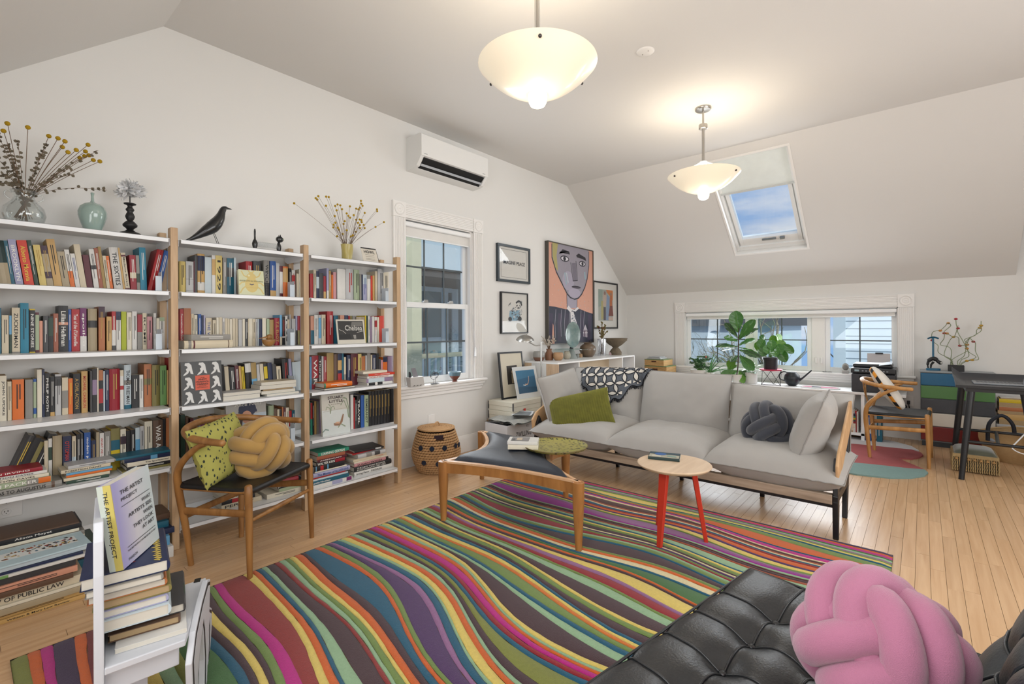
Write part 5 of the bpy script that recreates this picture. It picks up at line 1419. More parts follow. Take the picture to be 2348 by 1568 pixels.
pile(.479, [(280, 398, 1095, 3.25, .012, 'olive', 'olive magazine-thin book at the bottom of the right pile, fourth shelf, left bay', {}),
            (290, 396, 1085, 3.25, .017, 'black', 'black paperback low in the right pile, fourth shelf, left bay', dict(title='=', tc='w')),
            (292, 392, 1075, 3.25, .022, 'ivory', 'ivory paperback with black script, right pile, fourth shelf, left bay', dict(title='The Sportswriter', tc='k', tf=(.4, .95))),
            (285, 392, 1062, 3.25, .022, 'navy', 'navy paperback near the top of the right pile, fourth shelf, left bay', dict(bands=((.55, .7, 'sky'),))),
            (265, 396, 1052, 3.245, .012, 'teal', 'teal book with dark glossy cover topping the right pile, left bay', dict(rot=.04, d=.17))], 'books in the right pile, fourth shelf, left bay')
pile(1.139, [(422, 533, 795, 3.27, .046, 'cream', 'thick cream cloth book lying under the grey one, second shelf, middle bay', dict(hard=True, bands=((.08, .14, 'grey'), (.18, .21, 'maroon'), (.9, .92, 'brown')), d=.14)),
             (438, 529, 775, 3.275, .034, 'grey', 'thick grey paperback lying on the cream cloth book, middle bay', dict(title='=', tc='w', d=.14, rot=.02))], 'two thick books lying on the second shelf, middle bay')
pile(.811, [(512, 596, 915, 3.25, .026, 'white', 'book with cream page edges facing out, under another, third shelf, middle bay', dict(fore=True)),
            (512, 598, 905, 3.255, .020, 'lgrey', 'pale book with page edges facing out, beside the patterned cover, middle bay', dict(fore=True))], 'books lying page-side out beside the patterned cover')
pile(.811, [(612, 686, 905, 3.245, .015, 'pale', 'pale book at the bottom of the five-book pile, third shelf, middle bay', dict(fore=True, rot=.03)),
            (600, 677, 900, 3.25, .020, 'ivory', 'ivory book second in the five-book pile, third shelf, middle bay', dict(fore=True)),
            (604, 672, 893, 3.255, .009, 'brown', 'slim brown-edged book in the five-book pile, third shelf, middle bay', dict(fore=True, page=1)),
            (596, 679, 886, 3.25, .024, 'white', 'white book fourth in the five-book pile, third shelf, middle bay', dict(fore=True)),
            (600, 679, 878, 3.255, .020, 'cream', 'cream-paged book topping the five-book pile, third shelf, middle bay', dict(fore=True, rot=-.02))], 'pile of five books at the right of the third shelf, middle bay')
pile(.811, [(744, 815, 895, 3.235, .014, 'char', 'slim dark-covered book lying under the orange one, third shelf, right bay', dict(fore=True, hard=True)),
            (743, 807, 890, 3.25, .034, 'orange', 'orange and teal hardback lying on a slim dark book, third shelf, right bay', dict(title='=', tc='w', hard=True, bands=((0, .05, 'jade'),)))])
pile(.811, [(842, 899, 885, 3.25, .020, 'white', 'white book with black and white blocks at the bottom of its pile, right bay', dict(bands=((.05, .3, 'black'), (.4, .6, 'black')), d=.2, hard=True)),
            (840, 898, 873, 3.255, .031, 'mauve', 'thick pale mauve book second in the five-book pile, right bay', dict(bands=((.08, .7, 'pale'),), d=.2)),
            (842, 902, 862, 3.25, .017, 'white', 'white book with red title in the middle of the five-book pile, right bay', dict(title='HOLLYWOOD', tc='r', d=.2)),
            (845, 905, 853, 3.248, .018, 'scar', 'bright red book fourth in the five-book pile, third shelf, right bay', dict(title='=', tc='w', d=.19)),
            (833, 887, 845, 3.255, .018, 'ivory', 'ivory paperback with curling cover topping the five-book pile, right bay', dict(d=.18, rot=-.03))], 'pile of five books on the third shelf, right bay')
gr = 'left pile of books on the bottom shelf, right bay'
pile(.128, [(712, 808, 1115, 3.235, .026, 'white', 'white and magenta book at the bottom of the left pile, bottom shelf', dict(bands=((.5, .75, 'lav'), (.85, .98, 'purp')), d=.2)),
            (712, 800, 1100, 3.24, .024, 'teal', 'blue-teal book second from the bottom, left pile, bottom shelf, right bay', dict(title='Louise Nevelson', tc='w', d=.2, tf=(.05, .5))),
            (712, 798, 1090, 3.245, .012, 'pale', 'slim pale book under the red one, left pile, bottom shelf', dict(d=.2)),
            (716, 792, 1085, 3.248, .009, 'red', 'slim red book, left pile, bottom shelf, right bay', dict(d=.2)),
            (718, 802, 1078, 3.243, .030, 'lav', 'pale lavender hardback with dark title, left pile, bottom shelf', dict(title='The Master of ILLUSIONS', tc='b', d=.2, hard=True, tf=(.1, .95))),
            (722, 795, 1068, 3.248, .008, 'ivory', 'slim white booklet between lavender and black books, left pile', dict(d=.18)),
            (720, 790, 1058, 3.25, .034, 'black', 'thick black book with red disc on its spine, left pile, bottom shelf', dict(bands=((.2, .3, 'red'), (.05, .08, 'sky'), (.42, .46, 'sky')), d=.17)),
            (725, 794, 1047, 3.25, .023, 'black', 'black paperback with bold white name, left pile, bottom shelf', dict(title='WALTER KIRN', tc='w', tf=(.04, .6), tw=.75, bands=((.62, .95, 'crim'),))),
            (728, 795, 1040, 3.252, .015, 'maroon', 'slim maroon book with white lettering, left pile, bottom shelf', dict(title='AMERICAN', tc='w')),
            (726, 791, 1032, 3.255, .026, 'brick', 'brick red book below the jade one, left pile, bottom shelf', {}),
            (729, 800, 1022, 3.25, .024, 'jade', 'jade green-spined book topping the left pile, bottom shelf, right bay', dict(title='LEARNING GERMAN', tc='w', tf=(.1, .85), tw=.75))], gr)
pile(.128, [(812, 899, 1093, 3.265, .034, 'white', 'large white book at the bottom of the right pile, bottom shelf', dict(title='Irving Penn   PASSAGE', tc='k', d=.22, hard=True, tf=(.05, .7))),
            (812, 897, 1078, 3.268, .036, 'black', 'large black book with two-line white title, right pile, bottom shelf', dict(title='THE NEW YORK SCHOOL\nPHOTOGRAPHS 1936-1963', tc='w', d=.22, hard=True, tf=(.06, .82), tw=.7)),
            (812, 890, 1064, 3.27, .024, 'pink', 'pinkish grey book with black end band, right pile, bottom shelf', dict(title='SUSAN WIDES', tc='k', d=.22, bands=((.92, 1, 'black'),), hard=True)),
            (812, 888, 1055, 3.272, .012, 'ivory', 'slim ivory book with small gold title, right pile, bottom shelf', dict(title='=', tc='g', d=.22)),
            (810, 886, 1048, 3.272, .018, 'cream', 'cream book with red letters, right pile, bottom shelf', dict(title='=', tc='r', d=.22, tf=(.6, .9))),
            (820, 883, 1036, 3.268, .030, 'lgrey', 'grey photographic hardback, right pile, bottom shelf', dict(d=.22, hard=True, bands=((.3, .5, 'grey'), (.6, .8, 'char')))),
            (806, 862, 1022, 3.30, .008, 'red', 'slim red booklet under the black one, right pile, bottom shelf', dict(d=.2, rot=.1)),
            (815, 878, 1016, 3.29, .012, 'black', 'glossy black booklet topping the right pile, bottom shelf', dict(d=.2, rot=-.12, bands=((.7, .9, 'lgrey'),)))], 'right pile of books on the bottom shelf, right bay')
pile(.128, [(508, 600, 1160, 3.30, .030, 'cream', 'cream book with small emblem low under the near chair, bottom shelf, middle bay', dict(title='PERKEY', tc='k', d=.16)),
            (508, 585, 1150, 3.30, .024, 'black', 'black and red book under the chair seat, bottom shelf, middle bay', dict(bands=((.3, .6, 'red'),), d=.16)),
            (508, 580, 1140, 3.30, .026, 'ivory', 'ivory book with grey letters under the chair seat, bottom shelf, middle bay', dict(title='=', tc='k', d=.16))], 'books seen under the near chair seat')
pile(.128, [(612, 692, 1132, 3.28, .030, 'ivory', 'white book at the bottom right of the middle bay', dict(title='=', tc='k', d=.18)),
            (640, 698, 1118, 3.27, .022, 'sage', 'pale green book, bottom shelf, middle bay', dict(d=.18)),
            (636, 700, 1108, 3.27, .026, 'black', 'black book with bold white surname, bottom shelf, middle bay', dict(title='JONATHAN FRANZEN', tc='w', tf=(.02, .78), tw=.75, bands=((.8, .9, 'orange'),), d=.18)),
            (640, 684, 1095, 3.27, .030, 'crim', 'crimson book above the black one, bottom shelf, middle bay', dict(d=.18, hard=True)),
            (640, 690, 1085, 3.28, .020, 'brown', 'brown book, bottom shelf, middle bay', dict(d=.16)), (636, 680, 1075, 3.28, .024, 'char', 'charcoal book, bottom shelf, middle bay', dict(d=.16)), (645, 700, 1060, 3.28, .014, 'black', 'glossy black book topping the pile, bottom shelf, middle bay', dict(d=.2, rot=.15))], 'books at the right of the bottom shelf, middle bay')
# stack on the floor at the left edge
fs_ = [(.03, .392, .018, 'tan', 'tan law review at the very bottom of the floor stack', dict(title='William & Mary Law Review', tc='k', tf=(.3, .85))), (.03, .392, .018, 'tan', 'tan journal second from the bottom of the floor stack', dict(title='=', tc='k')),
       (.02, .395, .026, 'khaki', 'thick khaki journal low in the floor stack', {}), (.02, .392, .012, 'ivory', 'slim ivory journal low in the floor stack', {}), (.04, .39, .034, 'cream', 'thick cream law journal in the floor stack', dict(title='LAW OF PUBLIC LAW', tc='k')),
       (.03, .35, .022, 'brown', 'brown book in the floor stack below the tan one', {}), (.02, .365, .026, 'salmon', 'tan-pink book with worn spine in the floor stack', dict(title='=', tc='k')), (.06, .36, .030, 'char', 'dark printed book in the floor stack above the tan-pink one', {}),
       (.08, .40, .012, 'white', 'white booklet with green leaves near the top of the floor stack', dict(bands=((.02, .2, 'green'),))), (.08, .385, .010, 'navy', 'slim navy booklet near the top of the floor stack', {}),
       (.08, .40, .018, 'pale', 'pale blue illustrated book lying on the floor stack', dict(rot=.05))]
z_ = .001
for (xa, xb, t_, c_, l_, k_) in fs_:
    lying(0, 0, 0, 2.975 + .01 * math.sin(z_ * 90), z_, t_, c_, l_, X=xa, Lx=xb - xa, d=.24, page=1, group='journals and books stacked on the floor at the left', **k_); z_ += t_ + .0012
ZS = z_
# illustrated top cover
O_ = P(40, 1262, Z=ZS); 
t = thing('picture_book', 'pale blue picture book with a busy drawn street scene, on the floor stack', 'book', (.24, 3.09, ZS + .001), .06)
mb = MB(); mb.box(-.17, .17, -.115, .115, 0, .006); mb.build('cover', flat('#b5cbd3'), t)
rn = random.Random(11); it = [('#dfe3e2', [(.12, .3), (.9, .3), (.9, .72), (.12, .72)])]
for k in range(90):
    x, y = rn.uniform(.12, .88), rn.uniform(.32, .70); w = rn.uniform(.012, .04); it.append((rn.choice(['#5a4030', '#8a5a3a', '#d8c9a8', '#9c3a30', '#c9a860', '#3d3d40', '#dcd8cf', '#5f7f92']), [(x, y), (x + w, y + rn.uniform(-.02, .03)), (x + w * .7, y + .07), (x - w * .3, y + .05)]))
art(t, (-.17, -.115, .0061), (.34, 0, 0), (0, .23, 0), it, 'cover_picture')
gf = 'books behind on the floor stack'
for k, (u0, u1, t_, c_, l_, kk) in enumerate([(-40, 170, .035, 'char', 'dark glossy art book topping the pile by the wall socket', dict(title='=', tc='w')), ]): pass
zb = .002
for (xa, xb, t_, c_, l_, kk) in [(.05, .46, .05, 'grey', 'grey book low in the rear floor pile', {}), (.06, .44, .05, 'teal', 'teal book in the rear floor pile', {}), (.06, .46, .045, 'brown', 'brown book in the rear floor pile', {}), (.07, .47, .03, 'dkgrn', 'dark green book in the rear floor pile', dict(title='Kistler', tc='w', tf=(.7, .95))),
        (.10, .41, .028, 'orange', 'orange language book with red end in the rear floor pile', dict(title='You Can Draw in 30 Days', tc='w', tf=(.06, .7), bands=((.78, 1, 'crim'),))), (.05, .42, .020, 'ivory', 'ivory book with black title in the rear floor pile', dict(title='THE MAN WHO WALKED', tc='k', tf=(.1, .6))),
        (.05, .42, .018, 'grey', 'grey-green book in the rear floor pile', {}), (.03, .40, .014, 'ivory', 'slim white book in the rear floor pile', {}), (.05, .41, .024, 'black', 'black book with white name near the top of the rear pile', dict(title='Alison Moyet', tc='w', tf=(.35, .7))), (.05, .40, .006, 'brown', 'glossy brown picture cover topping the rear floor pile', {})]:
    lying(0, 0, 0, 3.20 + .005 * math.sin(zb * 80), zb, t_, c_, l_, X=xa, Lx=xb - xa, d=.22, group='rear pile of books on the floor at the left', **kk); zb += t_ + .001
for k, (xa, t_, c_, l_) in enumerate([(.58, .06, 'white', 'white box-like book on the floor pile behind the cutout chair'), (.57, .05, 'sky', 'blue book on the floor pile behind the cutout chair'), (.60, .03, 'navy', 'navy book on the floor pile behind the cutout chair'), (.58, .035, 'teal', 'teal book on the floor pile behind the cutout chair'), (.60, .03, 'brown', 'brown book topping the floor pile behind the cutout chair')]):
    lying(0, 0, 0, 3.14 + .03 * k, .001 + [0, .061, .112, .143, .179][k], t_, c_, l_, X=xa, Lx=.20, d=.2, group='floor pile behind the cutout chair')
# things standing on top of the shelving unit
TZ = 1.7675
def at_base(name, label, cat, p, rz=0, group=None): return thing(name, label, cat, tuple(p), rz, group)
clearm = glass('clear_glass', (.95, .97, .97), .22); stemm = mat('dry_stem', '#6b5540', .9, var=.2); euc = mat('dried_eucalyptus', '#77705f', .9, var=.25, nscale=40, col2='#564a3a')
billy = mat('billy_button_yellow', '#b08d12', .95, var=.2, nscale=60, bump=1, bscale=300)
def leafblade(mb, p, d, n, L, w, curl=.2, seg=5, fold=0.0, wav=0):
    """oval leaf from p along d, facing n"""
    d = Vector(d).normalized(); n = Vector(n); s_ = d.cross(n).normalized(); n = s_.cross(d).normalized(); vs_ = []
    for i in range(seg + 1):
        t = i / seg; wd = w * math.sin(PI * min(1, .06 + t * .94)) ** .75 * (1 if t < 1 else .02); c = Vector(p) + d * (L * t) - n * (curl * L * t * t)
        for q in (-1, 0, 1): vs_.append(c + s_ * (q * wd) + n * (abs(q) * fold * wd + wav * math.sin(t * 9 + q) * (abs(q))))
    mb.add(vs_, [(i * 3 + k, i * 3 + k + 1, i * 3 + k + 4, i * 3 + k + 3) for i in range(seg) for k in range(2)])
rn = random.Random(8)
# glass vase of dried eucalyptus and craspedia
t = at_base('flower_vase', 'clear glass handled vase full of dried eucalyptus and yellow ball flowers at left', 'vase', (.222, 3.335, TZ))
mb = MB(); pr = [(.001, .004), (.045, .004), (.068, .02), (.076, .05), (.068, .085), (.042, .115), (.034, .135), (.040, .155), (.050, .165)]
mb.lathe(pr, 32, cap=False); mb.lathe([(r + .003, z - (.003 if i == 0 else 0)) for i, (r, z) in enumerate(pr)], 32, cap=False); mb.build('glass_body', clearm, t, smooth=70)
for s_ in (-1, 1):
    mb = MB(); mb.tube(bez([(s_ * .040, 0, .152), (s_ * .062, 0, .155), (s_ * .066, 0, .135), (s_ * .048, 0, .118)], 5), .0035, 8); mb.build('handle', clearm, t, smooth=70)
heads = [(17, 283), (64, 292), (112, 312), (133, 317), (149, 324), (143, 337), (156, 349), (202, 332), (194, 358), (183, 362), (214, 367), (229, 370), (175, 344), (196, 347), (204, 356), (8, 300)]
def tgt(u, v, y): q = P(u, v, Y=y); return q - Vector(t.location)
for (u, v) in heads:
    y_ = 3.335 + rn.uniform(-.07, .06); q = tgt(u, v, y_); mb = MB(); b0 = Vector((rn.uniform(-.02, .02), rn.uniform(-.02, .02), .03)); nk = Vector((q.x * .12, rn.uniform(-.015, .015), .15))
    mb.tube(bez([b0 - Vector((q.x * .15, 0, 0)), nk, nk.lerp(q, .5) + Vector((0, 0, .01)), q], 4), .0013, 5); mb.build('stem', stemm, t)
    mb = MB(); mb.ball(q, .0105, 12, 8); mb.build('flower_head', billy, t, smooth=70)
def sprig(t, pts, nleaf, lw, mb, ml, seed):
    r2 = random.Random(seed); c = bez(pts, 6); mb.tube(c, .0012, 4, caps=False)
    for k in range(nleaf):
        i = int(len(c) * (.25 + .75 * k / nleaf)) ; i = min(i, len(c) - 2); p = c[i]; d = (c[i + 1] - c[i]).normalized(); a = r2.uniform(0, 6.28)
        o_ = d.orthogonal(); o_.rotate(Matrix.Rotation(a, 3, d)); leafblade(ml, p, (o_ + d * .5), d.cross(o_), lw * r2.uniform(.8, 1.3), lw * .45, .1, 3)
mb = MB(); ml = MB()
for k, (u, v, nl) in enumerate([(245, 436, 26), (170, 400, 20), (225, 345, 24), (110, 330, 26), (100, 345, 22), (15, 330, 34), (-20, 350, 34), (5, 400, 30), (-30, 420, 30), (40, 320, 30), (-10, 300, 30), (25, 380, 30), (165, 385, 18)]):
    q = tgt(u, v, 3.335 + rn.uniform(-.08, .08)); nk = Vector((q.x * .12, 0, .15)); sprig(t, [Vector((-q.x * .1, 0, .02)), nk, nk.lerp(q, .5) + Vector((0, 0, .025)), q], nl, .016, mb, ml, k)
mb.build('eucalyptus_stems', stemm, t, kind='stuff'); ml.build('eucalyptus_leaves', euc, t, kind='stuff')
# celadon bottle vase
t = at_base('bottle_vase', 'pale celadon bottle vase with thin neck on top of the shelving', 'vase', (.476, 3.335, TZ))
mb = MB(); mb.lathe([(.001, .001), (.032, .001), (.034, .006), (.048, .045), (.059, .085), (.060, .108), (.052, .134), (.034, .151), (.012, .159), (.0065, .168), (.0055, .190), (.008, .210), (.006, .212), (.004, .2), (.004, .17)], 40, cap=False)
mb.build('body', mat('celadon_glaze', '#8ea39c', .12, var=.05, nscale=10, coat=.6), t, smooth=70)
# turned black candle holder with a white paper head
t = at_base('candle_holder', 'turned black candle holder topped with a crumpled white feathery ornament', 'ornament', (.634, 3.335, TZ)); bk = mat('ebonised_wood', '#141416', .5, var=.1)
mb = MB(); mb.lathe([(.001, 0), (.056, 0), (.057, .01), (.045, .022), (.025, .030), (.014, .040), (.020, .048), (.032, .058), (.033, .068), (.022, .082), (.013, .090), (.019, .102), (.022, .114), (.017, .128), (.012, .138), (.018, .146), (.020, .152), (.013, .162), (.010, .170), (.016, .176), (.027, .180), (.028, .185), (.018, .188), (.001, .188)], 32, cap=False)
mb.build('holder', bk, t, smooth=70); mb = MB(); mb.tube([(0, 0, .187), (0, 0, .225)], .003, 8); mb.build('rod', bk, t)
mb = MB(); r2 = random.Random(4)
for k in range(130):
    a = r2.uniform(0, 6.28); e = r2.uniform(-.7, 1.2); d = Vector((math.cos(a) * math.cos(e), math.sin(a) * math.cos(e), math.sin(e))); d.x *= 1.3
    leafblade(mb, Vector((0, 0, .255)) + d * .014, d + Vector((.3, 0, .15)), Vector((r2.random() - .5, r2.random() - .5, r2.random() - .5)), r2.uniform(.03, .062), r2.uniform(.006, .014), r2.uniform(-.5, .5), 4, .6, .003)
mb.build('feathery_head', mat('white_paper', '#d9dadb', .8), t, smooth=60)
# black bird figure
t = at_base('bird_figure', 'glossy black wooden bird figure on wire legs on top of the shelving', 'ornament', (1.05, 3.335, TZ)); bb = mat('black_bird_lacquer', '#0d0f12', .28, var=.1, coat=.4)
sp_ = [(-.160, .012, .002), (-.125, .030, .010), (-.085, .058, .020), (-.045, .090, .031), (-.012, .118, .038), (.012, .148, .036), (.030, .180, .029), (.040, .208, .022), (.046, .228, .0185), (.054, .243, .017), (.064, .250, .012), (.078, .250, .006), (.100, .2485, .0012)]
mb = MB(); mb.tube(bez([(x, 0, z) for x, z, r in sp_], 4), [r for i in range(len(sp_) - 1) for r in [sp_[i][2] + (sp_[i + 1][2] - sp_[i][2]) * k / 4 for k in range(4)]] + [sp_[-1][2]], 24); mb.build('body', bb, t, smooth=80)
for s_ in (-1, 1):
    mb = MB(); mb.tube([(-.005, s_ * .010, .088), (.028, s_ * .014, .0)], .0016, 6); mb.build('leg', bk, t)
# black cat pull toy with a clear spring
t = at_base('cat_toy', 'small black wooden cat with clear spring body on top of the shelving', 'toy', (1.36, 3.335, TZ)); 
mb = MB(); mb.lathe([(.001, 0), (.008, 0), (.010, .012), (.016, .035), (.0175, .05), (.012, .068), (.006, .078), (.0055, .10), (.006, .13), (.004, .144), (.001, .147)], 20, (-.072, 0, 0), False); mb.build('tail_end', bb, t, smooth=70)
mb = MB(); mb.lathe([(.001, 0), (.008, 0), (.010, .012), (.0155, .035), (.016, .05), (.010, .066), (.007, .078), (.001, .080)], 20, (.082, 0, 0), False); mb.build('front_end', bb, t, smooth=70)
mb = MB(); mb.ball((.088, 0, .098), .025, 20, 12, (1, .8, .85)); mb.build('head', bb, t, smooth=70)
for s_ in (-1, 1):
    mb = MB(); mb.lathe([(.007, 0), (.001, .018)], 8, (.088, s_ * .011, .112)); mb.build('ear', bb, t)
mb = MB(); mb.lathe([(.001, .0), (.0075, 0), (.0075, .002), (.001, .002)], 14, cap=False); mb.v = [(.106 + z, x * .9 - .008, .1 + y) for x, y, z in mb.v]; mb.build('eye', flat('#7fae6a'), t); mb = MB(); mb.ball((.113, 0, .096), .003, 8, 6); mb.build('nose', flat('#a0603c'), t)
mb = MB(); mb.tube([(-.055 + .125 * k / 240, .0165 * math.cos(k * .55), .048 + .0165 * math.sin(k * .55)) for k in range(241)], .0011, 4, caps=False); mb.build('spring', mat('clear_plastic', '#c9cccb', .2, var=.02), t, smooth=60)
# yellow vase with craspedia
t = at_base('flower_vase', 'yellow twisted ceramic vase of dried ball flowers beside the text card', 'vase', (1.953, 3.335, TZ)); yv = mat('yellow_glaze', '#a89a56', .4, var=.12, nscale=14, coat=.3)
mb = MB()
def tw_(u, v): a = 2 * PI * u; r = (.036 + .009 * v) * (1 + .045 * math.sin(3 * a + v * 5)); return (r * math.cos(a), r * math.sin(a), .128 * v)
mb.grid(tw_, 36, 12, closed_u=True); mb.grid(lambda u, v: tuple(q * (.9 if i < 2 else 1) for i, q in enumerate(tw_(u, v))), 36, 12, closed_u=True); mb.add([(0, 0, .001)] + [tw_(k / 36, 0) for k in range(36)], [(0, 1 + k, 1 + (k + 1) % 36) for k in range(36)]); mb.build('pot', yv, t, smooth=70)
hz = [(84, 209), (372, 142), (406, 115), (392, 160), (510, 121), (545, 126), (508, 242), (631, 245), (662, 225), (699, 236), (722, 287), (650, 302), (625, 379), (784, 344), (827, 250), (806, 376), (830, 400), (878, 368), (910, 280), (940, 290), (960, 270), (995, 243), (980, 215), (974, 176), (1024, 337), (1187, 290), (1190, 315), (1280, 459), (1168, 524), (634, 468), (610, 495), (606, 530), (665, 535), (680, 560), (741, 484), (758, 448), (784, 569), (730, 618), (656, 648), (910, 428), (955, 425), (985, 460), (935, 470), (1010, 497), (960, 500), (960, 540), (1023, 540), (840, 650), (865, 635), (905, 590), (980, 432)]
for (zx, zy) in hz:
    u, v = 660 + zx / 5.807, 430 + zy / 5.807; y_ = 3.335 + rn.uniform(-.10, .08); q = P(u, v, Y=y_) - Vector(t.location); nk = Vector((max(-.03, min(.03, q.x * .25)), rn.uniform(-.02, .02), .125))
    mb = MB(); mb.tube(bez([nk * .6, nk, nk.lerp(q, .55) + Vector((0, 0, .012)), q], 4), .0009, 4, caps=False); mb.build('stem', stemm, t)
    mb = MB(); mb.ball(q, .0082, 10, 7); mb.build('flower_head', billy, t, smooth=70)
# text card on a little easel
t = at_base('text_card', 'cream printed card leaning on a small black stand beside the yellow vase', 'card', (2.13, 3.30, TZ), 0)
cu_, cv_ = Vector((.135, 0, 0)), Vector((.0, .045, .118)); o_ = Vector((-.068, -.02, .005))
mb = MB(); nn = cu_.cross(cv_).normalized(); mb.hexa([o_ + nn * -.003, o_ + cu_ + nn * -.003, o_ + cu_, o_, o_ + cv_ + nn * -.003, o_ + cu_ + cv_ + nn * -.003, o_ + cu_ + cv_, o_ + cv_]); mb.build('board', flat('#cfc8bb'), t)
art(t, o_, cu_, cv_, [('#2a2a2b', [(0, .91), (1, .91), (1, 1), (0, 1)]), ('#2a2a2b', [(0, .0), (.42, .0), (.42, .05), (0, .05)]), ('#2a2a2b', [(.5, .0), (1, .0), (1, .05), (.5, .05)])] + [('#7a756c', [(.2, y), (.8, y), (.8, y + .02), (.2, y + .02)]) for y in (.5, .38, .24, .15)], 'print', N=nn)
text('HOWL', t, o_ + cu_ * .15 + cv_ * .60 + nn * .003, cu_, cv_, .135 * .7, .026, '#2a2a2c')
mb = MB(); mb.tube([(.07, .03, .122), (.09, .0, 0)], .0018, 6); mb.tube([(-.065, -.022, .002), (.075, -.022, .002)], .002, 6); mb.tube([(0, .03, .11), (0, .07, 0)], .0018, 6); mb.build('stand', bk, t)
# books facing out
def facing(label, x0, x1, z0, z1, Y_, base, items, th_=.02, lean=.02, words=(), cat='book'):
    t = thing('book', label, cat, ((x0 + x1) / 2, Y_, z0)); w, h = x1 - x0, z1 - z0
    mb = MB(); V_ = Vector((0, lean, h)); U_ = Vector((w, 0, 0)); o_ = Vector((-w / 2, 0, 0)); n_ = U_.cross(V_).normalized()
    mb.hexa([o_ - n_ * .001, o_ + U_ - n_ * .001, o_ + U_, o_, o_ - n_ * .001 + V_, o_ + U_ - n_ * .001 + V_, o_ + U_ + V_, o_ + V_]); mb.build('cover', flat(base, .4), t)
    mb = MB(); i_ = .003; a = o_ + Vector((i_, 0, i_)); q = n_ * -.0015; b_ = n_ * -th_; U2 = U_ - Vector((2 * i_, 0, 0)); V2 = V_ * ((h - 2 * i_) / h)
    mb.hexa([a + b_, a + U2 + b_, a + U2 + q, a + q, a + b_ + V2, a + U2 + b_ + V2, a + U2 + q + V2, a + q + V2]); mb.build('pages', pagem[0], t)
    mb = MB(); mb.hexa([o_ + b_ * 1.06, o_ + U_ + b_ * 1.06, o_ + U_ + b_, o_ + b_, o_ + b_ * 1.06 + V_, o_ + U_ + b_ * 1.06 + V_, o_ + U_ + b_ + V_, o_ + b_ + V_]); mb.build('back_cover', flat(base, .4), t)
    if items: art(t, o_, U_, V_, items, 'cover_print', N=n_)
    for (s_, a0, b0, ww, hh, c) in words: text(s_, t, o_ + U_ * a0 + V_ * b0 + n_ * .0035, U_, V_, w * ww, h * hh, c)
    return t
E_ = '#c2a85a'; E2 = '#cdb876'
bug = [(E2, ell(.5, .42, .26, .30)), (E2, ell(.5, .74, .19, .14)), (E2, ell(.5, .88, .09, .06))]
for s_ in (-1, 1):
    for pts in ([(.5 + s_ * .18, .72), (.5 + s_ * .3, .78), (.5 + s_ * .38, .95)], [(.5 + s_ * .25, .52), (.5 + s_ * .38, .5), (.5 + s_ * .48, .40)], [(.5 + s_ * .24, .35), (.5 + s_ * .36, .25), (.5 + s_ * .46, .08)], [(.5 + s_ * .05, .92), (.5 + s_ * .12, .98)]): bug.append((E2, stroke(pts, .045)))
bug += [(E_, [(.25, .30), (.75, .30), (.75, .31), (.25, .31)]), ('#d9d3a8', ell(.40, .78, .05, .04)), ('#5a5568', stroke([(.42, .45), (.5, .42), (.58, .45)], .03))]
facing('pale square insect book facing out with a large golden beetle on its cover', 1.166, 1.319, 1.4685, 1.632, 3.262, '#c9cba8', bug, words=[('INSECTS & SPIDERS', .04, .54, .92, .055, '#8f8a60')])
blob = [(.30, .95), (.62, .97), (.80, .80), (.86, .45), (.95, .12), (.72, .18), (.66, .42), (.52, .20), (.30, .08), (.12, .04), (.22, .18), (.42, .34), (.36, .52), (.50, .62), (.42, .74), (.26, .80)]
it = []
for i in range(3):
    for j in range(3):
        if i == 1 and j == 1: it.append(('#c9573f', [(.335, .33), (.69, .33), (.69, .67), (.335, .67)])); continue
        it.append(('#cfcfcd', [((i + .04 + x * .9) / 3, (j + y * .95) / 3) for x, y in blob]))
facing('square charcoal book facing out with white repeated figures and an orange panel', .848, 1.060, .8115, 1.063, 3.238, '#2b2b2a', it, words=[('THE', .46, .61, .10, .02, '#1c1c1c'), ('ANDY', .40, .555, .22, .04, '#1c1c1c'), ('WARHOL', .35, .50, .32, .04, '#1c1c1c'), ('DIARIES', .37, .445, .28, .04, '#1c1c1c'), ('EDITED BY', .42, .41, .18, .018, '#1c1c1c'), ('PAT HACKETT', .38, .375, .26, .018, '#1c1c1c')])
reed = [('#7d8a70', stroke([(.95, .38), (.92, .6), (.80, .82), (.68, .70)], .03)), ('#7d8a70', stroke([(.98, .35), (.97, .62), (.90, .85), (.78, .88)], .035)), ('#8a957c', stroke([(.30, .52), (.28, .66), (.18, .70), (.14, .62)], .022)), ('#8a957c', stroke([(.30, .52), (.34, .68), (.42, .70), (.46, .62)], .022)), ('#8a957c', stroke([(.30, .52), (.30, .72), (.24, .76)], .02)),
        ('#7d8f86', stroke([(.0, .10), (.10, .16), (.22, .13)], .03)), ('#8a957c', stroke([(.55, .16), (.66, .24), (.82, .16)], .03)), ('#a39a8c', [(.05, .58), (.9, .62), (.9, .625), (.05, .59)]),
        ('#8d6a52', [(.40, .28), (.62, .26), (.74, .48), (.78, .46), (.72, .28), (.60, .20), (.42, .22)]), ('#c9a184', [(.44, .27), (.60, .25), (.62, .30), (.48, .30)])]
facing('cream picture book facing out with reeds and a small canoe, fourth shelf, right bay', 1.712, 1.930, .4795, .775, 3.262, '#bdb9ae', [('#c4c9c6', [(0, 0), (1, 0), (1, .58), (0, .62)])] + reed, words=[('STUART', .22, .875, .56, .07, '#3a2a2a'), ('LITTLE', .27, .785, .50, .065, '#3a2a2a'), ('By E. B. White', .33, .73, .34, .025, '#7a7468')])
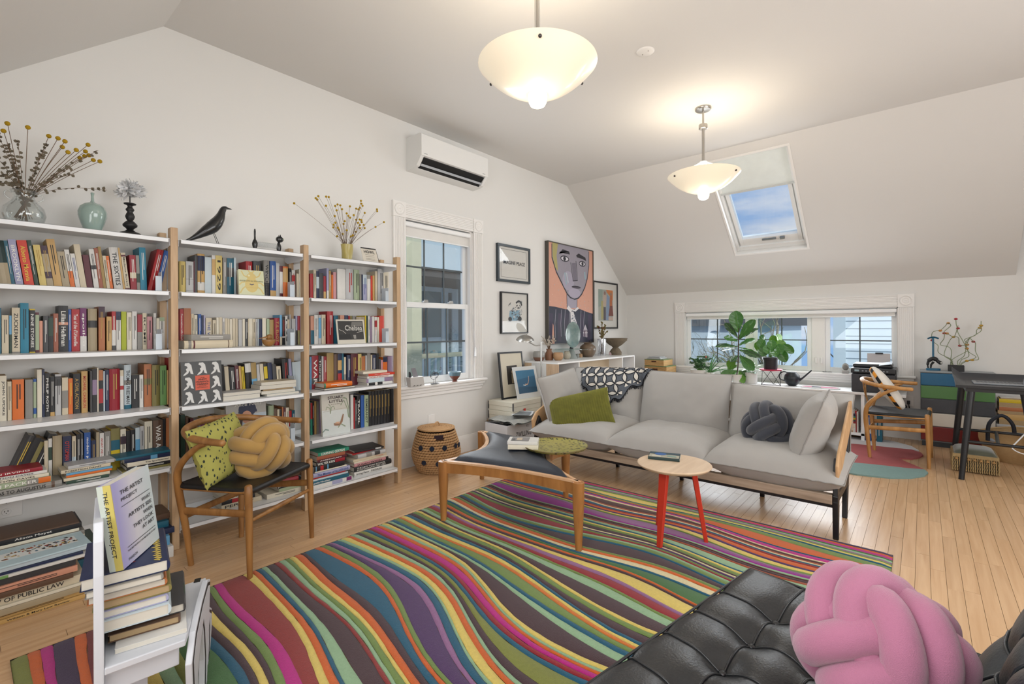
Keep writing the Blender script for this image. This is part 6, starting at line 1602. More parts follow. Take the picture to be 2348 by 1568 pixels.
port = [('#a9b4bd', [(0, 0), (1, 0), (1, .72), (0, .72)]), ('#1f2440', ell(.52, .82, .22, .16)), ('#1f2440', stroke([(.3, .78), (.5, .74), (.76, .78)], .06)), ('#b9866a', ell(.50, .66, .13, .13)), ('#b9866a', [(.30, .1), (.72, .1), (.66, .5), (.40, .5)]), ('#4a3a38', stroke([(.38, .70), (.34, .5), (.40, .35)], .07)), ('#4a3a38', stroke([(.63, .70), (.68, .5), (.62, .35)], .07))]
facing('tall grey art book with portrait cover facing out behind the near armchair', 1.104, 1.345, .4795, .792, 3.30, '#9a968f', port, words=[('Alice Neel', .2, .89, .66, .06, '#c9c6c0')])
chel = [('#2c2b2a', [(.05, .17), (.95, .17), (.95, .94), (.05, .94)]), ('#6a6864', [(.5, .7), (.92, .72), (.92, .9), (.55, .9)]), ('#1a1a1a', [(.08, .2), (.5, .2), (.45, .4), (.08, .38)]), ('#8a8882', [(.58, .2), (.66, .2), (.66, .36), (.56, .36)]), ('#a8a6a0', stroke([(.08, .6), (.14, .55), (.22, .52), (.3, .42)], .02)), ('#c9c7c0', stroke([(.7, .46), (.93, .52)], .016))]
t = facing('black and white instant-style photo print with a script sign, leaning in the right bay', 1.828, 2.060, 1.1395, 1.322, 3.253, '#c4bfb2', chel, .004, .03, words=[('Chelsea', .28, .54, .62, .22, '#c4c2bc')], cat='photo')
t.name = 'photo_print'
# wooden bird bowl
t = thing('wooden_bird', 'small carved wooden bird with long beak sitting on a round wooden base', 'ornament', (1.343, 3.262, 1.1395)); wb = woodmat('carved_wood', '#7a5226', '#a3753f', .4, (8, 8, 8), 3)
mb = MB(); mb.lathe([(.001, .001), (.018, .001), (.034, .014), (.042, .030), (.044, .044), (.041, .046), (.001, .046)], 28, cap=False, sy=.6); mb.build('base', wb, t, smooth=50)
mb = MB(); mb.ball((.004, 0, .060), .021, 18, 12, (1, .9, .9)); mb.build('body', wb, t, smooth=70); mb = MB(); mb.tube([(-.010, 0, .060), (-.035, 0, .056), (-.064, 0, .052)], [.009, .0045, .001], 10); mb.build('beak', wb, t, smooth=60)
# side window sill
SZ = .7355
t = thing('letter_rack', 'white letter rack holding grey cards at the left end of the side window sill', 'letter rack', (2.70, 3.445, SZ))
mb = MB(); mb.hexa([(-.085, -.02, 0), (.07, -.02, 0), (.07, .03, 0), (-.085, .03, 0), (-.10, -.035, .085), (.045, -.035, .085), (.045, .035, .085), (-.10, .035, .085)]); mb.build('rack', mat('rack_white', '#bfbdba', .5), t, bevel=.003)
mb = MB(); mb.hexa([(-.03, .0, .05), (.03, .0, .05), (.03, .003, .05), (-.03, .003, .05), (-.065, .0, .165), (-.02, .0, .165), (-.02, .003, .165), (-.065, .003, .165)]); mb.build('card', flat('#77757a'), t)
mb = MB(); mb.prism([(-.095, .06), (-.065, .06), (-.075, .12), (-.085, .135), (-.095, .13)], -.01, -.004, lambda a, z, h: (a, h, z)); mb.build('dark_card', flat('#1d1f26'), t)
for k in range(3):
    mb = MB(); mb.hexa([(-.06 + k * .035, -.0215, .004), (-.04 + k * .035, -.0215, .004), (-.04 + k * .035, -.0205, .004), (-.06 + k * .035, -.0205, .004), (-.05 + k * .035, -.0232, .012), (-.036 + k * .035, -.0232, .012), (-.036 + k * .035, -.0222, .012), (-.05 + k * .035, -.0222, .012)]); mb.build('slot', flat('#55534f'), t)
t = thing('wire_bird', 'openwork black wire bird on a small base in the middle of the side window sill', 'ornament', (2.915, 3.455, SZ)); r2 = random.Random(3)
mb = MB(); mb.box(-.04, .04, -.018, .018, 0, .004); mb.build('base', bk, t)
mb = MB(); c0 = Vector((-.005, 0, .085))
for k in range(26):
    ax = Vector((r2.uniform(-1, 1), r2.uniform(-1, 1), r2.uniform(-1, 1))).normalized(); pos = ax * .030; pos.x *= 1.3; u_ = ax.orthogonal().normalized(); w_ = ax.cross(u_); rr = r2.uniform(.008, .013)
    mb.tube([c0 + pos + (u_ * math.cos(a * PI / 5) + w_ * math.sin(a * PI / 5)) * rr for a in range(10)], .0011, 4, closed=True)
mb.tube(bez([(-.050, 0, .115), (-.056, 0, .09), (-.045, 0, .055), (-.01, 0, .042), (.03, 0, .06), (.048, 0, .095), (.075, 0, .135), (.07, 0, .15), (.045, 0, .115), (.0, 0, .108), (-.025, 0, .13), (-.045, 0, .125)], 5, True), .0018, 6, closed=True); mb.build('wire_body', bk, t, smooth=70)
mb = MB(); mb.tube([(-.015, 0, .045), (-.015, 0, .004)], .0017, 6); mb.tube([(.008, 0, .045), (.008, 0, .004)], .0017, 6); mb.build('legs', bk, t)
t = thing('bowl', 'small footed bowl, blue-grey above and rust below, on the side window sill', 'bowl', (3.165, 3.455, SZ))
mb = MB(); mb.lathe([(.001, 0), (.024, 0), (.026, .006), (.018, .012), (.03, .024), (.050, .050), (.0515, .058)], 32, cap=False); mb.build('foot', mat('rust_glaze', '#6e4238', .35, var=.15), t, smooth=60)
mb = MB(); mb.lathe([(.0515, .056), (.060, .080), (.063, .094), (.061, .094), (.055, .074), (.03, .03), (.001, .02)], 32, cap=False); mb.build('body', mat('blue_grey_glaze', '#5b7683', .25, var=.2, coat=.4), t, smooth=60)
# woven basket
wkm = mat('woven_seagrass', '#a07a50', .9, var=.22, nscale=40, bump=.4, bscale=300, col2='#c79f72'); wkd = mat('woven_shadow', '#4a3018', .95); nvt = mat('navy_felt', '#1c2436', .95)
bx_, by_ = 2.775, 3.275
t = thing('woven_basket', 'round lidded seagrass basket with navy dots under the side window', 'basket', (bx_, by_, 0))
def brad(z): 
    q = z / .37; return .150 + .060 * math.sin(min(1, q / .45) * PI / 2) if q < .45 else .210 - .055 * ((q - .45) / .55) ** 1.3
mb = MB(); nrow = 17
for r_ in range(nrow):
    z = .012 + r_ * .0208; R = brad(z); n_ = 46
    for k in range(n_):
        a0 = 2 * PI * (k + (r_ % 2) * .5) / n_; am = a0 + PI / n_
        if r_ in (14, 15) and -2.35 < (am if am < PI else am - 2 * PI) < -1.95: continue
        pts = [(R * math.cos(a0 + q * 2.6 * PI / n_) , R * math.sin(a0 + q * 2.6 * PI / n_), z + (q - .5) * .009) for q in (0, .33, .66, 1)]; rr = [.004, .011, .011, .004]
        c = MB(); mb.tube(pts, [(x_ * .75, x_) for x_ in rr], 6, caps=False, flat_=(math.cos(am), math.sin(am), 0))
mb.build('woven_body', wkm, t, smooth=70, kind='stuff')
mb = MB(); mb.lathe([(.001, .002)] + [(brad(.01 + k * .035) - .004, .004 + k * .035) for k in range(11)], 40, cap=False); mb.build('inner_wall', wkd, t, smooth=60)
mb = MB()
for k in range(11):
    R = .158 - k * .0145
    if R > .004: mb.tube([(R * math.cos(a * PI / 20), R * math.sin(a * PI / 20), .374 + .001 * k) for a in range(40)], .0082, 6, closed=True)
lid = mb.build('lid', wkm, t, smooth=60)
mb = MB(); mb.tube(bez([(-.045, -.02, .385), (-.03, -.018, .415), (.01, -.01, .422), (.045, 0, .385)], 6), .0055, 8); mb.build('handle', wkm, lid, smooth=60)
for (a, z) in ((-2.45, .235), (-1.93, .235), (-1.35, .235), (-2.95, .235), (-2.78, .115), (-2.2, .105), (-1.62, .115), (-1.05, .23)):
    R = brad(z) + .0115; c = Vector((R * math.cos(a), R * math.sin(a), z)); n_ = Vector((math.cos(a), math.sin(a), 0)); u_ = Vector((-n_.y, n_.x, 0)); mb = MB()
    mb.prism([(.021 * math.cos(q * PI / 10), .021 * math.sin(q * PI / 10)) for q in range(20)], -.002, .003, lambda x, y, h: c + u_ * x + Vector((0, 0, y)) + n_ * h); mb.build('felt_dot', nvt, t)
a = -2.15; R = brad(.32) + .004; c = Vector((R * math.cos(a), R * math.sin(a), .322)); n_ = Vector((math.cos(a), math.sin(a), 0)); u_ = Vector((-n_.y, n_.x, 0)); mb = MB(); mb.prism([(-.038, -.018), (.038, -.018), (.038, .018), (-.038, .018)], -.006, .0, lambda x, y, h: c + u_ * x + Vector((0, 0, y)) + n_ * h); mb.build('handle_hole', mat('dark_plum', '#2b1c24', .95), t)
# pictures on the wall
frb = mat('black_frame', '#1b1d21', .35, var=.05); frs = mat('slate_frame', '#2c363d', .35); matb = flat('#d4d2cc', .8)
def picture(label, x0, x1, z0, z1, fw, fm, items, dep=.03, mount='#d4d2cc', words=(), glazed=True, ctr=None):
    t = thing('framed_picture', label, 'picture', ((x0 + x1) / 2, Y1 - .002, (z0 + z1) / 2)); w, h = x1 - x0, z1 - z0
    mb = MB(); a, b_ = w / 2, h / 2
    for q in ((-a, a, b_ - fw, b_), (-a, a, -b_, -b_ + fw), (-a, -a + fw, -b_ + fw, b_ - fw), (a - fw, a, -b_ + fw, b_ - fw)): mb.box(q[0], q[1], -dep, 0, q[2], q[3])
    mb.build('frame', fm, t, bevel=.002); mb = MB(); mb.box(-a + fw * .5, a - fw * .5, -dep + .012, -.002, -b_ + fw * .5, b_ - fw * .5); mb.build('mount', flat(mount, .8), t)
    o_ = Vector((-a + fw, -dep + .0115, -b_ + fw)); U_ = Vector((w - 2 * fw, 0, 0)); V_ = Vector((0, 0, h - 2 * fw))
    art(t, o_, U_, V_, items, 'print', N=Vector((0, -1, 0)))
    for (s_, p0, q0, ww, hh, c) in words: text(s_, t, o_ + U_ * p0 + V_ * q0 + Vector((0, -.003, 0)), U_, V_, (w - 2 * fw) * ww, (h - 2 * fw) * hh, c)
    if glazed: mb = MB(); mb.box(-a + fw, a - fw, -dep + .004, -dep + .005, -b_ + fw, b_ - fw); mb.build('picture_glass', glass('picture_glazing', (.97, .97, .97), .02, .10), t)
    return t
picture('black-framed text print with two words, highest small frame beside the side window', 3.845, 4.415, 1.765, 2.182, .028, frs, [('#4a4a4c', stroke([(.07, .07), (.93, .07)], .008)), ('#4a4a4c', stroke([(.07, .93), (.93, .93)], .008)), ('#4a4a4c', stroke([(.07, .07), (.07, .93)], .006)), ('#4a4a4c', stroke([(.93, .07), (.93, .93)], .006))], words=[('IMAGINE PEACE', .13, .48, .74, .11, '#35363a')])
r2 = random.Random(5); it = [('#7fa3b8', [(.28, .30), (.72, .30), (.72, .58), (.3, .55)])]
for k in range(70):
    x, y = r2.uniform(.24, .78), r2.uniform(.28, .80)
    if (x - .5) ** 2 + (y - .78) ** 2 < .015: continue
    w = r2.uniform(.02, .06); it.append((r2.choice(['#2a2c30', '#4a4c50', '#8c9094', '#c9cccc']), [(x, y), (x + w, y + w * .4), (x + w * .8, y + w), (x - w * .2, y + w * .7)]))
it += [('#2a2c30', ell(.32, .34, .07, .06)), ('#2a2c30', ell(.70, .35, .08, .065)), ('#33363a', stroke([(.22, .27), (.8, .27)], .008)), ('#33363a', stroke([(.55, .76), (.66, .82), (.76, .78), (.78, .70)], .05))]
picture('black-framed drawing of a crowded vehicle, lower small frame beside the side window', 3.90, 4.37, 1.19, 1.655, .014, frb, it)
skin = '#8f8a94'; big = [('#c99580', [(0, 0), (1, 0), (1, 1), (0, 1)])]
for k in range(46):
    x, y = r2.uniform(.02, .98), r2.uniform(.36, .95); big.append((r2.choice(['#a9a3a2', '#b98470', '#d3a694']), ell(x, y, .008, .006, 6)))
face = [(.08, 1), (.90, 1), (.90, .84), (.86, .70), (.80, .60), (.72, .52), (.64, .475), (.55, .46), (.47, .475), (.40, .51), (.30, .60), (.17, .72), (.08, .86)]
big += [('#1d1f2c', [(.385, .36), (.62, .36), (.625, .52), (.38, .52)]), ('#9892a0', [(.395, .36), (.61, .36), (.615, .52), (.39, .52)]), ('#23232f', [(x + (.012 if x > .5 else -.012), y - .012) for x, y in face]), (skin, face),
        ('#a39a63', [(.08, 1), (.20, 1), (.17, .88), (.20, .72), (.14, .76), (.09, .86)]), ('#9d97a6', ell(.42, .64, .13, .10)), ('#a29bab', ell(.56, .52, .14, .05)), ('#8aa3ad', stroke([(.34, .72), (.38, .60)], .02)), ('#a7b9bd', stroke([(.38, .72), (.42, .62)], .015)), ('#8aa3ad', stroke([(.80, .76), (.82, .68)], .03)),
        ('#24222a', [(.22, .90), (.30, .955), (.44, .945), (.46, .915), (.34, .915), (.24, .925)]), ('#24222a', [(.60, .92), (.66, .945), (.82, .915), (.84, .88), (.74, .895), (.62, .90)]),
        ('#2a2833', ell(.345, .862, .095, .032)), ('#c9c6cc', ell(.345, .862, .078, .021)), ('#23222c', ell(.34, .862, .030, .021)), ('#2a2833', ell(.745, .842, .080, .030)), ('#c9c6cc', ell(.745, .842, .064, .019)), ('#23222c', ell(.75, .842, .026, .019)),
        ('#6f6a76', [(.50, .83), (.59, .84), (.62, .66), (.53, .64)]), ('#24222c', stroke([(.475, .835), (.50, .74), (.525, .645), (.63, .655), (.62, .74), (.595, .86)], .010)), ('#2a2430', ell(.60, .583, .105, .014)), ('#4a4450', ell(.60, .578, .09, .008)),
        ('#1f2136', [(0, 0), (1, 0), (1, .31), (.86, .325), (.68, .355), (.36, .345), (.14, .365), (0, .37)])]
for x, c in ((.03, '#2f2540'), (.22, '#34253f'), (.36, '#2a2038'), (.72, '#2c213c'), (.90, '#2f2540')): big.append((c, stroke([(x, .02), (x + .02, .30)], .08)))
for x in (.14, .26, .34, .44, .70, .78): big.append(('#a9a5b0', stroke([(x, .04 + x * .1), (x - .01, .2), (x + .01, .34)], .006)))
big += [('#d3cfd0', [(.38, .355), (.46, .315), (.50, .335), (.58, .325), (.66, .36), (.63, .375), (.56, .345), (.49, .35), (.42, .385)]), ('#cfcbcb', [(.46, .325), (.53, .325), (.61, .20), (.54, .06), (.47, .18)]), ('#c99580', [(.06, .0), (.12, .0), (.10, .18), (.085, .2)])]
for k in range(22):
    x, y = r2.uniform(.49, .58), r2.uniform(.14, .30); big.append((r2.choice(['#2c3348', '#6d7386']), ell(x, y, .010, .008, 6)))
big += [('#b9b3bb', [(.76, .13), (.81, .19), (.86, .13)]), ('#8a7f8c', [(.755, .06), (.865, .05), (.86, .13), (.76, .135)]), ('#c9c3c8', stroke([(.755, .10), (.865, .10)], .012)), ('#4a2c44', stroke([(.79, .06), (.79, .12)], .02)), ('#c9c3c8', stroke([(.83, .05), (.83, .12)], .012))]
picture('large painted portrait of a grey long-faced person in a striped suit on salmon ground', 4.735, 5.80, 1.045, 2.325, .012, mat('bronze_frame', '#4a4640', .4), big, dep=.055, mount='#c99580', glazed=False)
fig = [('#9fa39a', [(.18, .15), (.82, .15), (.82, .86), (.18, .86)]), ('#c97a40', [(.52, .86), (.82, .86), (.82, .62), (.66, .74), (.55, .80)]), ('#8a9a90', [(.18, .45), (.34, .5), (.36, .86), (.18, .86)]), ('#a8a06a', [(.30, .16), (.40, .2), (.42, .6), (.30, .6)]), ('#7f93ad', [(.50, .16), (.64, .16), (.68, .7), (.54, .76)]),
       ('#b9a596', [(.38, .48), (.52, .48), (.54, .72), (.46, .80), (.38, .72)]), ('#8f6f66', ell(.46, .78, .045, .045)), ('#b5683c', [(.66, .30), (.80, .28), (.78, .72), (.72, .78), (.68, .68)]), ('#7a4038', [(.62, .26), (.84, .26), (.80, .5), (.68, .5)]), ('#4e4a55', [(.40, .16), (.50, .16), (.50, .46), (.40, .46)]), ('#c4ab9d', [(.62, .16), (.82, .16), (.82, .24), (.62, .24)]), ('#8a7a72', ell(.73, .77, .03, .035))]
picture('black-framed colourful print of standing figures, rightmost on the left wall', 5.84, 6.545, 1.235, 1.915, .022, frb, fig)
# boxes, papers and leaning pictures beside the basket
stb = mat('archive_box', '#cdc8b8', .7, var=.03); bz = .0
t = thing('side_table_low', 'low wooden stand under the archive boxes beside the sofa', 'stand', (3.95, 3.30, 0)); t.name = 'wooden_stand'
mb = MB(); mb.box(-.30, .30, -.17, .19, .27, .295); mb.build('top', otw, t, bevel=.003)
for sx_ in (-.28, .28):
    for sy_ in (-.15, .17): mb = MB(); mb.box(sx_ - .015, sx_ + .015, sy_ - .015, sy_ + .015, 0, .27); mb.build('leg', otw, t)
for k, (z0, lab) in enumerate(((.2965, 'cream archive box at the bottom of the pair beside the sofa'), (.3975, 'cream archive box on top of the pair beside the sofa, under leaning pictures'))):
    t = thing('archive_box', lab, 'box', (3.95, 3.31, z0), .0); mb = MB(); mb.box(-.28, .27, -.17, .17, 0, .098); mb.build('carton', stb, t, bevel=.003)
    mb = MB(); mb.box(-.284, .274, -.174, .174, .05, .0995); mb.build('box_lid', stb, t, bevel=.003)
    for (xx, yy) in ((-.285, -.175), (.27, -.175), (-.285, .165)): mb = MB(); mb.box(xx, xx + .008, yy, yy + .012, .01, .09); mb.build('metal_corner', flat('#3c3c3e'), t)
    if k == 0: mb = MB(); mb.box(-.12, -.085, -.1752, -.1738, .02, .12); mb.build('red_tab', flat('#c0301f'), t)
def leaning(label, x0, y0, z0, w, h, lean, fw, fm, items, mount, rz=0, name='framed_picture', back=.0):
    t = thing(name, label, 'picture', (x0, y0, z0), rz); V_ = Vector((0, math.sin(lean), math.cos(lean))) * h; U_ = Vector((w, 0, 0)); n_ = U_.cross(V_).normalized(); o_ = Vector((-w / 2, 0, .0))
    def slab(a0, a1, b0, b1, d0, d1, nm, m):
        mb = MB(); q = [o_ + U_ * a + V_ * b_ for a, b_ in ((a0, b0), (a1, b0), (a1, b1), (a0, b1))]; mb.add([p_ + n_ * d0 for p_ in q] + [p_ + n_ * d1 for p_ in q], [(0, 3, 2, 1), (4, 5, 6, 7), (0, 1, 5, 4), (1, 2, 6, 5), (2, 3, 7, 6), (3, 0, 4, 7)]); mb.build(nm, m, t)
    fx, fz = fw / w, fw / h
    if fw: slab(0, fx, 0, 1, -.02, 0, 'frame', fm); slab(1 - fx, 1, 0, 1, -.02, 0, 'frame', fm); slab(fx, 1 - fx, 0, fz, -.02, 0, 'frame', fm); slab(fx, 1 - fx, 1 - fz, 1, -.02, 0, 'frame', fm)
    slab(fx, 1 - fx, fz, 1 - fz, -.012, -.004, 'mount', flat(mount, .8)); art(t, o_ + n_ * -.004, U_, V_, items, 'print', N=n_); return t
leaning('black-framed small dark portrait with wide mount leaning on the archive boxes', 3.93, 3.34, .498, .37, .50, .12, .018, frb, [('#34302c', [(.28, .30), (.72, .30), (.72, .70), (.28, .70)]), ('#b9a084', ell(.5, .56, .035, .04)), ('#a8987c', [(.45, .32), (.56, .32), (.54, .52), (.46, .52)])], '#cfc8b6', rz=-.05)
leaning('unframed print of a swimmer in deep blue water leaning on the archive boxes', 4.04, 3.22, .498, .36, .345, .24, 0, None, [('#2f6184', [(.10, .16), (.90, .16), (.90, .88), (.10, .88)]), ('#3b7396', [(.10, .6), (.90, .68), (.90, .88), (.10, .88)]), ('#24506f', [(.10, .16), (.90, .16), (.90, .32), (.10, .38)]), ('#c9a58f', stroke([(.42, .44), (.50, .42), (.56, .48)], .03)), ('#d3b09a', stroke([(.54, .46), (.60, .56), (.62, .68)], .02)), ('#d8e0e2', stroke([(.33, .42), (.44, .40)], .03))], '#cfd2d2', rz=-.08, name='art_print')
t = thing('carton', 'open white printed carton full of papers beside the sofa', 'box', (3.62, 3.10, 0), -.05); cw_ = mat('carton_white', '#c4c5c8', .7, var=.03)
mb = MB(); mb.box(-.24, .26, -.15, -.145, .0, .33); mb.box(-.24, .26, .145, .15, .0, .33); mb.box(-.24, -.235, -.145, .145, 0, .33); mb.box(.255, .26, -.145, .145, 0, .33); mb.box(-.24, .26, -.15, .15, 0, .005); mb.build('carton_walls', cw_, t)
mb = MB(); mb.box(-.232, .252, -.142, .142, .006, .29); mb.build('papers', flat('#8c8c8e'), t)
text('ZWILLING', t, (-.12, -.1508, .20), (1, 0, 0), (0, 0, 1), .22, .05, '#2b2b2e'); text('12', t, (.03, -.1508, .285), (1, 0, 0), (0, 0, 1), .03, .022, '#2b2b2e')
pp = thing('newspaper', 'crumpled grey newspaper sheets lying over the open carton', 'paper', (3.66, 3.10, .335)); mb = MB(); npz = lambda x, y: .012 + .028 * mnoise.noise(Vector((x * 9, y * 9, 3)))
for s_ in (0, 1): mb.grid(lambda u, v: ((u - .45) * .58, (v - .5) * .40, npz(u * .6, v * .4) + .012 * s_ - .04 * max(0, (.5 - v) * 2 - .6)), 20, 14)
mb.build('sheet', mat('newsprint', '#7b7e80', .9, var=.4, nscale=30, col2='#a9a79c'), pp, smooth=60)
t = thing('photo_print', 'loose black and white photograph with white border on the crumpled newspaper', 'photo', (3.70, 3.05, .385), .5); mb = MB(); mb.grid(lambda u, v: ((u - .5) * .26, (v - .5) * .20, .015 * (2 * u - 1) ** 2), 8, 2); mb.build('paper', flat('#c9ccd0'), t); mb = MB(); mb.grid(lambda u, v: ((u - .5) * .22, (v - .5) * .16, .0012 + .011 * (2 * u - 1) ** 2), 8, 2); mb.build('image', mat('photo_grey', '#4a5158', .4, var=.5, nscale=14, col2='#8f979d'), t)
t = thing('folder', 'black folder sticking out of the open carton', 'folder', (3.50, 3.02, .335), -.2); mb = MB(); mb.hexa([(-.12, -.03, 0), (.14, -.05, -.02), (.14, .02, -.02), (-.12, .03, 0), (-.12, -.03, .02), (.14, -.05, .002), (.14, .02, .002), (-.12, .03, .02)]); mb.build('cover', bk, t)
# reading lamp behind the sofa
t = thing('floor_lamp', 'slender steel floor lamp with a dished metal shade behind the left end of the sofa', 'lamp', (4.02, 3.0, 0)); nk = mat('satin_nickel', '#a9a8a4', .32, 1, var=.04)
px_, py_ = P(1241, 820, X=4.02).x, P(1241, 820, X=4.02).y; t.location = (px_, py_, 0); zt = P(1241, 788, X=4.02).z
mb = MB(); mb.lathe([(.001, 0), (.13, 0), (.13, .012), (.12, .018), (.015, .022), (.001, .022)], 32, cap=False); mb.build('base', nk, t, smooth=50)
mb = MB(); mb.tube([(0, 0, .02), (0, 0, zt)], .009, 12); mb.tube([(0, 0, zt), (0, 0, zt + .02)], .012, 12); mb.build('pole', nk, t, smooth=60)
q = P(1204, 779, X=4.02 - .10) - Vector((px_, py_, 0))
mb = MB(); mb.tube(bez([(0, 0, zt - .01), (-.03, q.y * .35, zt - .02), (-.06, q.y * .75, zt + .01), (q.x, q.y, q.z - .01)], 8), .0055, 8); mb.build('arm', nk, t, smooth=60)
sh = MB(); R_ = Euler((.16, -.12, 0)).to_matrix().to_4x4(); sh.T = Matrix.Translation(q) @ R_
sh.lathe([(.095, -.006), (.094, .002), (.082, .020), (.055, .040), (.024, .050), (.001, .052)], 36, cap=False); sh.lathe([(.093, -.006), (.08, .017), (.053, .037), (.001, .049)], 36, cap=False); sh.build('shade', nk, t, smooth=60)
mb = MB(); mb.tube([q + Vector((0, 0, .045)), q + Vector((.012, -.025, .068))], .003, 6); mb.build('switch', nk, t); mb = MB(); mb.ball(q + Vector((0, 0, -.002)), .014, 12, 8); mb.build('joint', nk, t, smooth=60)
# white sideboard on the left wall
KX0, KX1, KY0, KY1, KZ = 4.30, 6.14, 3.03, 3.50, .868
sb = thing('sideboard', 'white open-fronted sideboard with plywood edges behind the sofa on the left wall', 'cabinet', ((KX0 + KX1) / 2, KY0, 0)); iv = Matrix.Translation(-Vector(sb.location)); edm = woodmat('birch_edge', '#b89a7c', '#cdb294', .5, (9, 9, 2), 3); back_ = mat('cabinet_white', '#d8d8d6', .45, var=.01)
def kb(name, m, *bxs, **k):
    mb = MB(); mb.T = iv
    for q in bxs: mb.box(*q)
    return mb.build(name, m, sb, **k)
kb('top', whitem, (KX0, KX1, KY0, KY1, KZ - .018, KZ), bevel=.002); kb('end_panel', back_, (KX0, KX0 + .018, KY0 + .02, KY1, .06, KZ - .018)); kb('end_panel', whitem, (KX1 - .018, KX1, KY0, KY1, .06, KZ - .018))
kb('edge_strip', edm, (KX0 - .001, KX0 + .018, KY0, KY0 + .16, .06, KZ - .018)); kb('edge_strip', edm, (KX0 - .002, KX0 + .018, KY1 - .10, KY1, .06, KZ - .018))
kb('back_panel', back_, (KX0, KX1, KY1 - .01, KY1, .06, KZ - .018)); kb('shelf', whitem, (KX0, KX1, KY0 + .01, KY1, .45, .468), (KX0, KX1, KY0, KY1, .06, .078))
for x in (KX0 + .42, KX1 - .36): kb('divider', whitem, (x, x + .016, KY0 + .002, KY1, .078, KZ - .018))
kb('back_insert', mat('birch_ply', '#c9b79c', .6, var=.06), (KX0 + .436, KX1 - .36, KY0 + .20, KY0 + .21, .468, KZ - .018)); kb('plinth', whitem, (KX0 + .02, KX1 - .02, KY0 + .03, KY1, 0, .06))
t = thing('basket', 'small wicker basket inside the left compartment of the sideboard', 'basket', (4.55, 3.25, .4685)); mb = MB(); mb.lathe([(.001, 0), (.07, 0), (.095, .07), (.10, .16), (.094, .16), (.085, .06), (.001, .02)], 24, cap=False); mb.build('body', wkm, t, smooth=60)
t = thing('ornament', 'small red object inside the right compartment of the sideboard', 'ornament', (5.90, 3.12, .4685)); mb = MB(); mb.lathe([(.001, 0), (.022, 0), (.024, .13), (.012, .16), (.018, .19), (.001, .20)], 16, cap=False); mb.build('body', flat('#a01f22', .4), t, smooth=60)
# pieces on the sideboard
def pot(name, label, cat, x, y, z, prof, m, n=28, **k):
    t = thing(name, label, cat, (x, y, z)); mb = MB(); mb.lathe(prof, n, cap=False, **k); mb.build('body', m, t, smooth=65); return t
KZ1 = KZ + .0005; gz = mat('grey_glaze', '#8d8c88', .3, var=.12, nscale=18, coat=.3); tg = mat('tan_glaze', '#a8835f', .45, var=.18, nscale=14); bz_ = mat('brown_stoneware', '#7a5238', .5, var=.2, nscale=12)
t = pot('bowl', 'round grey bowl with brown foot, leftmost on the sideboard', 'bowl', 4.42, 3.385, KZ1, [(.001, .0), (.045, .0), (.06, .02), (.068, .045)], mat('brown_clay', '#6d4c3c', .6, var=.1)); mb = MB(); mb.lathe([(.068, .044), (.071, .07), (.066, .105), (.061, .112), (.055, .105), (.06, .07), (.001, .01)], 28, cap=False); mb.build('rim', gz, t, smooth=65)
t = pot('vase', 'brown stoneware vase of pussy willow on the sideboard', 'vase', 4.60, 3.37, KZ1, [(.001, 0), (.045, 0), (.052, .04), (.046, .085), (.030, .11), (.036, .135), (.030, .133), (.024, .11), (.001, .02)], bz_)
mb = MB(); ml = MB(); r2 = random.Random(9)
for k in range(20):
    a = r2.uniform(-1, 1); e = Vector((a * .13, r2.uniform(-.05, .05), .25 + r2.uniform(-.03, .06) - abs(a) * .04)); c = bez([(a * .01, 0, .10), (a * .045, 0, .18), e], 4); mb.tube(c, .0018, 5)
    for j in range(4, len(c)): ml.ball(c[j] + Vector((r2.uniform(-.005, .005), 0, 0)), .0055, 6, 5, (1, 1, 1.7))
mb.build('twigs', stemm, t); ml.build('catkins', mat('catkin_grey', '#bdb4a6', .95, var=.1), t, smooth=60, kind='stuff')
pot('bowl', 'small tan bowl with pale rim in front of the pussy willow', 'bowl', 4.63, 3.26, KZ1, [(.001, 0), (.035, 0), (.056, .02), (.062, .05), (.057, .088), (.052, .092), (.05, .085), (.052, .05), (.001, .01)], tg)
pot('jar', 'small speckled cream jar between the tan bowl and the glass stand', 'jar', 4.86, 3.29, KZ1, [(.001, 0), (.03, 0), (.044, .025), (.046, .05), (.036, .085), (.03, .09), (.034, .1), (.028, .098), (.001, .05)], mat('speckled_cream', '#a39c8c', .5, var=.2, nscale=60))
t = pot('cake_stand', 'glass disc on a grey cone base, middle of the sideboard', 'stand', 5.02, 3.33, KZ1, [(.001, 0), (.075, 0), (.03, .10), (.026, .112), (.001, .112)], mat('grey_ceramic', '#8f918f', .4, var=.06)); mb = MB(); mb.lathe([(.001, .1125), (.205, .1125), (.207, .116), (.205, .1195), (.001, .1195)], 48, cap=False); mb.build('glass_plate', glass('green_glass', (.80, .93, .90), .3), t, smooth=40)
t = thing('plate', 'small blue-green marbled plate standing upright on the glass disc', 'plate', (5.02, 3.33, KZ1 + .121), -.35); mb = MB(); mb.lathe([(.001, .0), (.09, .004), (.112, .014), (.114, .012), (.092, -.002), (.001, -.004)], 40, cap=False, sy=1.42); mb.v = [(x, -z - .02, y * 1.0 + .175) for x, y, z in mb.v]; mb.build('dish', mat('marbled_teal', '#3f6669', .25, var=.5, nscale=18, col2='#93a09a', coat=.4), t, smooth=65); mb = MB(); mb.lathe([(.001, 0), (.026, 0), (.02, .022), (.001, .024)], 16, cap=False); mb.build('stand', bk, t)
for k, (x, r_) in enumerate(((5.20, .026), (5.27, .03))): pot('dish', ('tiny pale dish left of the small tan pot under the glass disc', 'tiny tan lidded pot under the right edge of the glass disc')[k], 'dish', x, 3.36, KZ1, [(.001, 0), (r_ * .8, 0), (r_, .02), (r_ * .8, .045), (.001, .05)], (gz, tg)[k], 20)
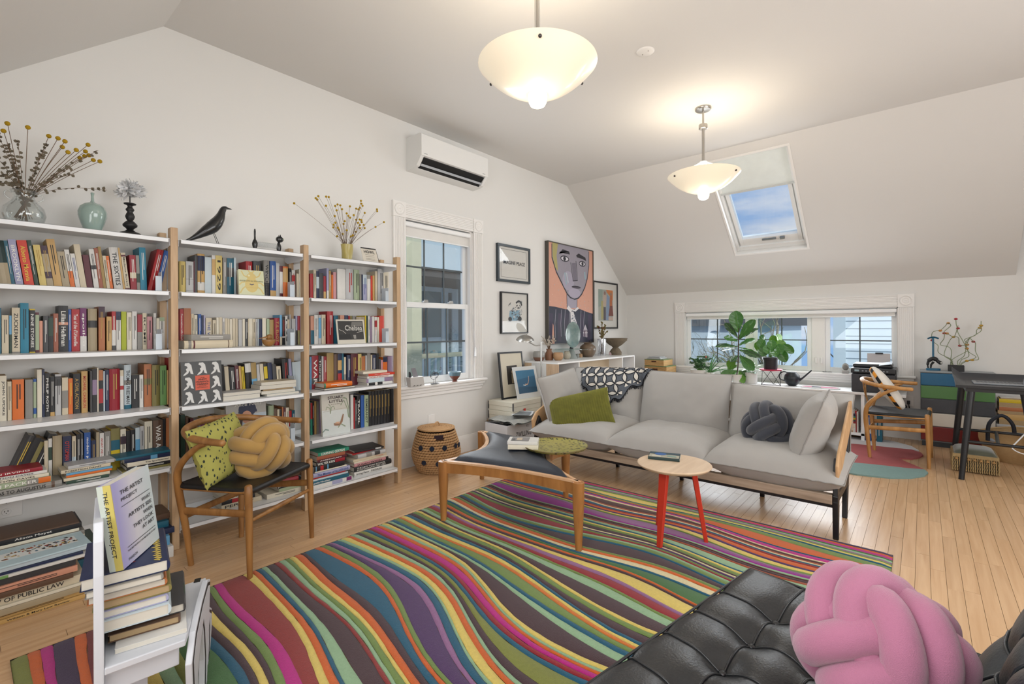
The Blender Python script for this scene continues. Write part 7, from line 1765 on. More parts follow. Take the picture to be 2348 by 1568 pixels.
t = pot('pot', 'round mottled brown pot with short neck and tiny handle on the sideboard', 'pot', 5.40, 3.33, KZ1, [(.001, 0), (.06, 0), (.085, .03), (.110, .085), (.100, .135), (.065, .165), (.050, .168), (.052, .185), (.058, .188), (.05, .19), (.044, .17), (.001, .10)], mat('mottled_brown', '#4e4136', .4, var=.4, nscale=22, col2='#7c664e', coat=.3)); mb = MB(); mb.ball((.06, 0, .205), .012, 10, 8); mb.tube([(.055, 0, .168), (.06, 0, .2)], .005, 6); mb.build('handle', bk, t)
t = pot('vase', 'tall ribbed glass vase with dried flowers on the sideboard', 'vase', 5.76, 3.33, KZ1, [(.001, 0), (.052, 0), (.054, .23), (.050, .23), (.048, .01)], glass('ribbed_glass', (.86, .86, .87), .45), 40)
for k in range(16):
    a = 2 * PI * k / 16; mb = MB(); mb.tube([(.053 * math.cos(a), .053 * math.sin(a), .005), (.055 * math.cos(a), .055 * math.sin(a), .228)], .0028, 5); mb.build('rib', MATS['ribbed_glass'], t)
mb = MB(); ml = MB(); mr = MB()
for k in range(15):
    a = r2.uniform(-1, 1); e = Vector((a * .075, r2.uniform(-.05, .05), .38 + r2.uniform(-.08, .08))); c = bez([(a * -.02, 0, .02), (a * .01, 0, .22), e], 5); mb.tube(c, .0018, 5)
    for j in range(6, len(c)):
        d = Vector((r2.uniform(-1, 1), r2.uniform(-1, 1), r2.uniform(0, 1))).normalized(); leafblade(ml, c[j], d, d.orthogonal(), .028, .010, .3, 3)
    (mr if k % 3 == 0 else ml).ball(e, .012, 8, 6)
mb.build('stems', stemm, t); ml.build('dried_leaves', mat('dried_olive', '#6b6038', .9, var=.3, nscale=40), t, kind='stuff'); mr.build('red_blooms', flat('#6e2a2c', .9), t, smooth=60)
t = thing('trinket', 'tiny pink and white trinket at the foot of the stone bowl', 'ornament', (5.97, 3.30, KZ1)); mb = MB(); mb.box(-.03, .03, -.025, .025, 0, .04); mb.build('block', mat('pink_white', '#c08a92', .5, var=.4, nscale=60, col2='#ddd5d2'), t, bevel=.01)
cz = mat('coral_stone', '#6e6251', .95, var=.3, nscale=50, bump=1, bscale=120)
t = thing('pedestal_bowl', 'rough brown stone pedestal bowl at the right end of the sideboard', 'bowl', (6.02, 3.26, KZ1)); 
def rough(prof, n=34, amp=.006):
    mb = MB()
    def fn(u, v):
        i = min(len(prof) - 2, int(v * (len(prof) - 1) + 1e-9)); f_ = v * (len(prof) - 1) - i; r = prof[i][0] * (1 - f_) + prof[i + 1][0] * f_; z = prof[i][1] * (1 - f_) + prof[i + 1][1] * f_; a = 2 * PI * u
        r += amp * mnoise.noise(Vector((math.cos(a) * r * 60, math.sin(a) * r * 60, z * 60))); return (r * math.cos(a), r * math.sin(a), z)
    mb.grid(fn, n, (len(prof) - 1) * 4, closed_u=True); return mb
rough([(.02, .0), (.080, .0), (.085, .04), (.055, .085), (.035, .105)]).build('foot', cz, t, smooth=70); rough([(.030, .10), (.045, .115), (.10, .15), (.150, .20), (.168, .235), (.155, .235), (.09, .17), (.01, .13)], 44, .009).build('bowl', cz, t, smooth=70)
# long low white bench under the far window
NX0, NX1, NY0, NY1, NZ = 6.40, 6.84, .13, 3.02, .535
bn = thing('low_bench', 'long low white bench under the far window holding plants and a printer', 'bench', (6.6, 1.5, 0)); iv = Matrix.Translation(-Vector(bn.location))
def nb_(name, m, *bxs, **k):
    mb = MB(); mb.T = iv
    for q in bxs: mb.box(*q)
    return mb.build(name, m, bn, **k)
nb_('top', whitem, (NX0, NX1, NY0, NY1, NZ - .028, NZ), bevel=.003); nb_('shelf', whitem, (NX0 + .01, NX1, NY0 + .35, NY1, .06, .088), bevel=.002)
for y in (NY0 + .35, 1.25, 2.1, NY1 - .03): nb_('divider', whitem, (NX0 + .01, NX1, y, y + .03, 0 if y in (NY0 + .35, NY1 - .03) else .088, NZ - .028))
nb_('back_panel', back_, (NX1 - .012, NX1, NY0 + .38, NY1 - .03, .088, NZ - .028))
NZ1 = NZ + .0005
rat = mat('rattan', '#a8824e', .8, var=.2, nscale=50, bump=.6, bscale=200, col2='#c9a672')
def crate(label, x, y, z, wx, wy, h, lid=False):
    t = thing('wicker_crate', label, 'basket', (x, y, z)); mb = MB(); n_ = max(4, int(h / .016))
    for k in range(n_):
        zz = h * (k + .5) / n_
        for q in (((-wx, -wy), (wx, -wy)), ((wx, -wy), (wx, wy)), ((wx, wy), (-wx, wy)), ((-wx, wy), (-wx, -wy))): mb.tube([(q[0][0], q[0][1], zz), (q[1][0], q[1][1], zz)], h / n_ * .55, 6)
    mb.build('woven_side', rat, t, smooth=60, kind='stuff'); mb = MB(); mb.box(-wx, wx, -wy, wy, .0, .006); mb.build('bottom', rat, t)
    mb = MB(); mb.box(-wx - .008, wx + .008, -wy - .008, wy + .008, h - .004, h + .004); mb.box(-wx + .012, wx - .012, -wy + .012, wy - .012, h + .004, h + .006); mb.build('rim', mat('olive_ribbon', '#6b7a52', .8), t)
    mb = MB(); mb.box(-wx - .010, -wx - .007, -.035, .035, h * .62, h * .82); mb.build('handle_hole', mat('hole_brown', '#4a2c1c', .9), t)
    return t
crate('larger wicker crate standing on the far left end of the low bench', 6.60, 2.86, NZ1, .17, .155, .165); crate('smaller wicker crate stacked on the larger one beside the far window', 6.60, 2.885, NZ1 + .172, .155, .135, .085)
t = thing('folded_cloth', 'grey folded papers lying in the top wicker crate', 'paper', (6.58, 2.90, NZ1 + .264)); mb = MB(); mb.box(-.11, .11, -.10, .10, 0, .02); mb.box(-.09, .10, -.08, .09, .021, .034); mb.build('sheets', flat('#a9aaab', .8), t, bevel=.006)
leafg = mat('fig_leaf', '#2c5a22', .35, var=.3, nscale=6, coat=.25, col2='#3f7a2c'); leafl = mat('young_leaf', '#5a8c28', .4, var=.2, nscale=6, coat=.2); leafd = mat('dark_glossy_leaf', '#22451f', .3, var=.25, nscale=6, coat=.3); potw = mat('white_pot', '#d6d4d0', .4, var=.02); soil = mat('soil', '#2c2018', .95)
def figleaf(t, p, d, n, L, w, m, curl=.3, wav=.004, shape=1):
    d = Vector(d).normalized(); n = Vector(n).normalized(); s_ = d.cross(n).normalized(); n = s_.cross(d); mb = MB(); vs_ = []; NS, NW = 12, 8
    for i in range(NS + 1):
        q = i / NS; wd = w * ((.42 + .58 * math.sin(min(1, q * 1.15) * PI / 2) ** 2) if shape else 1) * (math.sin(PI * min(1, q * .93 + .04)) ** .6)
        if i == NS: wd = w * .12
        c = Vector(p) + d * (L * (q - .12 * curl * q * q)) - n * (curl * L * .55 * q * q)
        for j in range(-NW // 2, NW // 2 + 1):
            r = j / (NW / 2); vs_.append(c + s_ * (r * wd) + n * (.22 * wd * abs(r) ** 1.3 + wav * math.sin(i * 1.7 + j)))
    W1 = NW + 1; mb.add(vs_, [(i * W1 + k, i * W1 + k + 1, (i + 1) * W1 + k + 1, (i + 1) * W1 + k) for i in range(NS) for k in range(NW)])
    o = mb.build('leaf', m, t, smooth=80); mb = MB(); cl = [vs_[i * W1 + NW // 2] + n * .0015 for i in range(NS + 1)]; mb.tube(cl, .0016, 5); 
    for i in (2, 4, 6, 8):
        for s2 in (0, NW): mb.tube([cl[i], (vs_[min(NS, i + 2) * W1 + s2] - cl[i]) * .85 + cl[i] + n * .001], .0008, 4, caps=False)
    mb.build('vein', mat('leaf_vein', '#6a9a4a', .5), o); return o
# fiddle-leaf fig: leaves listed by where their tips reach
fx = 6.52; ft = thing('fiddle_leaf_fig', 'tall potted fiddle leaf fig with large glossy leaves in front of the far window', 'plant', (fx, P(1690, 850, X=fx).y, NZ1)); fl_ = Vector(ft.location)
mb = MB(); mb.lathe([(.001, 0), (.055, 0), (.07, .10), (.072, .11), (.066, .11), (.062, .09), (.001, .085)], 28, cap=False); mb.build('pot', potw, ft, smooth=50); mb = MB(); mb.lathe([(.001, .092), (.062, .092)], 20, cap=False); mb.build('soil', soil, ft)
st_ = [P(1689, 872, X=fx), P(1692, 840, X=fx), P(1693, 800, X=fx), P(1694, 765, X=fx), P(1695, 735, X=fx)]
mb = MB(); mb.T = Matrix.Translation(-fl_); mb.tube(bez([Vector((fx, st_[0].y, NZ + .09))] + st_[1:], 6), .007, 8); mb.build('stem', mat('fig_bark', '#3f2d22', .9, var=.3, nscale=40, bump=.8), ft, smooth=60)
def lf(u0, v0, u1, v1, w, m, nx=-.8, nz=.5, dx=0, curl=.12, ny=0): a = P(u0, v0, X=fx); b_ = P(u1, v1, X=fx + dx); figleaf(ft, a - fl_, b_ - a, (nx, ny, nz), (b_ - a).length, w, m, curl)
for a in [(1692, 762, 1686, 712, .105, leafg, -1, .1, -.02), (1694, 776, 1730, 733, .075, leafg, -.9, .3, -.08), (1692, 775, 1662, 738, .055, leafd, -.7, .6, .08), (1695, 778, 1738, 750, .05, leafd, -.5, .8, .1), (1692, 782, 1660, 772, .055, leafg, -.7, .7, -.06),
          (1692, 795, 1640, 792, .065, leafd, -.6, .8, -.12), (1694, 792, 1732, 775, .055, leafg, -.6, .7, .1), (1692, 800, 1655, 801, .035, leafd, -.3, .9, .10), (1695, 802, 1742, 818, .055, leafd, -.7, .7, -.10), (1695, 796, 1742, 812, .04, leafg, -.6, .7, .12),
          (1692, 815, 1673, 828, .055, leafd, -.8, .5, -.1), (1690, 818, 1668, 845, .07, leafl, -.9, .3, .04), (1696, 815, 1728, 848, .075, leafg, -.9, .3, -.12), (1690, 850, 1652, 866, .085, leafg, -.9, .4, -.10), (1693, 850, 1715, 862, .06, leafg, -.8, .5, .02), (1694, 852, 1706, 878, .05, leafl, -1, .2, -.06), (1690, 838, 1665, 850, .06, leafl, -.9, .4, .1)]: lf(*a)
# broad-leaf plant in a black pot on a wire stand
wx = 6.56; wy = P(1770, 850, X=wx).y; ws_ = thing('plant_stand', 'black wire plant stand with a pink round top beside the fig', 'stand', (wx, wy, NZ1)); wm = mat('black_wire', '#1a1a1c', .4)
ztop = P(1767, 848, X=wx).z - NZ1; wy2 = P(1767, 848, X=wx).y - wy
mb = MB(); hb_ = .105
B4 = [Vector((-.06, -hb_, 0)), Vector((-.06, hb_, 0)), Vector((.08, 0, 0))]; T4 = [Vector((-.06, 0, ztop - .01)), Vector((.06, -.09, ztop - .01)), Vector((.06, .12, ztop - .01))]
for i in range(3): mb.tube([B4[i], B4[(i + 1) % 3]], .0028, 6); mb.tube([T4[i], T4[(i + 1) % 3]], .0028, 6)
for i, j in ((0, 0), (0, 1), (1, 0), (1, 2), (2, 1), (2, 2)): mb.tube([B4[i], T4[j]], .0028, 6)
mb.build('wire_frame', wm, ws_, smooth=60); mb = MB(); mb.lathe([(.001, ztop - .006), (.115, ztop - .006), (.128, ztop + .010), (.130, ztop + .012), (.126, ztop + .013), (.112, ztop), (.001, ztop)], 40, (0, wy2, 0), False); mb.build('pink_top', flat('#c02450', .4), ws_, smooth=50)
pl = thing('potted_plant', 'broad-leaved green plant in a black pot on the pink-topped wire stand', 'plant', (wx, wy + wy2, NZ1 + ztop + .002)); pv = Vector(pl.location)
mb = MB(); mb.lathe([(.001, 0), (.072, 0), (.085, .125), (.092, .126), (.094, .155), (.088, .156), (.08, .13), (.001, .125)], 32, cap=False); mb.build('pot', mat('black_plastic', '#1b1a20', .45), pl, smooth=45); mb = MB(); mb.lathe([(.001, .138), (.083, .138)], 20, cap=False); mb.build('soil', soil, pl)
for k, (u, v, w, m, nx, nz, dx) in enumerate([(1735, 795, .065, leafl, -.9, .4, .06), (1745, 778, .06, leafg, -.6, .7, .05), (1748, 806, .06, leafg, -1, .2, -.08), (1760, 800, .06, leafg, -1, .4, -.12), (1775, 778, .05, leafl, -.6, .6, .05), (1790, 776, .06, leafl, -.5, .8, .08), (1790, 800, .055, leafg, -1, .3, -.12), (1800, 820, .06, leafg, -1, .2, -.05), (1815, 800, .05, leafg, -.9, .2, .0), (1778, 806, .055, leafg, -1, .3, -.14), (1742, 788, .06, leafg, -.7, .6, -.05), (1770, 790, .055, leafg, -.8, .6, -.1), (1795, 790, .055, leafl, -.8, .6, 0)]):
    q = P(u, v, X=wx + dx) - pv; b0 = Vector((0, 0, .14)); ap = Vector((q.x * .5, q.y * .62, max(q.z, .2) + .05)); mb = MB(); mb.tube(bez([b0, b0.lerp(ap, .6) + Vector((0, 0, .02)), ap], 4), .002, 5); mb.build('stalk', mat('green_stalk', '#4f7a34', .6), pl); figleaf(pl, ap, q - ap + Vector((0, 0, -.03)), (nx, 0, nz), max(.11, (q - ap).length + .05), w, m, .25, .002, 0)
# the other plants on the bench
t = thing('potted_plant', 'bushy jade plant in a wide white pot at the left of the far window', 'plant', (6.60, 2.30, NZ1)); mb = MB(); mb.lathe([(.001, 0), (.10, 0), (.125, .14), (.12, .14), (.11, .12), (.001, .12)], 32, cap=False); mb.build('pot', potw, t, smooth=50); ml = MB(); mb = MB(); r2 = random.Random(6)
for k in range(46):
    a = r2.uniform(0, 6.28); q = Vector((math.cos(a), math.sin(a), 0)) * r2.uniform(.02, .15) + Vector((0, 0, .15 + r2.uniform(0, .13))); mb.tube(bez([(q.x * .2, q.y * .2, .12), (q.x * .6, q.y * .6, q.z - .02), q], 3), .0025, 5, caps=False)
    for j in range(7): d = Vector((r2.uniform(-1, 1), r2.uniform(-1, 1), r2.uniform(-.2, 1))).normalized(); leafblade(ml, q, d, d.orthogonal(), .034, .011, .2, 3)
mb.build('stems', MATS['green_stalk'], t, kind='stuff'); ml.build('leaves', mat('jade_leaf', '#3c5c3c', .4, var=.3, nscale=30), t, kind='stuff')
t = thing('potted_plant', 'spiky aloe in a small blue and white ribbed pot between jade plant and fig', 'plant', (6.55, 2.16, NZ1)); mb = MB(); mb.lathe([(.001, 0), (.052, 0), (.06, .075)], 30, cap=False); mb.build('pot', mat('blue_ribbed', '#2f4460', .5, var=.2, nscale=60, stretch=(1, 1, .05)), t, smooth=50); mb = MB(); mb.lathe([(.0605, .075), (.064, .115), (.058, .115), (.001, .10)], 30, cap=False); mb.build('pot_rim', potw, t, smooth=50)
for (u, v) in ((1603, 870), (1618, 866), (1645, 818), (1640, 812), (1655, 820), (1662, 826), (1668, 838), (1680, 852), (1630, 858), (1655, 868), (1672, 846), (1625, 848)):
    q = P(u, v, X=6.5 + r2.uniform(-.05, .1)) - Vector(t.location); c = bez([(0, 0, .10), (q.x * .3, q.y * .35, max(.14, q.z * .7)), (q.x * .8, q.y * .8, max(q.z, .16)), q], 4); mb = MB(); n_ = len(c); mb.tube(c, [(.0035 * (1 - i / n_) + .0006, .010 * (1 - i / n_) + .001) for i in range(n_)], 6); mb.build('leaf', mat('aloe_green', '#4f7d4a', .45, var=.2), t, smooth=70)
t = thing('potted_plant', 'small leafy plant in a smooth white pot right of the fig', 'plant', (6.60, 1.665, NZ1)); mb = MB(); mb.lathe([(.001, 0), (.07, 0), (.078, .01), (.078, .135), (.072, .14), (.07, .12), (.001, .12)], 32, cap=False); mb.build('pot', potw, t, smooth=50); ml = MB()
for k in range(60):
    a = r2.uniform(0, 6.28); e = r2.uniform(.1, 1.2); d = Vector((math.cos(a) * math.cos(e), math.sin(a) * math.cos(e), math.sin(e))); q = Vector((0, 0, .13)) + d * r2.uniform(.03, .12); leafblade(ml, q, d + Vector((0, 0, -.3)), (0, 0, 1), .045, .018, .4, 4)
ml.build('leaves', leafg, t, kind='stuff', smooth=60)
# watering can
t = thing('watering_can', 'round matt black watering can with long spout on the low bench', 'watering can', (6.60, 1.20, NZ1)); cm_ = mat('black_can', '#1b2126', .4, var=.05)
mb = MB(); mb.lathe([(.001, 0), (.035, 0), (.045, .008), (.075, .035), (.088, .085), (.078, .13), (.050, .158), (.048, .168), (.046, .168), (.001, .15)], 36, cap=False); mb.build('body', cm_, t, smooth=65)
mb = MB(); mb.tube([(0, -.065, .06), (0, -.11, .10), (0, -.205, .20)], [.014, .011, .008], 12); mb.build('spout', cm_, t, smooth=60); mb = MB(); mb.tube(bez([(0, .045, .155), (0, .09, .168), (0, .135, .13), (0, .13, .075), (0, .082, .06)], 6), .0065, 10); mb.build('handle', cm_, t, smooth=60)
t = thing('tray', 'magenta oval tray with white rim lying on the low bench', 'tray', (6.52, .90, NZ1)); oval = [(.075 * math.copysign(abs(math.cos(a * PI / 20)) ** .6, math.cos(a * PI / 20)), .19 * math.copysign(abs(math.sin(a * PI / 20)) ** .6, math.sin(a * PI / 20))) for a in range(40)]
mb = MB(); mb.prism(oval, 0, .008); mb.build('base', whitem, t); mb = MB(); mb.prism([(x * .9, y * .95) for x, y in oval], .008, .0095); mb.build('inlay', flat('#b0306c', .4), t); mb = MB(); mb.tube([(x, y, .012) for x, y in oval], .005, 6, closed=True); mb.build('rim', whitem, t, smooth=60)
t = thing('stapler', 'small dark stapler-like object lying on the magenta tray', 'stapler', (6.47, .93, NZ1 + .0105)); mb = MB(); mb.box(-.02, .02, -.045, .045, 0, .014); mb.build('body', flat('#4a5560'), t, bevel=.006)
# printer
t = thing('printer', 'dark grey multifunction printer at the right end of the low bench', 'printer', (6.61, .405, NZ1)); pm = mat('printer_charcoal', '#34363c', .45, var=.04); pm2 = mat('printer_black', '#1d1f24', .35, var=.04); x0 = -.20
mb = MB(); mb.box(x0, .20, -.19, .19, 0, .20); mb.build('body', pm, t, bevel=.012, seg=3); mb = MB(); mb.box(x0 - .006, .20, -.195, .195, .205, .262); mb.build('scanner_unit', pm2, t, bevel=.012, seg=3)
mb = MB(); mb.box(-.12, .19, -.16, .185, .263, .305); mb.build('feeder_lid', pm2, t, bevel=.014, seg=3); mb = MB(); mb.hexa([(-.16, -.05, .29), (-.02, -.05, .31), (-.02, -.16, .33), (-.16, -.16, .31), (-.16, -.05, .294), (-.02, -.05, .314), (-.02, -.16, .334), (-.16, -.16, .314)]); mb.build('paper_rest', flat('#8a929a'), t)
mb = MB(); mb.box(x0 - .002, x0 + .001, -.10, .12, .135, .178); mb.build('paper_slot', MATS['black_interior'], t); mb = MB(); mb.box(x0 - .003, x0, -.13, .14, .02, .11); mb.build('paper_drawer', pm, t, bevel=.002)
mb = MB(); 
for k in range(8): mb.box(x0 - .0075, x0 - .006, -.13 + k * .03, -.115 + k * .03, .228, .238)
mb.build('buttons', flat('#8d9298'), t); mb = MB(); mb.box(x0 - .0075, x0 - .006, .12, .16, .225, .245); mb.build('display', flat('#8fa5ac', .2), t)
t = thing('clipboard', 'clipboard with grey sheet standing behind the printer against the window', 'clipboard', (6.855, .375, .7005)); mb = MB(); mb.hexa([(-.012, -.10, 0), (.0, -.10, 0), (.0, .11, 0), (-.012, .11, 0), (.006, -.10, .24), (.01, -.10, .24), (.01, .11, .24), (.006, .11, .24)]); mb.build('sheet', flat('#b9b4b4', .8), t); mb = MB(); mb.box(-.003, .005, -.035, .035, .232, .25); mb.build('clip', bk, t)
# little things on the far sill
t = thing('ornament', 'small grey stone head ornament on the far window sill left of the printer', 'ornament', (6.835, .69, .7005)); mb = MB(); mb.box(-.02, .02, -.035, .035, 0, .035); mb.build('block', flat('#a9a8a4', .7), t, bevel=.006); mb = MB(); mb.ball((0, 0, .075), .04, 16, 10, (.5, .85, 1.05)); mb.build('head', flat('#7d7a74', .8), t, smooth=70)
t = thing('spectacles', 'pair of folded grey glasses on the far window sill', 'glasses', (6.825, .87, .7005)); mb = MB()
for s_ in (-.025, .025): mb.tube([(.016 * math.cos(a * PI / 8), s_ + .020 * math.sin(a * PI / 8), .006) for a in range(16)], .0028, 6, closed=True)
mb.tube([(0, -.045, .005), (.01, .05, .008)], .0022, 5); mb.build('rim', flat('#5a5a58'), t, smooth=60)
t = thing('ornament', 'round brown woven ornament on the far window sill behind the fig', 'ornament', (6.83, 1.50, .7005)); rough([(.01, 0), (.04, .01), (.052, .045), (.04, .085), (.01, .095)], 26, .01).build('ball', mat('brown_weave', '#6a4a34', .9, var=.4, nscale=60), t, smooth=70)
t = thing('window_ornament', 'green avocado-shaped wooden ornament standing in the far window, left pane', 'ornament', (6.83, 2.32, .7005)); mb = MB(); mb.tube([(0, 0, 0), (0, 0, .12)], .003, 6); mb.build('rod', wm, t); mb = MB(); mb.tube([(0, .10, .135), (0, .06, .135), (0, .02, .135), (0, -.03, .135), (0, -.06, .135), (0, -.075, .135)], [.012, .018, .016, .032, .026, .008], 16); mb.build('body', flat('#2c4a34', .4), t, smooth=70); mb = MB(); mb.ball((-.028, -.035, .135), .013, 12, 8, (.6, 1, 1)); mb.build('stone', flat('#9a3c2c', .4), t, smooth=60)
# books under the bench
def bsh(label, y0, t_, h, c, x=6.44, z=.001, lean=0, **k):
    M_ = Matrix.Translation((x, y0, z)) @ Matrix.Rotation(lean, 4, 'X') @ Matrix(((0, 1, 0, 0), (-1, 0, 0, 0), (0, 0, 1, 0), (0, 0, 0, 1))); book(M_, t_, h, .17, c, label, 'books under the low bench', **k)
y_ = .475
for (t_, h, c, lab, tl, tc) in ((.05, .30, 'blue', 'thick blue and white reference book, left of two big ones under the bench', '=', 'w'), (.045, .29, 'teal', 'teal reference book leaning at the right end under the bench', '=', 'w')):
    bsh(lab, y_ - (.10 if c == 'teal' else 0), t_, h, c, title=tl, tc=tc, bands=((.3, .55, 'white'),) if c == 'blue' else ())
zz = .0885
for (t_, c, lab) in ((.05, 'white', 'thick white book at the bottom of the stack under the bench'), (.045, 'ivory', 'thick ivory book second in the stack under the bench'), (.02, 'crim', 'slim crimson book in the stack under the bench'), (.02, 'char', 'charcoal book in the stack under the bench'), (.018, 'yellow', 'yellow book in the stack under the bench'), (.016, 'jade', 'green book in the stack under the bench'), (.03, 'navy', 'navy book with white title on the stack under the bench')):
    R_ = Matrix(((0, 1, 0, 0), (0, 0, -1, 0), (-1, 0, 0, t_), (0, 0, 0, 1))); M_ = Matrix.Translation((6.425, .86, zz)) @ R_; book(M_, t_, .30, .22, c, lab, 'stack of books lying under the low bench', title='=' if c in ('navy', 'char') else None); zz += t_ + .001
y_ = 1.24
t = thing('binder', 'grey-blue folder lying tilted on the stack under the bench', 'folder', (6.50, .80, zz + .002)); mb = MB(); mb.hexa([(-.10, -.14, 0), (.12, -.14, 0), (.12, .14, .0), (-.10, .14, .0), (-.10, -.14, .075), (.12, -.14, .075), (.12, .14, .02), (-.10, .14, .02)]); mb.build('cover', flat('#465a6a'), t, bevel=.003)
for k in range(9): bsh('slim %s paperback, %s from the right in the short upright row under the bench' % (('white', 'grey', 'charcoal', 'pale blue', 'maroon', 'ivory', 'grey', 'black', 'white')[k], ('first', 'second', 'third', 'fourth', 'fifth', 'sixth', 'seventh', 'eighth', 'ninth')[k]), .555 - k * 0 + 0 * k - 0, .001, .001, 'white') if False else None
y_ = .60
for k, (c, nm) in enumerate((('white', 'white'), ('red', 'red'), ('lgrey', 'pale grey'), ('char', 'charcoal'), ('pale', 'pale blue'), ('black', 'black'), ('ivory', 'ivory'))): bsh('slim %s book standing right of the stack under the bench' % nm, .535 + (k + 1) * .0155, .014, .225 + .01 * (k % 3), c, z=.0885)
# outlet with cord
t = thing('power_outlet', 'white wall socket with black plug between the bench and the coloured cabinet', 'socket', (X1, .12, .42)); mb = MB(); mb.box(-.007, 0, -.045, .045, -.06, .06); mb.build('cover_plate', trimm, t, bevel=.003); mb = MB(); mb.box(-.03, -.007, -.014, .014, -.035, .005); mb.build('plug', bk, t, bevel=.003)
t = thing('power_cord', 'black printer cord looping down to the wall socket by the cabinet', 'cord', (6.75, .2, .3)); mb = MB(); mb.T = Matrix.Translation(-Vector(t.location)); mb.tube(bez([(6.80, .24, .62), (6.84, .19, .57), (6.83, .165, .42), (6.84, .15, .30), (6.84, .13, .26), (6.85, .11, .32), (6.862, .12, .395)], 8), .0045, 8); mb.tube(bez([(6.83, .20, .36), (6.82, .17, .33), (6.83, .14, .36), (6.84, .17, .38)], 5, True), .012, 8, closed=True); mb.build('cable', bk, t, smooth=60)
# coloured drawer cabinet
dc = thing('drawer_cabinet', 'low cabinet of five drawers in blue, green, charcoal, white and red by the far wall', 'cabinet', (6.72, -.25, 0)); iv = Matrix.Translation(-Vector(dc.location)); DY0, DY1, DX = -.54, .018, 6.60
def db(name, m, *bxs, **k):
    mb = MB(); mb.T = iv
    for q in bxs: mb.box(*q)
    return mb.build(name, m, dc, **k)
db('carcass', mat('cabinet_grey', '#6d7174', .5), (DX + .018, 6.86, DY0, DY1, .05, .765)); db('top', mat('cabinet_top', '#8c9194', .4), (DX + .0, 6.865, DY0 - .004, DY1 + .004, .766, .782), bevel=.002); db('plinth', flat('#2a2e33'), (DX + .02, 6.85, DY0 + .01, DY1 - .01, 0, .05))
zs = [.062, .212, .352, .497, .632, .763]
for k, (c, n_) in enumerate((('#6e1512', 'red'), ('#c9c2b6', 'white'), ('#3b3d42', 'charcoal'), ('#4c7a42', 'green'), ('#0d5a80', 'blue'))):
    o = db('drawer', flat(c, .35), (DX, DX + .017, DY0 + .002, DY1 - .002, zs[k] + .002, zs[k + 1] - .004), bevel=.006, seg=3, label=n_ + ' drawer front')
CZ_ = .7825
t = thing('cat_figure', 'black arched cat on a blue base with a tall blue rod on the drawer cabinet', 'ornament', (6.72, -.085, CZ_)); blu = flat('#1d5a78', .5)
mb = MB(); mb.prism([(.035 * math.cos(a * PI / 12), .058 * math.sin(a * PI / 12)) for a in range(24)], 0, .022); mb.build('base', blu, t, bevel=.002)
mb = MB(); mb.tube(bez([(0, .040, .024), (0, .044, .06), (0, .034, .10), (0, .0, .125), (0, -.028, .108), (0, -.048, .082)], 6), [.007] * 6 + [.012] * 6 + [.020] * 6 + [.022] * 6 + [.016] * 6 + [.012], 12); mb.tube([(0, .02, .024), (0, .016, .06), (0, -.004, .09)], [.007, .009, .012], 10); mb.ball((0, -.055, .082), .019, 14, 10); mb.build('cat_body', bk, t, smooth=70)
mb = MB(); mb.ball((-.010, -.062, .082), .011, 10, 8); mb.build('cat_face', flat('#b9b8b2'), t, smooth=60)
mb = MB(); mb.tube([(0, .0, .12), (0, 0, .345)], .0085, 10); mb.build('rod', blu, t, smooth=60); mb = MB(); mb.tube(bez([(0, .045, .333), (0, .0, .35), (0, -.045, .335)], 5), [(.003, .012)] * 11, 8); mb.build('cap', blu, t, smooth=60)
t = thing('wire_sculpture', 'tangled sage green wire sculpture with red and amber beads in a black block', 'sculpture', (6.74, -.262, CZ_)); mb = MB(); mb.box(-.04, .04, -.062, .062, 0, .062); mb.build('block', bk, t, bevel=.003); wg = mat('sage_wire', '#7f8a68', .6, var=.1)
Z8 = lambda zx, zy, dx=0: P(2080 + zx / 3.4478, 700 + zy / 3.4478, X=6.74 + dx) - Vector(t.location)
for k, pts in enumerate([[(350, 478), (350, 430), (250, 375), (245, 320), (210, 290), (195, 260), (200, 215), (235, 200), (262, 200)], [(360, 478), (345, 430), (352, 370), (330, 330), (262, 310), (290, 265), (295, 220)], [(345, 478), (355, 430), (450, 375), (480, 355), (462, 318), (415, 318)],
        [(370, 478), (340, 430), (292, 390), (330, 290), (365, 250), (405, 255), (410, 300), (415, 318)], [(410, 478), (430, 430), (485, 405), (480, 360), (440, 280), (400, 210), (402, 160)], [(405, 478), (400, 440), (450, 400), (465, 340), (475, 300), (455, 270), (540, 235), (550, 195), (580, 170), (585, 125)],
        [(418, 478), (440, 450), (515, 432), (565, 425), (540, 360), (540, 300), (523, 287), (495, 262), (475, 300)], [(415, 478), (470, 440), (545, 410), (490, 370), (460, 320), (480, 270), (545, 230), (585, 200), (585, 165)], [(262, 200), (300, 165), (322, 140), (345, 160), (300, 200), (285, 218)], [(385, 110), (388, 150), (395, 185), (375, 245), (365, 250), (315, 222)]]):
    mb = MB(); mb.tube(bez([Z8(x, y, .03 * math.sin(i * 1.7 + k)) for i, (x, y) in enumerate(pts)], 6), .0032, 6); mb.build('wire', wg, t, smooth=70)
for k, (x, y, c) in enumerate([(262, 200, 'a'), (293, 220, 'r'), (315, 222, 'a'), (367, 249, 'y'), (325, 141, 'a'), (385, 108, 'r'), (402, 182, 'r'), (198, 276, 'r'), (417, 319, 'r'), (475, 311, 'a'), (472, 341, 'a'), (523, 287, 'r'), (472, 439, 'y'), (515, 432, 'y'), (574, 178, 'y'), (585, 160, 'y')]):
    mb = MB(); mb.ball(Z8(x, y), .013, 12, 8, (1, 1.2, .85)); mb.build('bead', flat({'a': '#b5792c', 'r': '#9c1a28', 'y': '#b08a2a'}[c], .4), t, smooth=70)
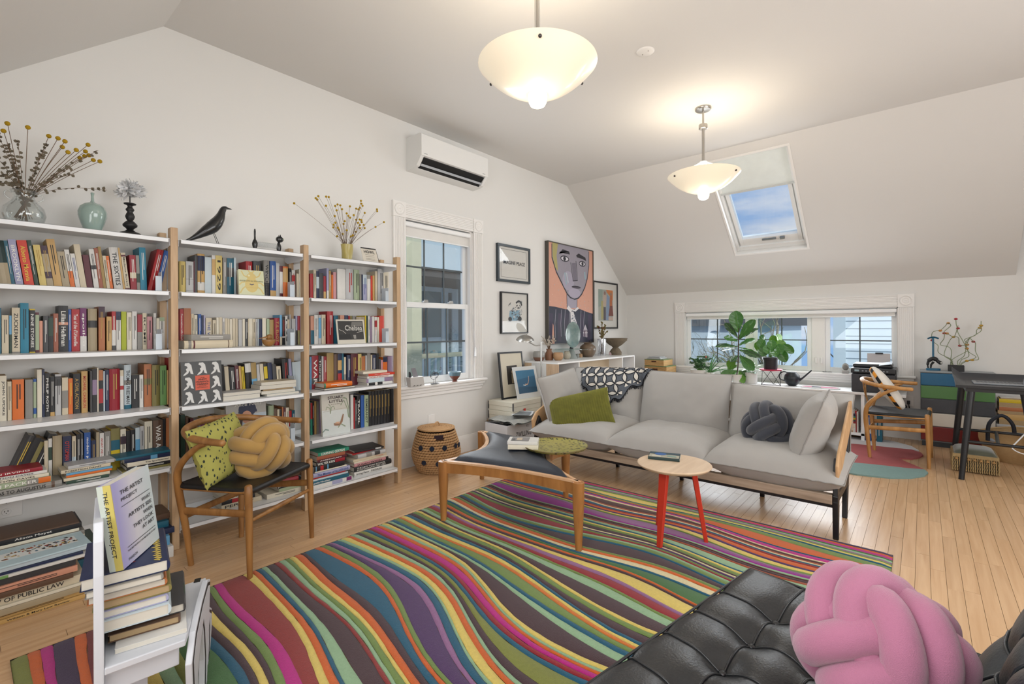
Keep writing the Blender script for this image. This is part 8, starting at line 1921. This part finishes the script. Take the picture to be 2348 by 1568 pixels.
# small leaf-shaped rug
t = thing('small_rug', 'small leaf-shaped rug in white, pink and sage green under the far armchair', 'rug', (5.8, .5, 0)); iv = Matrix.Translation(-Vector(t.location))
def flt(pts, z0, z1, nm, m): mb = MB(); mb.T = iv; mb.prism(pts, z0, z1); mb.build(nm, m, t)
gp_ = lambda L_: [tuple(P(u, v, Z=0)[:2]) for u, v in L_]
pk = mat('pink_pile', '#9c4f50', .95, var=.08, nscale=40, bump=.4); sg = mat('sage_pile', '#75908c', .95, var=.08, nscale=40, bump=.4); wt = mat('white_pile', '#c5c3c4', .95, var=.05, nscale=40, bump=.4)
flt(gp_([(1880, 1015), (1960, 1020), (2040, 1028), (2090, 1033), (2112, 1040), (2117, 1046), (2108, 1051), (2090, 1054), (2060, 1053), (2053, 1050), (2080, 1062), (2120, 1079), (2080, 1076), (2000, 1067), (1900, 1058), (1850, 1045)]), .0, .012, 'pink_field', pk)
flt(gp_([(1850, 1045), (1900, 1058), (2000, 1067), (2080, 1076), (2120, 1079), (2128, 1086), (2120, 1093), (2090, 1098), (2040, 1098), (1965, 1090), (1880, 1075)]), .0, .0121, 'sage_field', sg)
flt(gp_([(1880, 1015), (1960, 1020), (2040, 1028), (2090, 1033), (2107, 1035), (2090, 1025), (2050, 1014), (1990, 1006), (1930, 1003), (1890, 1006)]), .0, .0122, 'white_field', wt)
# dark desk with laptop
dk = thing('desk', 'small dark desk with upturned edges and round legs at the right', 'desk', (5.68, -.45, 0)); iv = Matrix.Translation(-Vector(dk.location)); dm = mat('dark_desk', '#17191d', .4, var=.1, bump=.1); dt = mat('desk_top_grey', '#33353a', .45, var=.06)
DXa, DXb, DYa, DYb = 5.34, 6.02, -.80, -.205
def dtop(u, v, off=0):
    x = DXa + (DXb - DXa) * u; y = DYb - (DYb - DYa) * v; up_ = .055 * max(0, (u - .80) / .20) ** 1.6 + .05 * max(0, (.12 - v) / .12) ** 1.6 * min(1, u * 2.2) + .05 * max(0, (v - .88) / .12) ** 1.6 * min(1, u * 2.2); return Vector((x, y, .768 + up_ + off))
mb = MB(); mb.T = iv; mb.grid(lambda u, v: dtop(u, v), 24, 24); mb.build('desk_top', dt, dk, smooth=60)
mb = MB(); mb.T = iv; mb.grid(lambda u, v: dtop(u, 1 - v, -.022), 24, 24)
rim = [(k / 24, 0) for k in range(24)] + [(1, k / 24) for k in range(24)] + [(1 - k / 24, 1) for k in range(24)] + [(0, 1 - k / 24) for k in range(24)]; n = len(rim)
mb.add([dtop(*q) for q in rim] + [dtop(q[0], q[1], -.022) for q in rim], [(k, (k + 1) % n, n + (k + 1) % n, n + k) for k in range(n)]); mb.box(DXa + .03, DXb - .05, DYa + .05, DYb - .06, .715, .747); mb.build('underframe', dm, dk, smooth=40)
for (tx, ty, bx2_, by2_) in ((5.40, -.30, 5.335, -.236), (5.94, -.27, 6.0, -.212), (5.40, -.60, 5.335, -.68), (5.94, -.70, 6.0, -.79)): mb = MB(); mb.T = iv; mb.tube([(bx2_, by2_, 0), ((bx2_ + tx) / 2, (by2_ + ty) / 2, .36), (tx, ty, .72)], [.0185, .023, .026], 18); mb.build('leg', dm, dk, smooth=60)
for p_, q_ in (((5.36, -.26, .31), (5.36, -.65, .31)), ((5.97, -.24, .31), (5.97, -.745, .31)), ((5.36, -.45, .31), (5.97, -.49, .31))): mb = MB(); mb.T = iv; mb.tube([p_, q_], .012, 12); mb.build('stretcher', dm, dk, smooth=60)
t = thing('laptop', 'open grey laptop standing on the dark desk at the right edge', 'laptop', (5.62, -.48, .769)); al = mat('laptop_grey', '#8d9094', .35, .6, var=.03)
mb = MB(); mb.box(-.12, .10, -.16, .16, 0, .012); mb.build('base', al, t, bevel=.003); mb = MB()
for i in range(12):
    for j in range(5): mb.box(-.06 + j * .028 - .01, -.06 + j * .028 + .012, -.14 + i * .0235, -.12 + i * .0235, .0122, .0135)
mb.build('keyboard', flat('#5a5d62'), t)
mb = MB(); mb.T = Euler((0, 0, .0)).to_matrix().to_4x4(); mb.hexa([(-.10, -.165, .012), (.10, -.175, .012), (.10, -.17, .012), (-.10, -.16, .012), (-.10, -.215, .235), (.10, -.225, .235), (.10, -.22, .235), (-.10, -.21, .235)]) if False else mb.hexa([(-.11, -.130, .012), (.10, -.150, .012), (.10, -.146, .012), (-.11, -.126, .012), (-.11, -.165, .22), (.10, -.185, .22), (.10, -.181, .22), (-.11, -.161, .22)]); mb.build('screen_lid', al, t, bevel=.002)
# fringed footstool
t = thing('footstool', 'small square footstool with dark green velvet top and tan tassel fringe', 'footstool', (5.775, -.335, 0)); gv = mat('green_velvet', '#33362c', .7, var=.35, nscale=12, sheen=.5, col2='#5a5c48'); frg = mat('tan_fringe', '#8d7550', .9, var=.25, nscale=50, col2='#ac9468')
wx2, wy2_ = .155, .132
mb = MB(); mb.grid(lambda u, v: (wx2 * math.copysign(abs(2 * u - 1) ** .9, 2 * u - 1), wy2_ * math.copysign(abs(2 * v - 1) ** .9, 2 * v - 1), .155 + .045 * ((1 - abs(2 * u - 1) ** 4) * (1 - abs(2 * v - 1) ** 4)) ** .5), 18, 18); mb.box(-wx2, wx2, -wy2_, wy2_, .03, .157); mb.build('padded_top', gv, t, smooth=60)
mb = MB(); per = [(-wx2 - .008 + (2 * wx2 + .016) * k / 22, s_ * (wy2_ + .010)) for s_ in (-1, 1) for k in range(23)] + [(s_ * (wx2 + .010), -wy2_ - .008 + (2 * wy2_ + .016) * k / 20) for s_ in (-1, 1) for k in range(21)]
for x, y in per:
    c = [(x + .002 * math.sin(j * 2.2), y + .002 * math.cos(j * 2.2), .128 - j * .0118) for j in range(11)]; mb.tube(c, [.0045 + .0012 * (j % 2) for j in range(11)], 5)
mb.build('bullion_fringe', frg, t, smooth=60, kind='stuff'); mb = MB(); mb.box(-wx2 - .012, wx2 + .012, -wy2_ - .012, wy2_ + .012, .125, .155); mb.build('braid', frg, t, bevel=.004)
for k in range(7):
    for s_ in (-1,): mb = MB(); mb.lathe([(.013, 0), (.009, .008), (.003, .016), (.005, .02), (.001, .026)], 10, (s_ * (wx2 + .016), -wy2_ + .02 + k * .038, .108), False); mb.build('tassel', mat('gold_tassel', '#a07a4a', .8, var=.1), t, smooth=60)
# lidless woven basket with black handles and book pile
t = thing('storage_basket', 'large pale woven basket with dark blue handles behind the desk', 'basket', (6.33, -.66, 0)); bsm = mat('pale_weave', '#a8875a', .9, var=.15, nscale=40, bump=.7, bscale=260, stretch=(1, 1, 3), col2='#c2a276')
def bkf(u, v, k_=1): a = 2 * PI * u; r = (.15 + .10 * math.sin(min(1, v * 1.2) * PI / 2)) * k_; return (r * .85 * math.cos(a), r * 1.05 * math.sin(a), .27 * v + .02 * (v ** 3) * math.cos(2 * a + .6))
mb = MB(); mb.grid(lambda u, v: bkf(u, v), 40, 14, closed_u=True); mb.grid(lambda u, v: bkf(u, 1 - v, .95), 40, 14, closed_u=True); mb.add([(0, 0, .002)] + [bkf(k / 40, 0) for k in range(40)], [(0, 1 + k, 1 + (k + 1) % 40) for k in range(40)]); mb.build('body', bsm, t, smooth=70)
mb = MB(); mb.tube([bkf(k / 40, 1, .975) for k in range(40)], .008, 8, closed=True); mb.build('rim', bsm, t, smooth=70); nh = flat('#161b26', .6)
for yo in (.12, -.14): mb = MB(); mb.tube(bez([(-.17, yo + .09, .20), (-.19, yo + .08, .36), (-.19, yo, .44), (-.19, yo - .07, .36), (-.17, yo - .08, .20)], 6), .015, 10); mb.build('handle', nh, t, smooth=70)
mb = MB(); mb.T = Matrix.Translation((0, 0, .20)); cushion(mb, Matrix.Identity(4), .34, .42, .12, 5); mb.build('lining', flat('#9aa2ac', .9), t, smooth=70)
zz = .0005
for k, (t_, c, lab, dx, dy) in enumerate([(.06, 'ivory', 'thick ivory book at the bottom of the tall pile by the far wall, right edge', 0, 0), (.05, 'brown', 'brown book in the tall pile by the far wall', .01, .02), (.04, 'char', 'charcoal book in the tall pile by the far wall', 0, .04), (.04, 'pale', 'pale blue book in the tall pile by the far wall', 0, -.01), (.035, 'crim', 'crimson book in the tall pile by the far wall', 0, .03), (.03, 'pink', 'pink book in the tall pile by the far wall', 0, .03), (.03, 'lgrey', 'light grey book in the tall pile by the far wall', 0, 0), (.045, 'cream', 'cream book below the tan one in the tall pile', 0, -.02), (.055, 'tan', 'thick tan-paged book in the tall pile by the far wall', 0, -.02), (.03, 'salmon', 'salmon book in the tall pile by the far wall', 0, -.01), (.035, 'copper', 'copper book in the tall pile by the far wall', 0, -.02), (.04, 'ivory', 'ivory book near the top of the tall pile', 0, -.02), (.035, 'yellow', 'yellow-edged book near the top of the tall pile', 0, -.02), (.012, 'white', 'loose white papers on top of the tall pile', 0, -.03)]):
    R_ = Matrix(((0, 1, 0, 0), (0, 0, -1, 0), (-1, 0, 0, t_), (0, 0, 0, 1))); M_ = Matrix.Translation((6.63 + dx * .2, -.545 + dy, zz)) @ R_; book(M_, t_, .20, .17, c, lab, 'tall pile of books by the far wall at the right', fore=k % 2 == 1, page=k % 2); zz += t_ + .001
t = thing('power_cord', 'white cable curling down under the dark desk', 'cord', (5.9, -.62, .2)); mb = MB(); mb.T = Matrix.Translation(-Vector(t.location)); mb.tube(bez([(5.95, -.72, .42), (5.9, -.66, .34), (5.85, -.60, .26), (5.8, -.57, .22), (5.82, -.62, .18), (5.9, -.72, .15)], 8), .005, 8); mb.build('cable', whitem, t, smooth=60)
# books on the tray and on the side table
for k, (t_, c, lab, rz, dz) in enumerate(((.030, 'ivory', 'thick paperback with red endpaper lying on the leaf tray', .95, 0), (.022, 'white', 'paperback with picture cover on top of the book on the leaf tray', 1.0, .0315))):
    R_ = Matrix(((0, 0, 1, 0), (0, 1, 0, 0), (-1, 0, 0, t_), (0, 0, 0, 1))); M_ = Matrix.Translation((2.475, 2.035, tz + .0055 + dz)) @ Matrix.Rotation(-rz - .0, 4, 'Z') @ Matrix.Translation((-.095, -.065, 0)) @ R_; o = book(M_, t_, .20, .13, c, lab, 'two books on the leaf tray')
    if k: art(o, (-.0005, .01, .02), (0, 0, .12), (0, .11, 0), [('#7d7a78', [(0, 0), (1, 0), (1, 1), (0, 1)]), ('#b9a890', [(.3, .2), (.6, .2), (.6, .8), (.3, .8)]), ('#4a4848', [(.05, .05), (.25, .1), (.2, .6), (.06, .5)])], 'cover_picture', N=Vector((-1, 0, 0)))
R_ = Matrix(((0, 0, 1, 0), (0, 1, 0, 0), (-1, 0, 0, .016), (0, 0, 0, 1))); M_ = Matrix.Translation((2.80, 1.19, .4595)) @ Matrix.Rotation(-1.25, 4, 'Z') @ Matrix.Translation((-.09, -.065, 0)) @ R_
o = book(M_, .016, .18, .13, 'dkteal', 'dark book with a blue disc on its cover lying on the red-legged table', None)
art(o, (-.0005, .004, .004), (0, 0, .172), (0, .122, 0), [('#a9a593', [(.0, .0), (1, 0), (1, .55), (.7, .6), (.3, .5), (0, .6)]), ('#26404a', [(0, .6), (.3, .5), (.7, .6), (1, .55), (1, 1), (0, 1)]), ('#c9c4b4', [(.1, .1), (.4, .1), (.4, .3), (.1, .35)]), ('#2a5a96', ell(.36, .62, .20, .25)), ('#7d9a92', [(.6, .2), (.9, .2), (.9, .4), (.6, .45)])], 'cover_picture', N=Vector((-1, 0, 0)))
# white cutout chair with books, nearest on the left
cc = thing('cutout_chair', 'small white wooden chair with zigzag cutout legs outlined in black, piled with books', 'chair', (.42, 1.86, 0)); iv = Matrix.Translation(-Vector(cc.location)); ccw = mat('cutout_white', '#c3c6cc', .45, var=.02)
SH = .325; b0, b1 = Vector((.262, 1.70, 0)), Vector((.318, 2.05, 0)); f0, f1_ = Vector((.445, 1.675, 0)), Vector((.607, 2.035, 0))
def slab2(p, q, n, poly, th_, nm, m, off=0):
    """poly in (s, z) along p->q; n = thickness direction"""
    d = q - p; mb = MB(); mb.T = iv; mb.prism(poly, off, off + th_, lambda a, z, h: p + d * a + n * h + Vector((0, 0, z))); return mb.build(nm, m, cc, bevel=.003)
nb2 = Vector((-.985, .16, 0)); nf = Vector((.90, -.42, 0)).normalized()
slab2(b0, b1, nb2, [(0, 0), (1, 0), (1, .58), (.97, .67), (.88, .715), (.12, .715), (.03, .67), (0, .58)], .022, 'back_panel', ccw)
mb = MB(); mb.T = iv; z = SH; mb.hexa([b0 + Vector((0, 0, z - .02)), f0 + Vector((0, 0, z - .02)), f1_ + Vector((0, 0, z - .02)), b1 + Vector((0, 0, z - .02)), b0 + Vector((0, 0, z)), f0 + Vector((0, 0, z)), f1_ + Vector((0, 0, z)), b1 + Vector((0, 0, z))]); mb.build('seat', ccw, cc, bevel=.003)
for (p, q) in ((b0, f0), (b1, f1_)):
    p2, q2 = p + Vector((.004, .03 if p is b0 else -.03, 0)), q + Vector((-.004, .03 if p is b0 else -.03, 0)); n_ = Vector((0, 1 if p is b0 else -1, 0))
    slab2(p2, q2, n_, [(0, SH - .09), (.98, SH - .085), (.98, SH - .021), (0, SH - .021)], .016, 'side_rail', ccw)
slab2(b0 + Vector((.005, .10, 0)), b0 + Vector((.115, .085, 0)), Vector((0, 1, 0)), [(0, 0), (.10, 0), (1, .13), (1, SH - .10), (0, SH - .10)], .016, 'rear_leg_panel', ccw)
def offs(poly, d):
    n = len(poly); out = []
    for i in range(n):
        a, b_, c = Vector(poly[i - 1]), Vector(poly[i]), Vector(poly[(i + 1) % n]); e1 = (b_ - a).normalized(); e2 = (c - b_).normalized(); n1 = Vector((e1.y, -e1.x)); n2 = Vector((e2.y, -e2.x)); m_ = (n1 + n2); m_ = m_.normalized() if m_.length > 1e-4 else n1; out.append(tuple(b_ + m_ * d / max(.45, m_.dot(n1))))
    return out
Lf = (f1_ - f0).length
legs = [(.06, .305), (.0, .25), (.015, .155), (.045, .085), (.005, .0), (.055, .0), (.095, .08), (.085, .165), (.115, .205), (.19, .265), (.215, .22), (.235, .12), (.225, .015), (.265, .015), (.285, .10), (.29, .16), (.335, .19), (.33, .13), (.31, .07), (.345, .09), (.385, .15), (.385, .20), (.33, .235), (.35, .325), (.30, .345), (.18, .335)]
area = sum(legs[i][0] * legs[(i + 1) % len(legs)][1] - legs[(i + 1) % len(legs)][0] * legs[i][1] for i in range(len(legs))); legs = legs if area > 0 else legs[::-1]
sc_ = lambda L_: [(a / Lf, z) for a, z in L_]
slab2(f0, f1_, nf, sc_(offs(legs, .011)), .018, 'front_panel', ccw); slab2(f0, f1_, nf, sc_(offs(legs, .002)), .0012, 'black_outline', bk, .018); slab2(f0, f1_, nf, sc_(offs(legs, -.009)), .0012, 'white_infill', ccw, .0192)
for q in ((.93, .03), (.12, .03)):
    mb = MB(); mb.T = iv; p_ = f0.lerp(f1_, q[0]) - nf * .035; d = (f1_ - f0).normalized(); mb.hexa([p_ + Vector((0, 0, SH)), p_ + d * .03 + Vector((0, 0, SH)), p_ + d * .03 + nf * .02 + Vector((0, 0, SH)), p_ + nf * .02 + Vector((0, 0, SH))] + [v_ + Vector((0, 0, SH + .0012)) for v_ in (p_, p_ + d * .03, p_ + d * .03 + nf * .02, p_ + nf * .02)]); mb.build('black_mark', bk, cc)
# pile of books on its seat; page ends face the camera, spines to the right
def cb(label, z, t_, c, L_, D_, dx, dy, rz, title=None, tc='w', page=0, hard=True, bands=()):
    # spine along world +y-ish, facing +x
    R_ = Matrix(((0, -1, 0, 0), (0, 0, 1, 0), (-1, 0, 0, t_), (0, 0, 0, 1))); M_ = Matrix.Translation((.452 + dx, 1.86 + dy, z)) @ Matrix.Rotation(rz, 4, 'Z') @ Matrix.Translation((0, -L_ / 2, 0)) @ R_
    return book(M_, t_, L_, D_, c, label, 'books piled on the white cutout chair', page=page, title=title, tc=tc, hard=hard, bands=bands)
zz = SH + .001
tops = []
for k, (t_, c, L_, D_, dx, dy, rz, lab, kk) in enumerate([(.014, 'white', .33, .17, .045, .01, -.24, 'wide white booklet with black corner marks at the bottom of the chair pile', dict(hard=False)), (.022, 'brown', .26, .17, .03, .02, -.25, 'brown-covered paperback low in the pile on the cutout chair', dict(page=1)), (.026, 'char', .25, .13, .045, .03, -.24, 'charcoal hardback with green printing in the pile on the cutout chair', dict(bands=((.3, .6, 'dkgrn'),))),
        (.034, 'pale', .27, .17, -.005, .0, -.22, 'thick pale paperback with bowed pages in the middle of the chair pile', dict(page=0)), (.022, 'lav', .26, .16, -.01, .01, -.20, 'lavender-paged book in the middle of the chair pile', {}), (.024, 'olive', .27, .18, .0, .02, -.20, 'olive-spined book in the upper half of the chair pile', dict(page=1)), (.022, 'copper', .27, .18, -.012, .02, -.19, 'copper and cream spined book near the top of the chair pile', {}), (.020, 'grey', .29, .175, -.02, .02, -.2, 'black-cased book just below the gold-lettered one', {}), (.034, 'navy', .30, .20, -.005, .03, -.19, 'navy hardback with gold flourish lettering topping the chair pile', {})]):
    o = cb(lab, zz, t_, c, L_, D_, dx, dy, rz, **kk); zz += t_ + .0012
rn = random.Random(12); it = []
for k in range(16):
    y = .05 + k * .058; it.append(('#b9a24a', stroke([(.93 + .02 * math.sin(k * 2), y - .03), (.86 + .03 * math.sin(k * 3), y), (.95, y + .03)], .035)))
for k in range(9): it.append(('#7a2430', stroke([(.45, .12 + k * .09), (.62, .125 + k * .09)], .016)))
art(o, (-.0006, .195, .005), (0, -.19, 0), (0, 0, .29), [(c, [(a, b_) for a, b_ in p_]) for c, p_ in it], 'gold_lettering', N=Vector((-1, 0, 0)))
# the standing pale book leaning on the chair back
q0 = P(284, 1306, Z=zz + .002); Yb = q0.y
A0 = q0; A1 = P(253, 1112, Y=Yb + .012); D0 = P(367, 1232, Z=zz + .002); D1 = A1 + (D0 - A0); sp_dir = (P(262, 1306, Y=Yb) - A0)
t = thing('book', 'pale lilac and yellow hardback standing upright on top of the chair pile', 'book', tuple(A0)); iv2 = Matrix.Translation(-A0)
hv = A1 - A0; wv = (D0 - A0) * .98; nv_ = wv.cross(hv).normalized(); th_ = .034 * (1 if nv_.dot(sp_dir) > 0 else -1)
def bxx(nm, m, a0, a1, c0, c1, d0, d1):
    mb = MB(); mb.T = iv2; q = [A0 + wv * a + hv * c for a, c in ((a0, c0), (a1, c0), (a1, c1), (a0, c1))]; mb.add([p_ + nv_ * d0 for p_ in q] + [p_ + nv_ * d1 for p_ in q], [(0, 3, 2, 1), (4, 5, 6, 7), (0, 1, 5, 4), (1, 2, 6, 5), (2, 3, 7, 6), (3, 0, 4, 7)]); return mb.build(nm, m, t)
lm = bpy.data.materials.new('lilac_gradient'); lm.use_nodes = True; n_ = lm.node_tree; pz = n_.nodes['Principled BSDF']; tcx_ = n_.nodes.new('ShaderNodeTexCoord'); mpx = n_.nodes.new('ShaderNodeMapping'); sx_ = n_.nodes.new('ShaderNodeSeparateXYZ'); rr_ = n_.nodes.new('ShaderNodeValToRGB')
dd = wv.normalized(); n_.links.new(tcx_.outputs['Object'], mpx.inputs[0]); vm_ = n_.nodes.new('ShaderNodeVectorMath'); vm_.operation = 'DOT_PRODUCT'; vm_.inputs[1].default_value = tuple(dd / wv.length); n_.links.new(mpx.outputs[0], vm_.inputs[0]); n_.links.new(vm_.outputs['Value'], rr_.inputs[0]); n_.links.new(rr_.outputs[0], pz.inputs['Base Color']); pz.inputs['Roughness'].default_value = .4
rr_.color_ramp.elements[0].color = lin('#9c98c4'); rr_.color_ramp.elements[1].color = lin('#b9c4c6'); e_ = rr_.color_ramp.elements.new(.45); e_.color = lin('#c6c4cc'); rr_.color_ramp.elements[0].position = .05; rr_.color_ramp.elements[2].position = .9
bxx('front_cover', lm, 0, 1, 0, 1, -.003, 0); bxx('pages', pagem[0], .02, .98, .008, .992, th_ * .92, -.003 if th_ < 0 else 0.0005); bxx('back_cover', lm, 0, 1, 0, 1, th_, th_ * .93)
mb = MB(); mb.T = iv2; e = wv * -.012
for (k0, k1, c) in ((0, .55, '#b9ab5a'), (.55, 1, '#b4bdb4')):
    mb = MB(); mb.T = iv2; a, b_ = A0 + e + nv_ * th_ * k0, A0 + e + nv_ * th_ * k1; mb.add([a, b_, b_ + hv, a + hv, a - e, b_ - e, b_ - e + hv, a - e + hv], [(0, 1, 2, 3), (4, 7, 6, 5), (0, 4, 5, 1), (3, 2, 6, 7), (0, 3, 7, 4), (1, 5, 6, 2)]); mb.build('spine', flat(c, .4), t)
cn = nv_ * (.0015 if th_ < 0 else -.0015); wl, hl = wv.length, hv.length; ki = '#1c1c22'
cn = -nv_ * .002 if th_ > 0 else nv_ * .002
if th_ > 0: cn = nv_ * -.0045
Wd_, Hd_ = wv.normalized(), hv.normalized()
def ct(s_, a, b_, w_, h_): text(s_, t, (A0 - A0) + wv * a + hv * b_ + cn, Wd_, Hd_, wl * w_, hl * h_, ki)
ct('THE ARTIST', .17, .83, .60, .050); ct('PROJECT', .17, .74, .42, .050); ct('WHAT', .66, .60, .26, .045); ct('ARTISTS SEE', .28, .52, .64, .045); ct('WHEN', .66, .44, .26, .045); ct('THEY LOOK', .36, .36, .56, .045); ct('AT ART', .58, .28, .34, .045); ct('THE METROPOLITAN MUSEUM OF ART', .14, .15, .78, .022); ct('PHAIDON', .14, .05, .22, .030)
for b_ in (.69, .20):
    mb = MB(); mb.T = iv2; o_ = A0 + wv * .15 + hv * b_ + cn; mb.quad(o_, o_ + wv * .77, o_ + wv * .77 + hv * .006, o_ + hv * .006); mb.build('rule', flat(ki), t)
ns_ = (wv * -1).normalized() * .0145 * 1; sdir = nv_ * (1 if th_ > 0 else -1)
text('THE ARTIST PROJECT', t, e * 1.12 + sdir * abs(th_) * .72 * 1 + hv * .93 - sdir * abs(th_) * .36 * 0, -Hd_, -sdir, hl * .78, abs(th_) * .42, ki)
flush_texts()
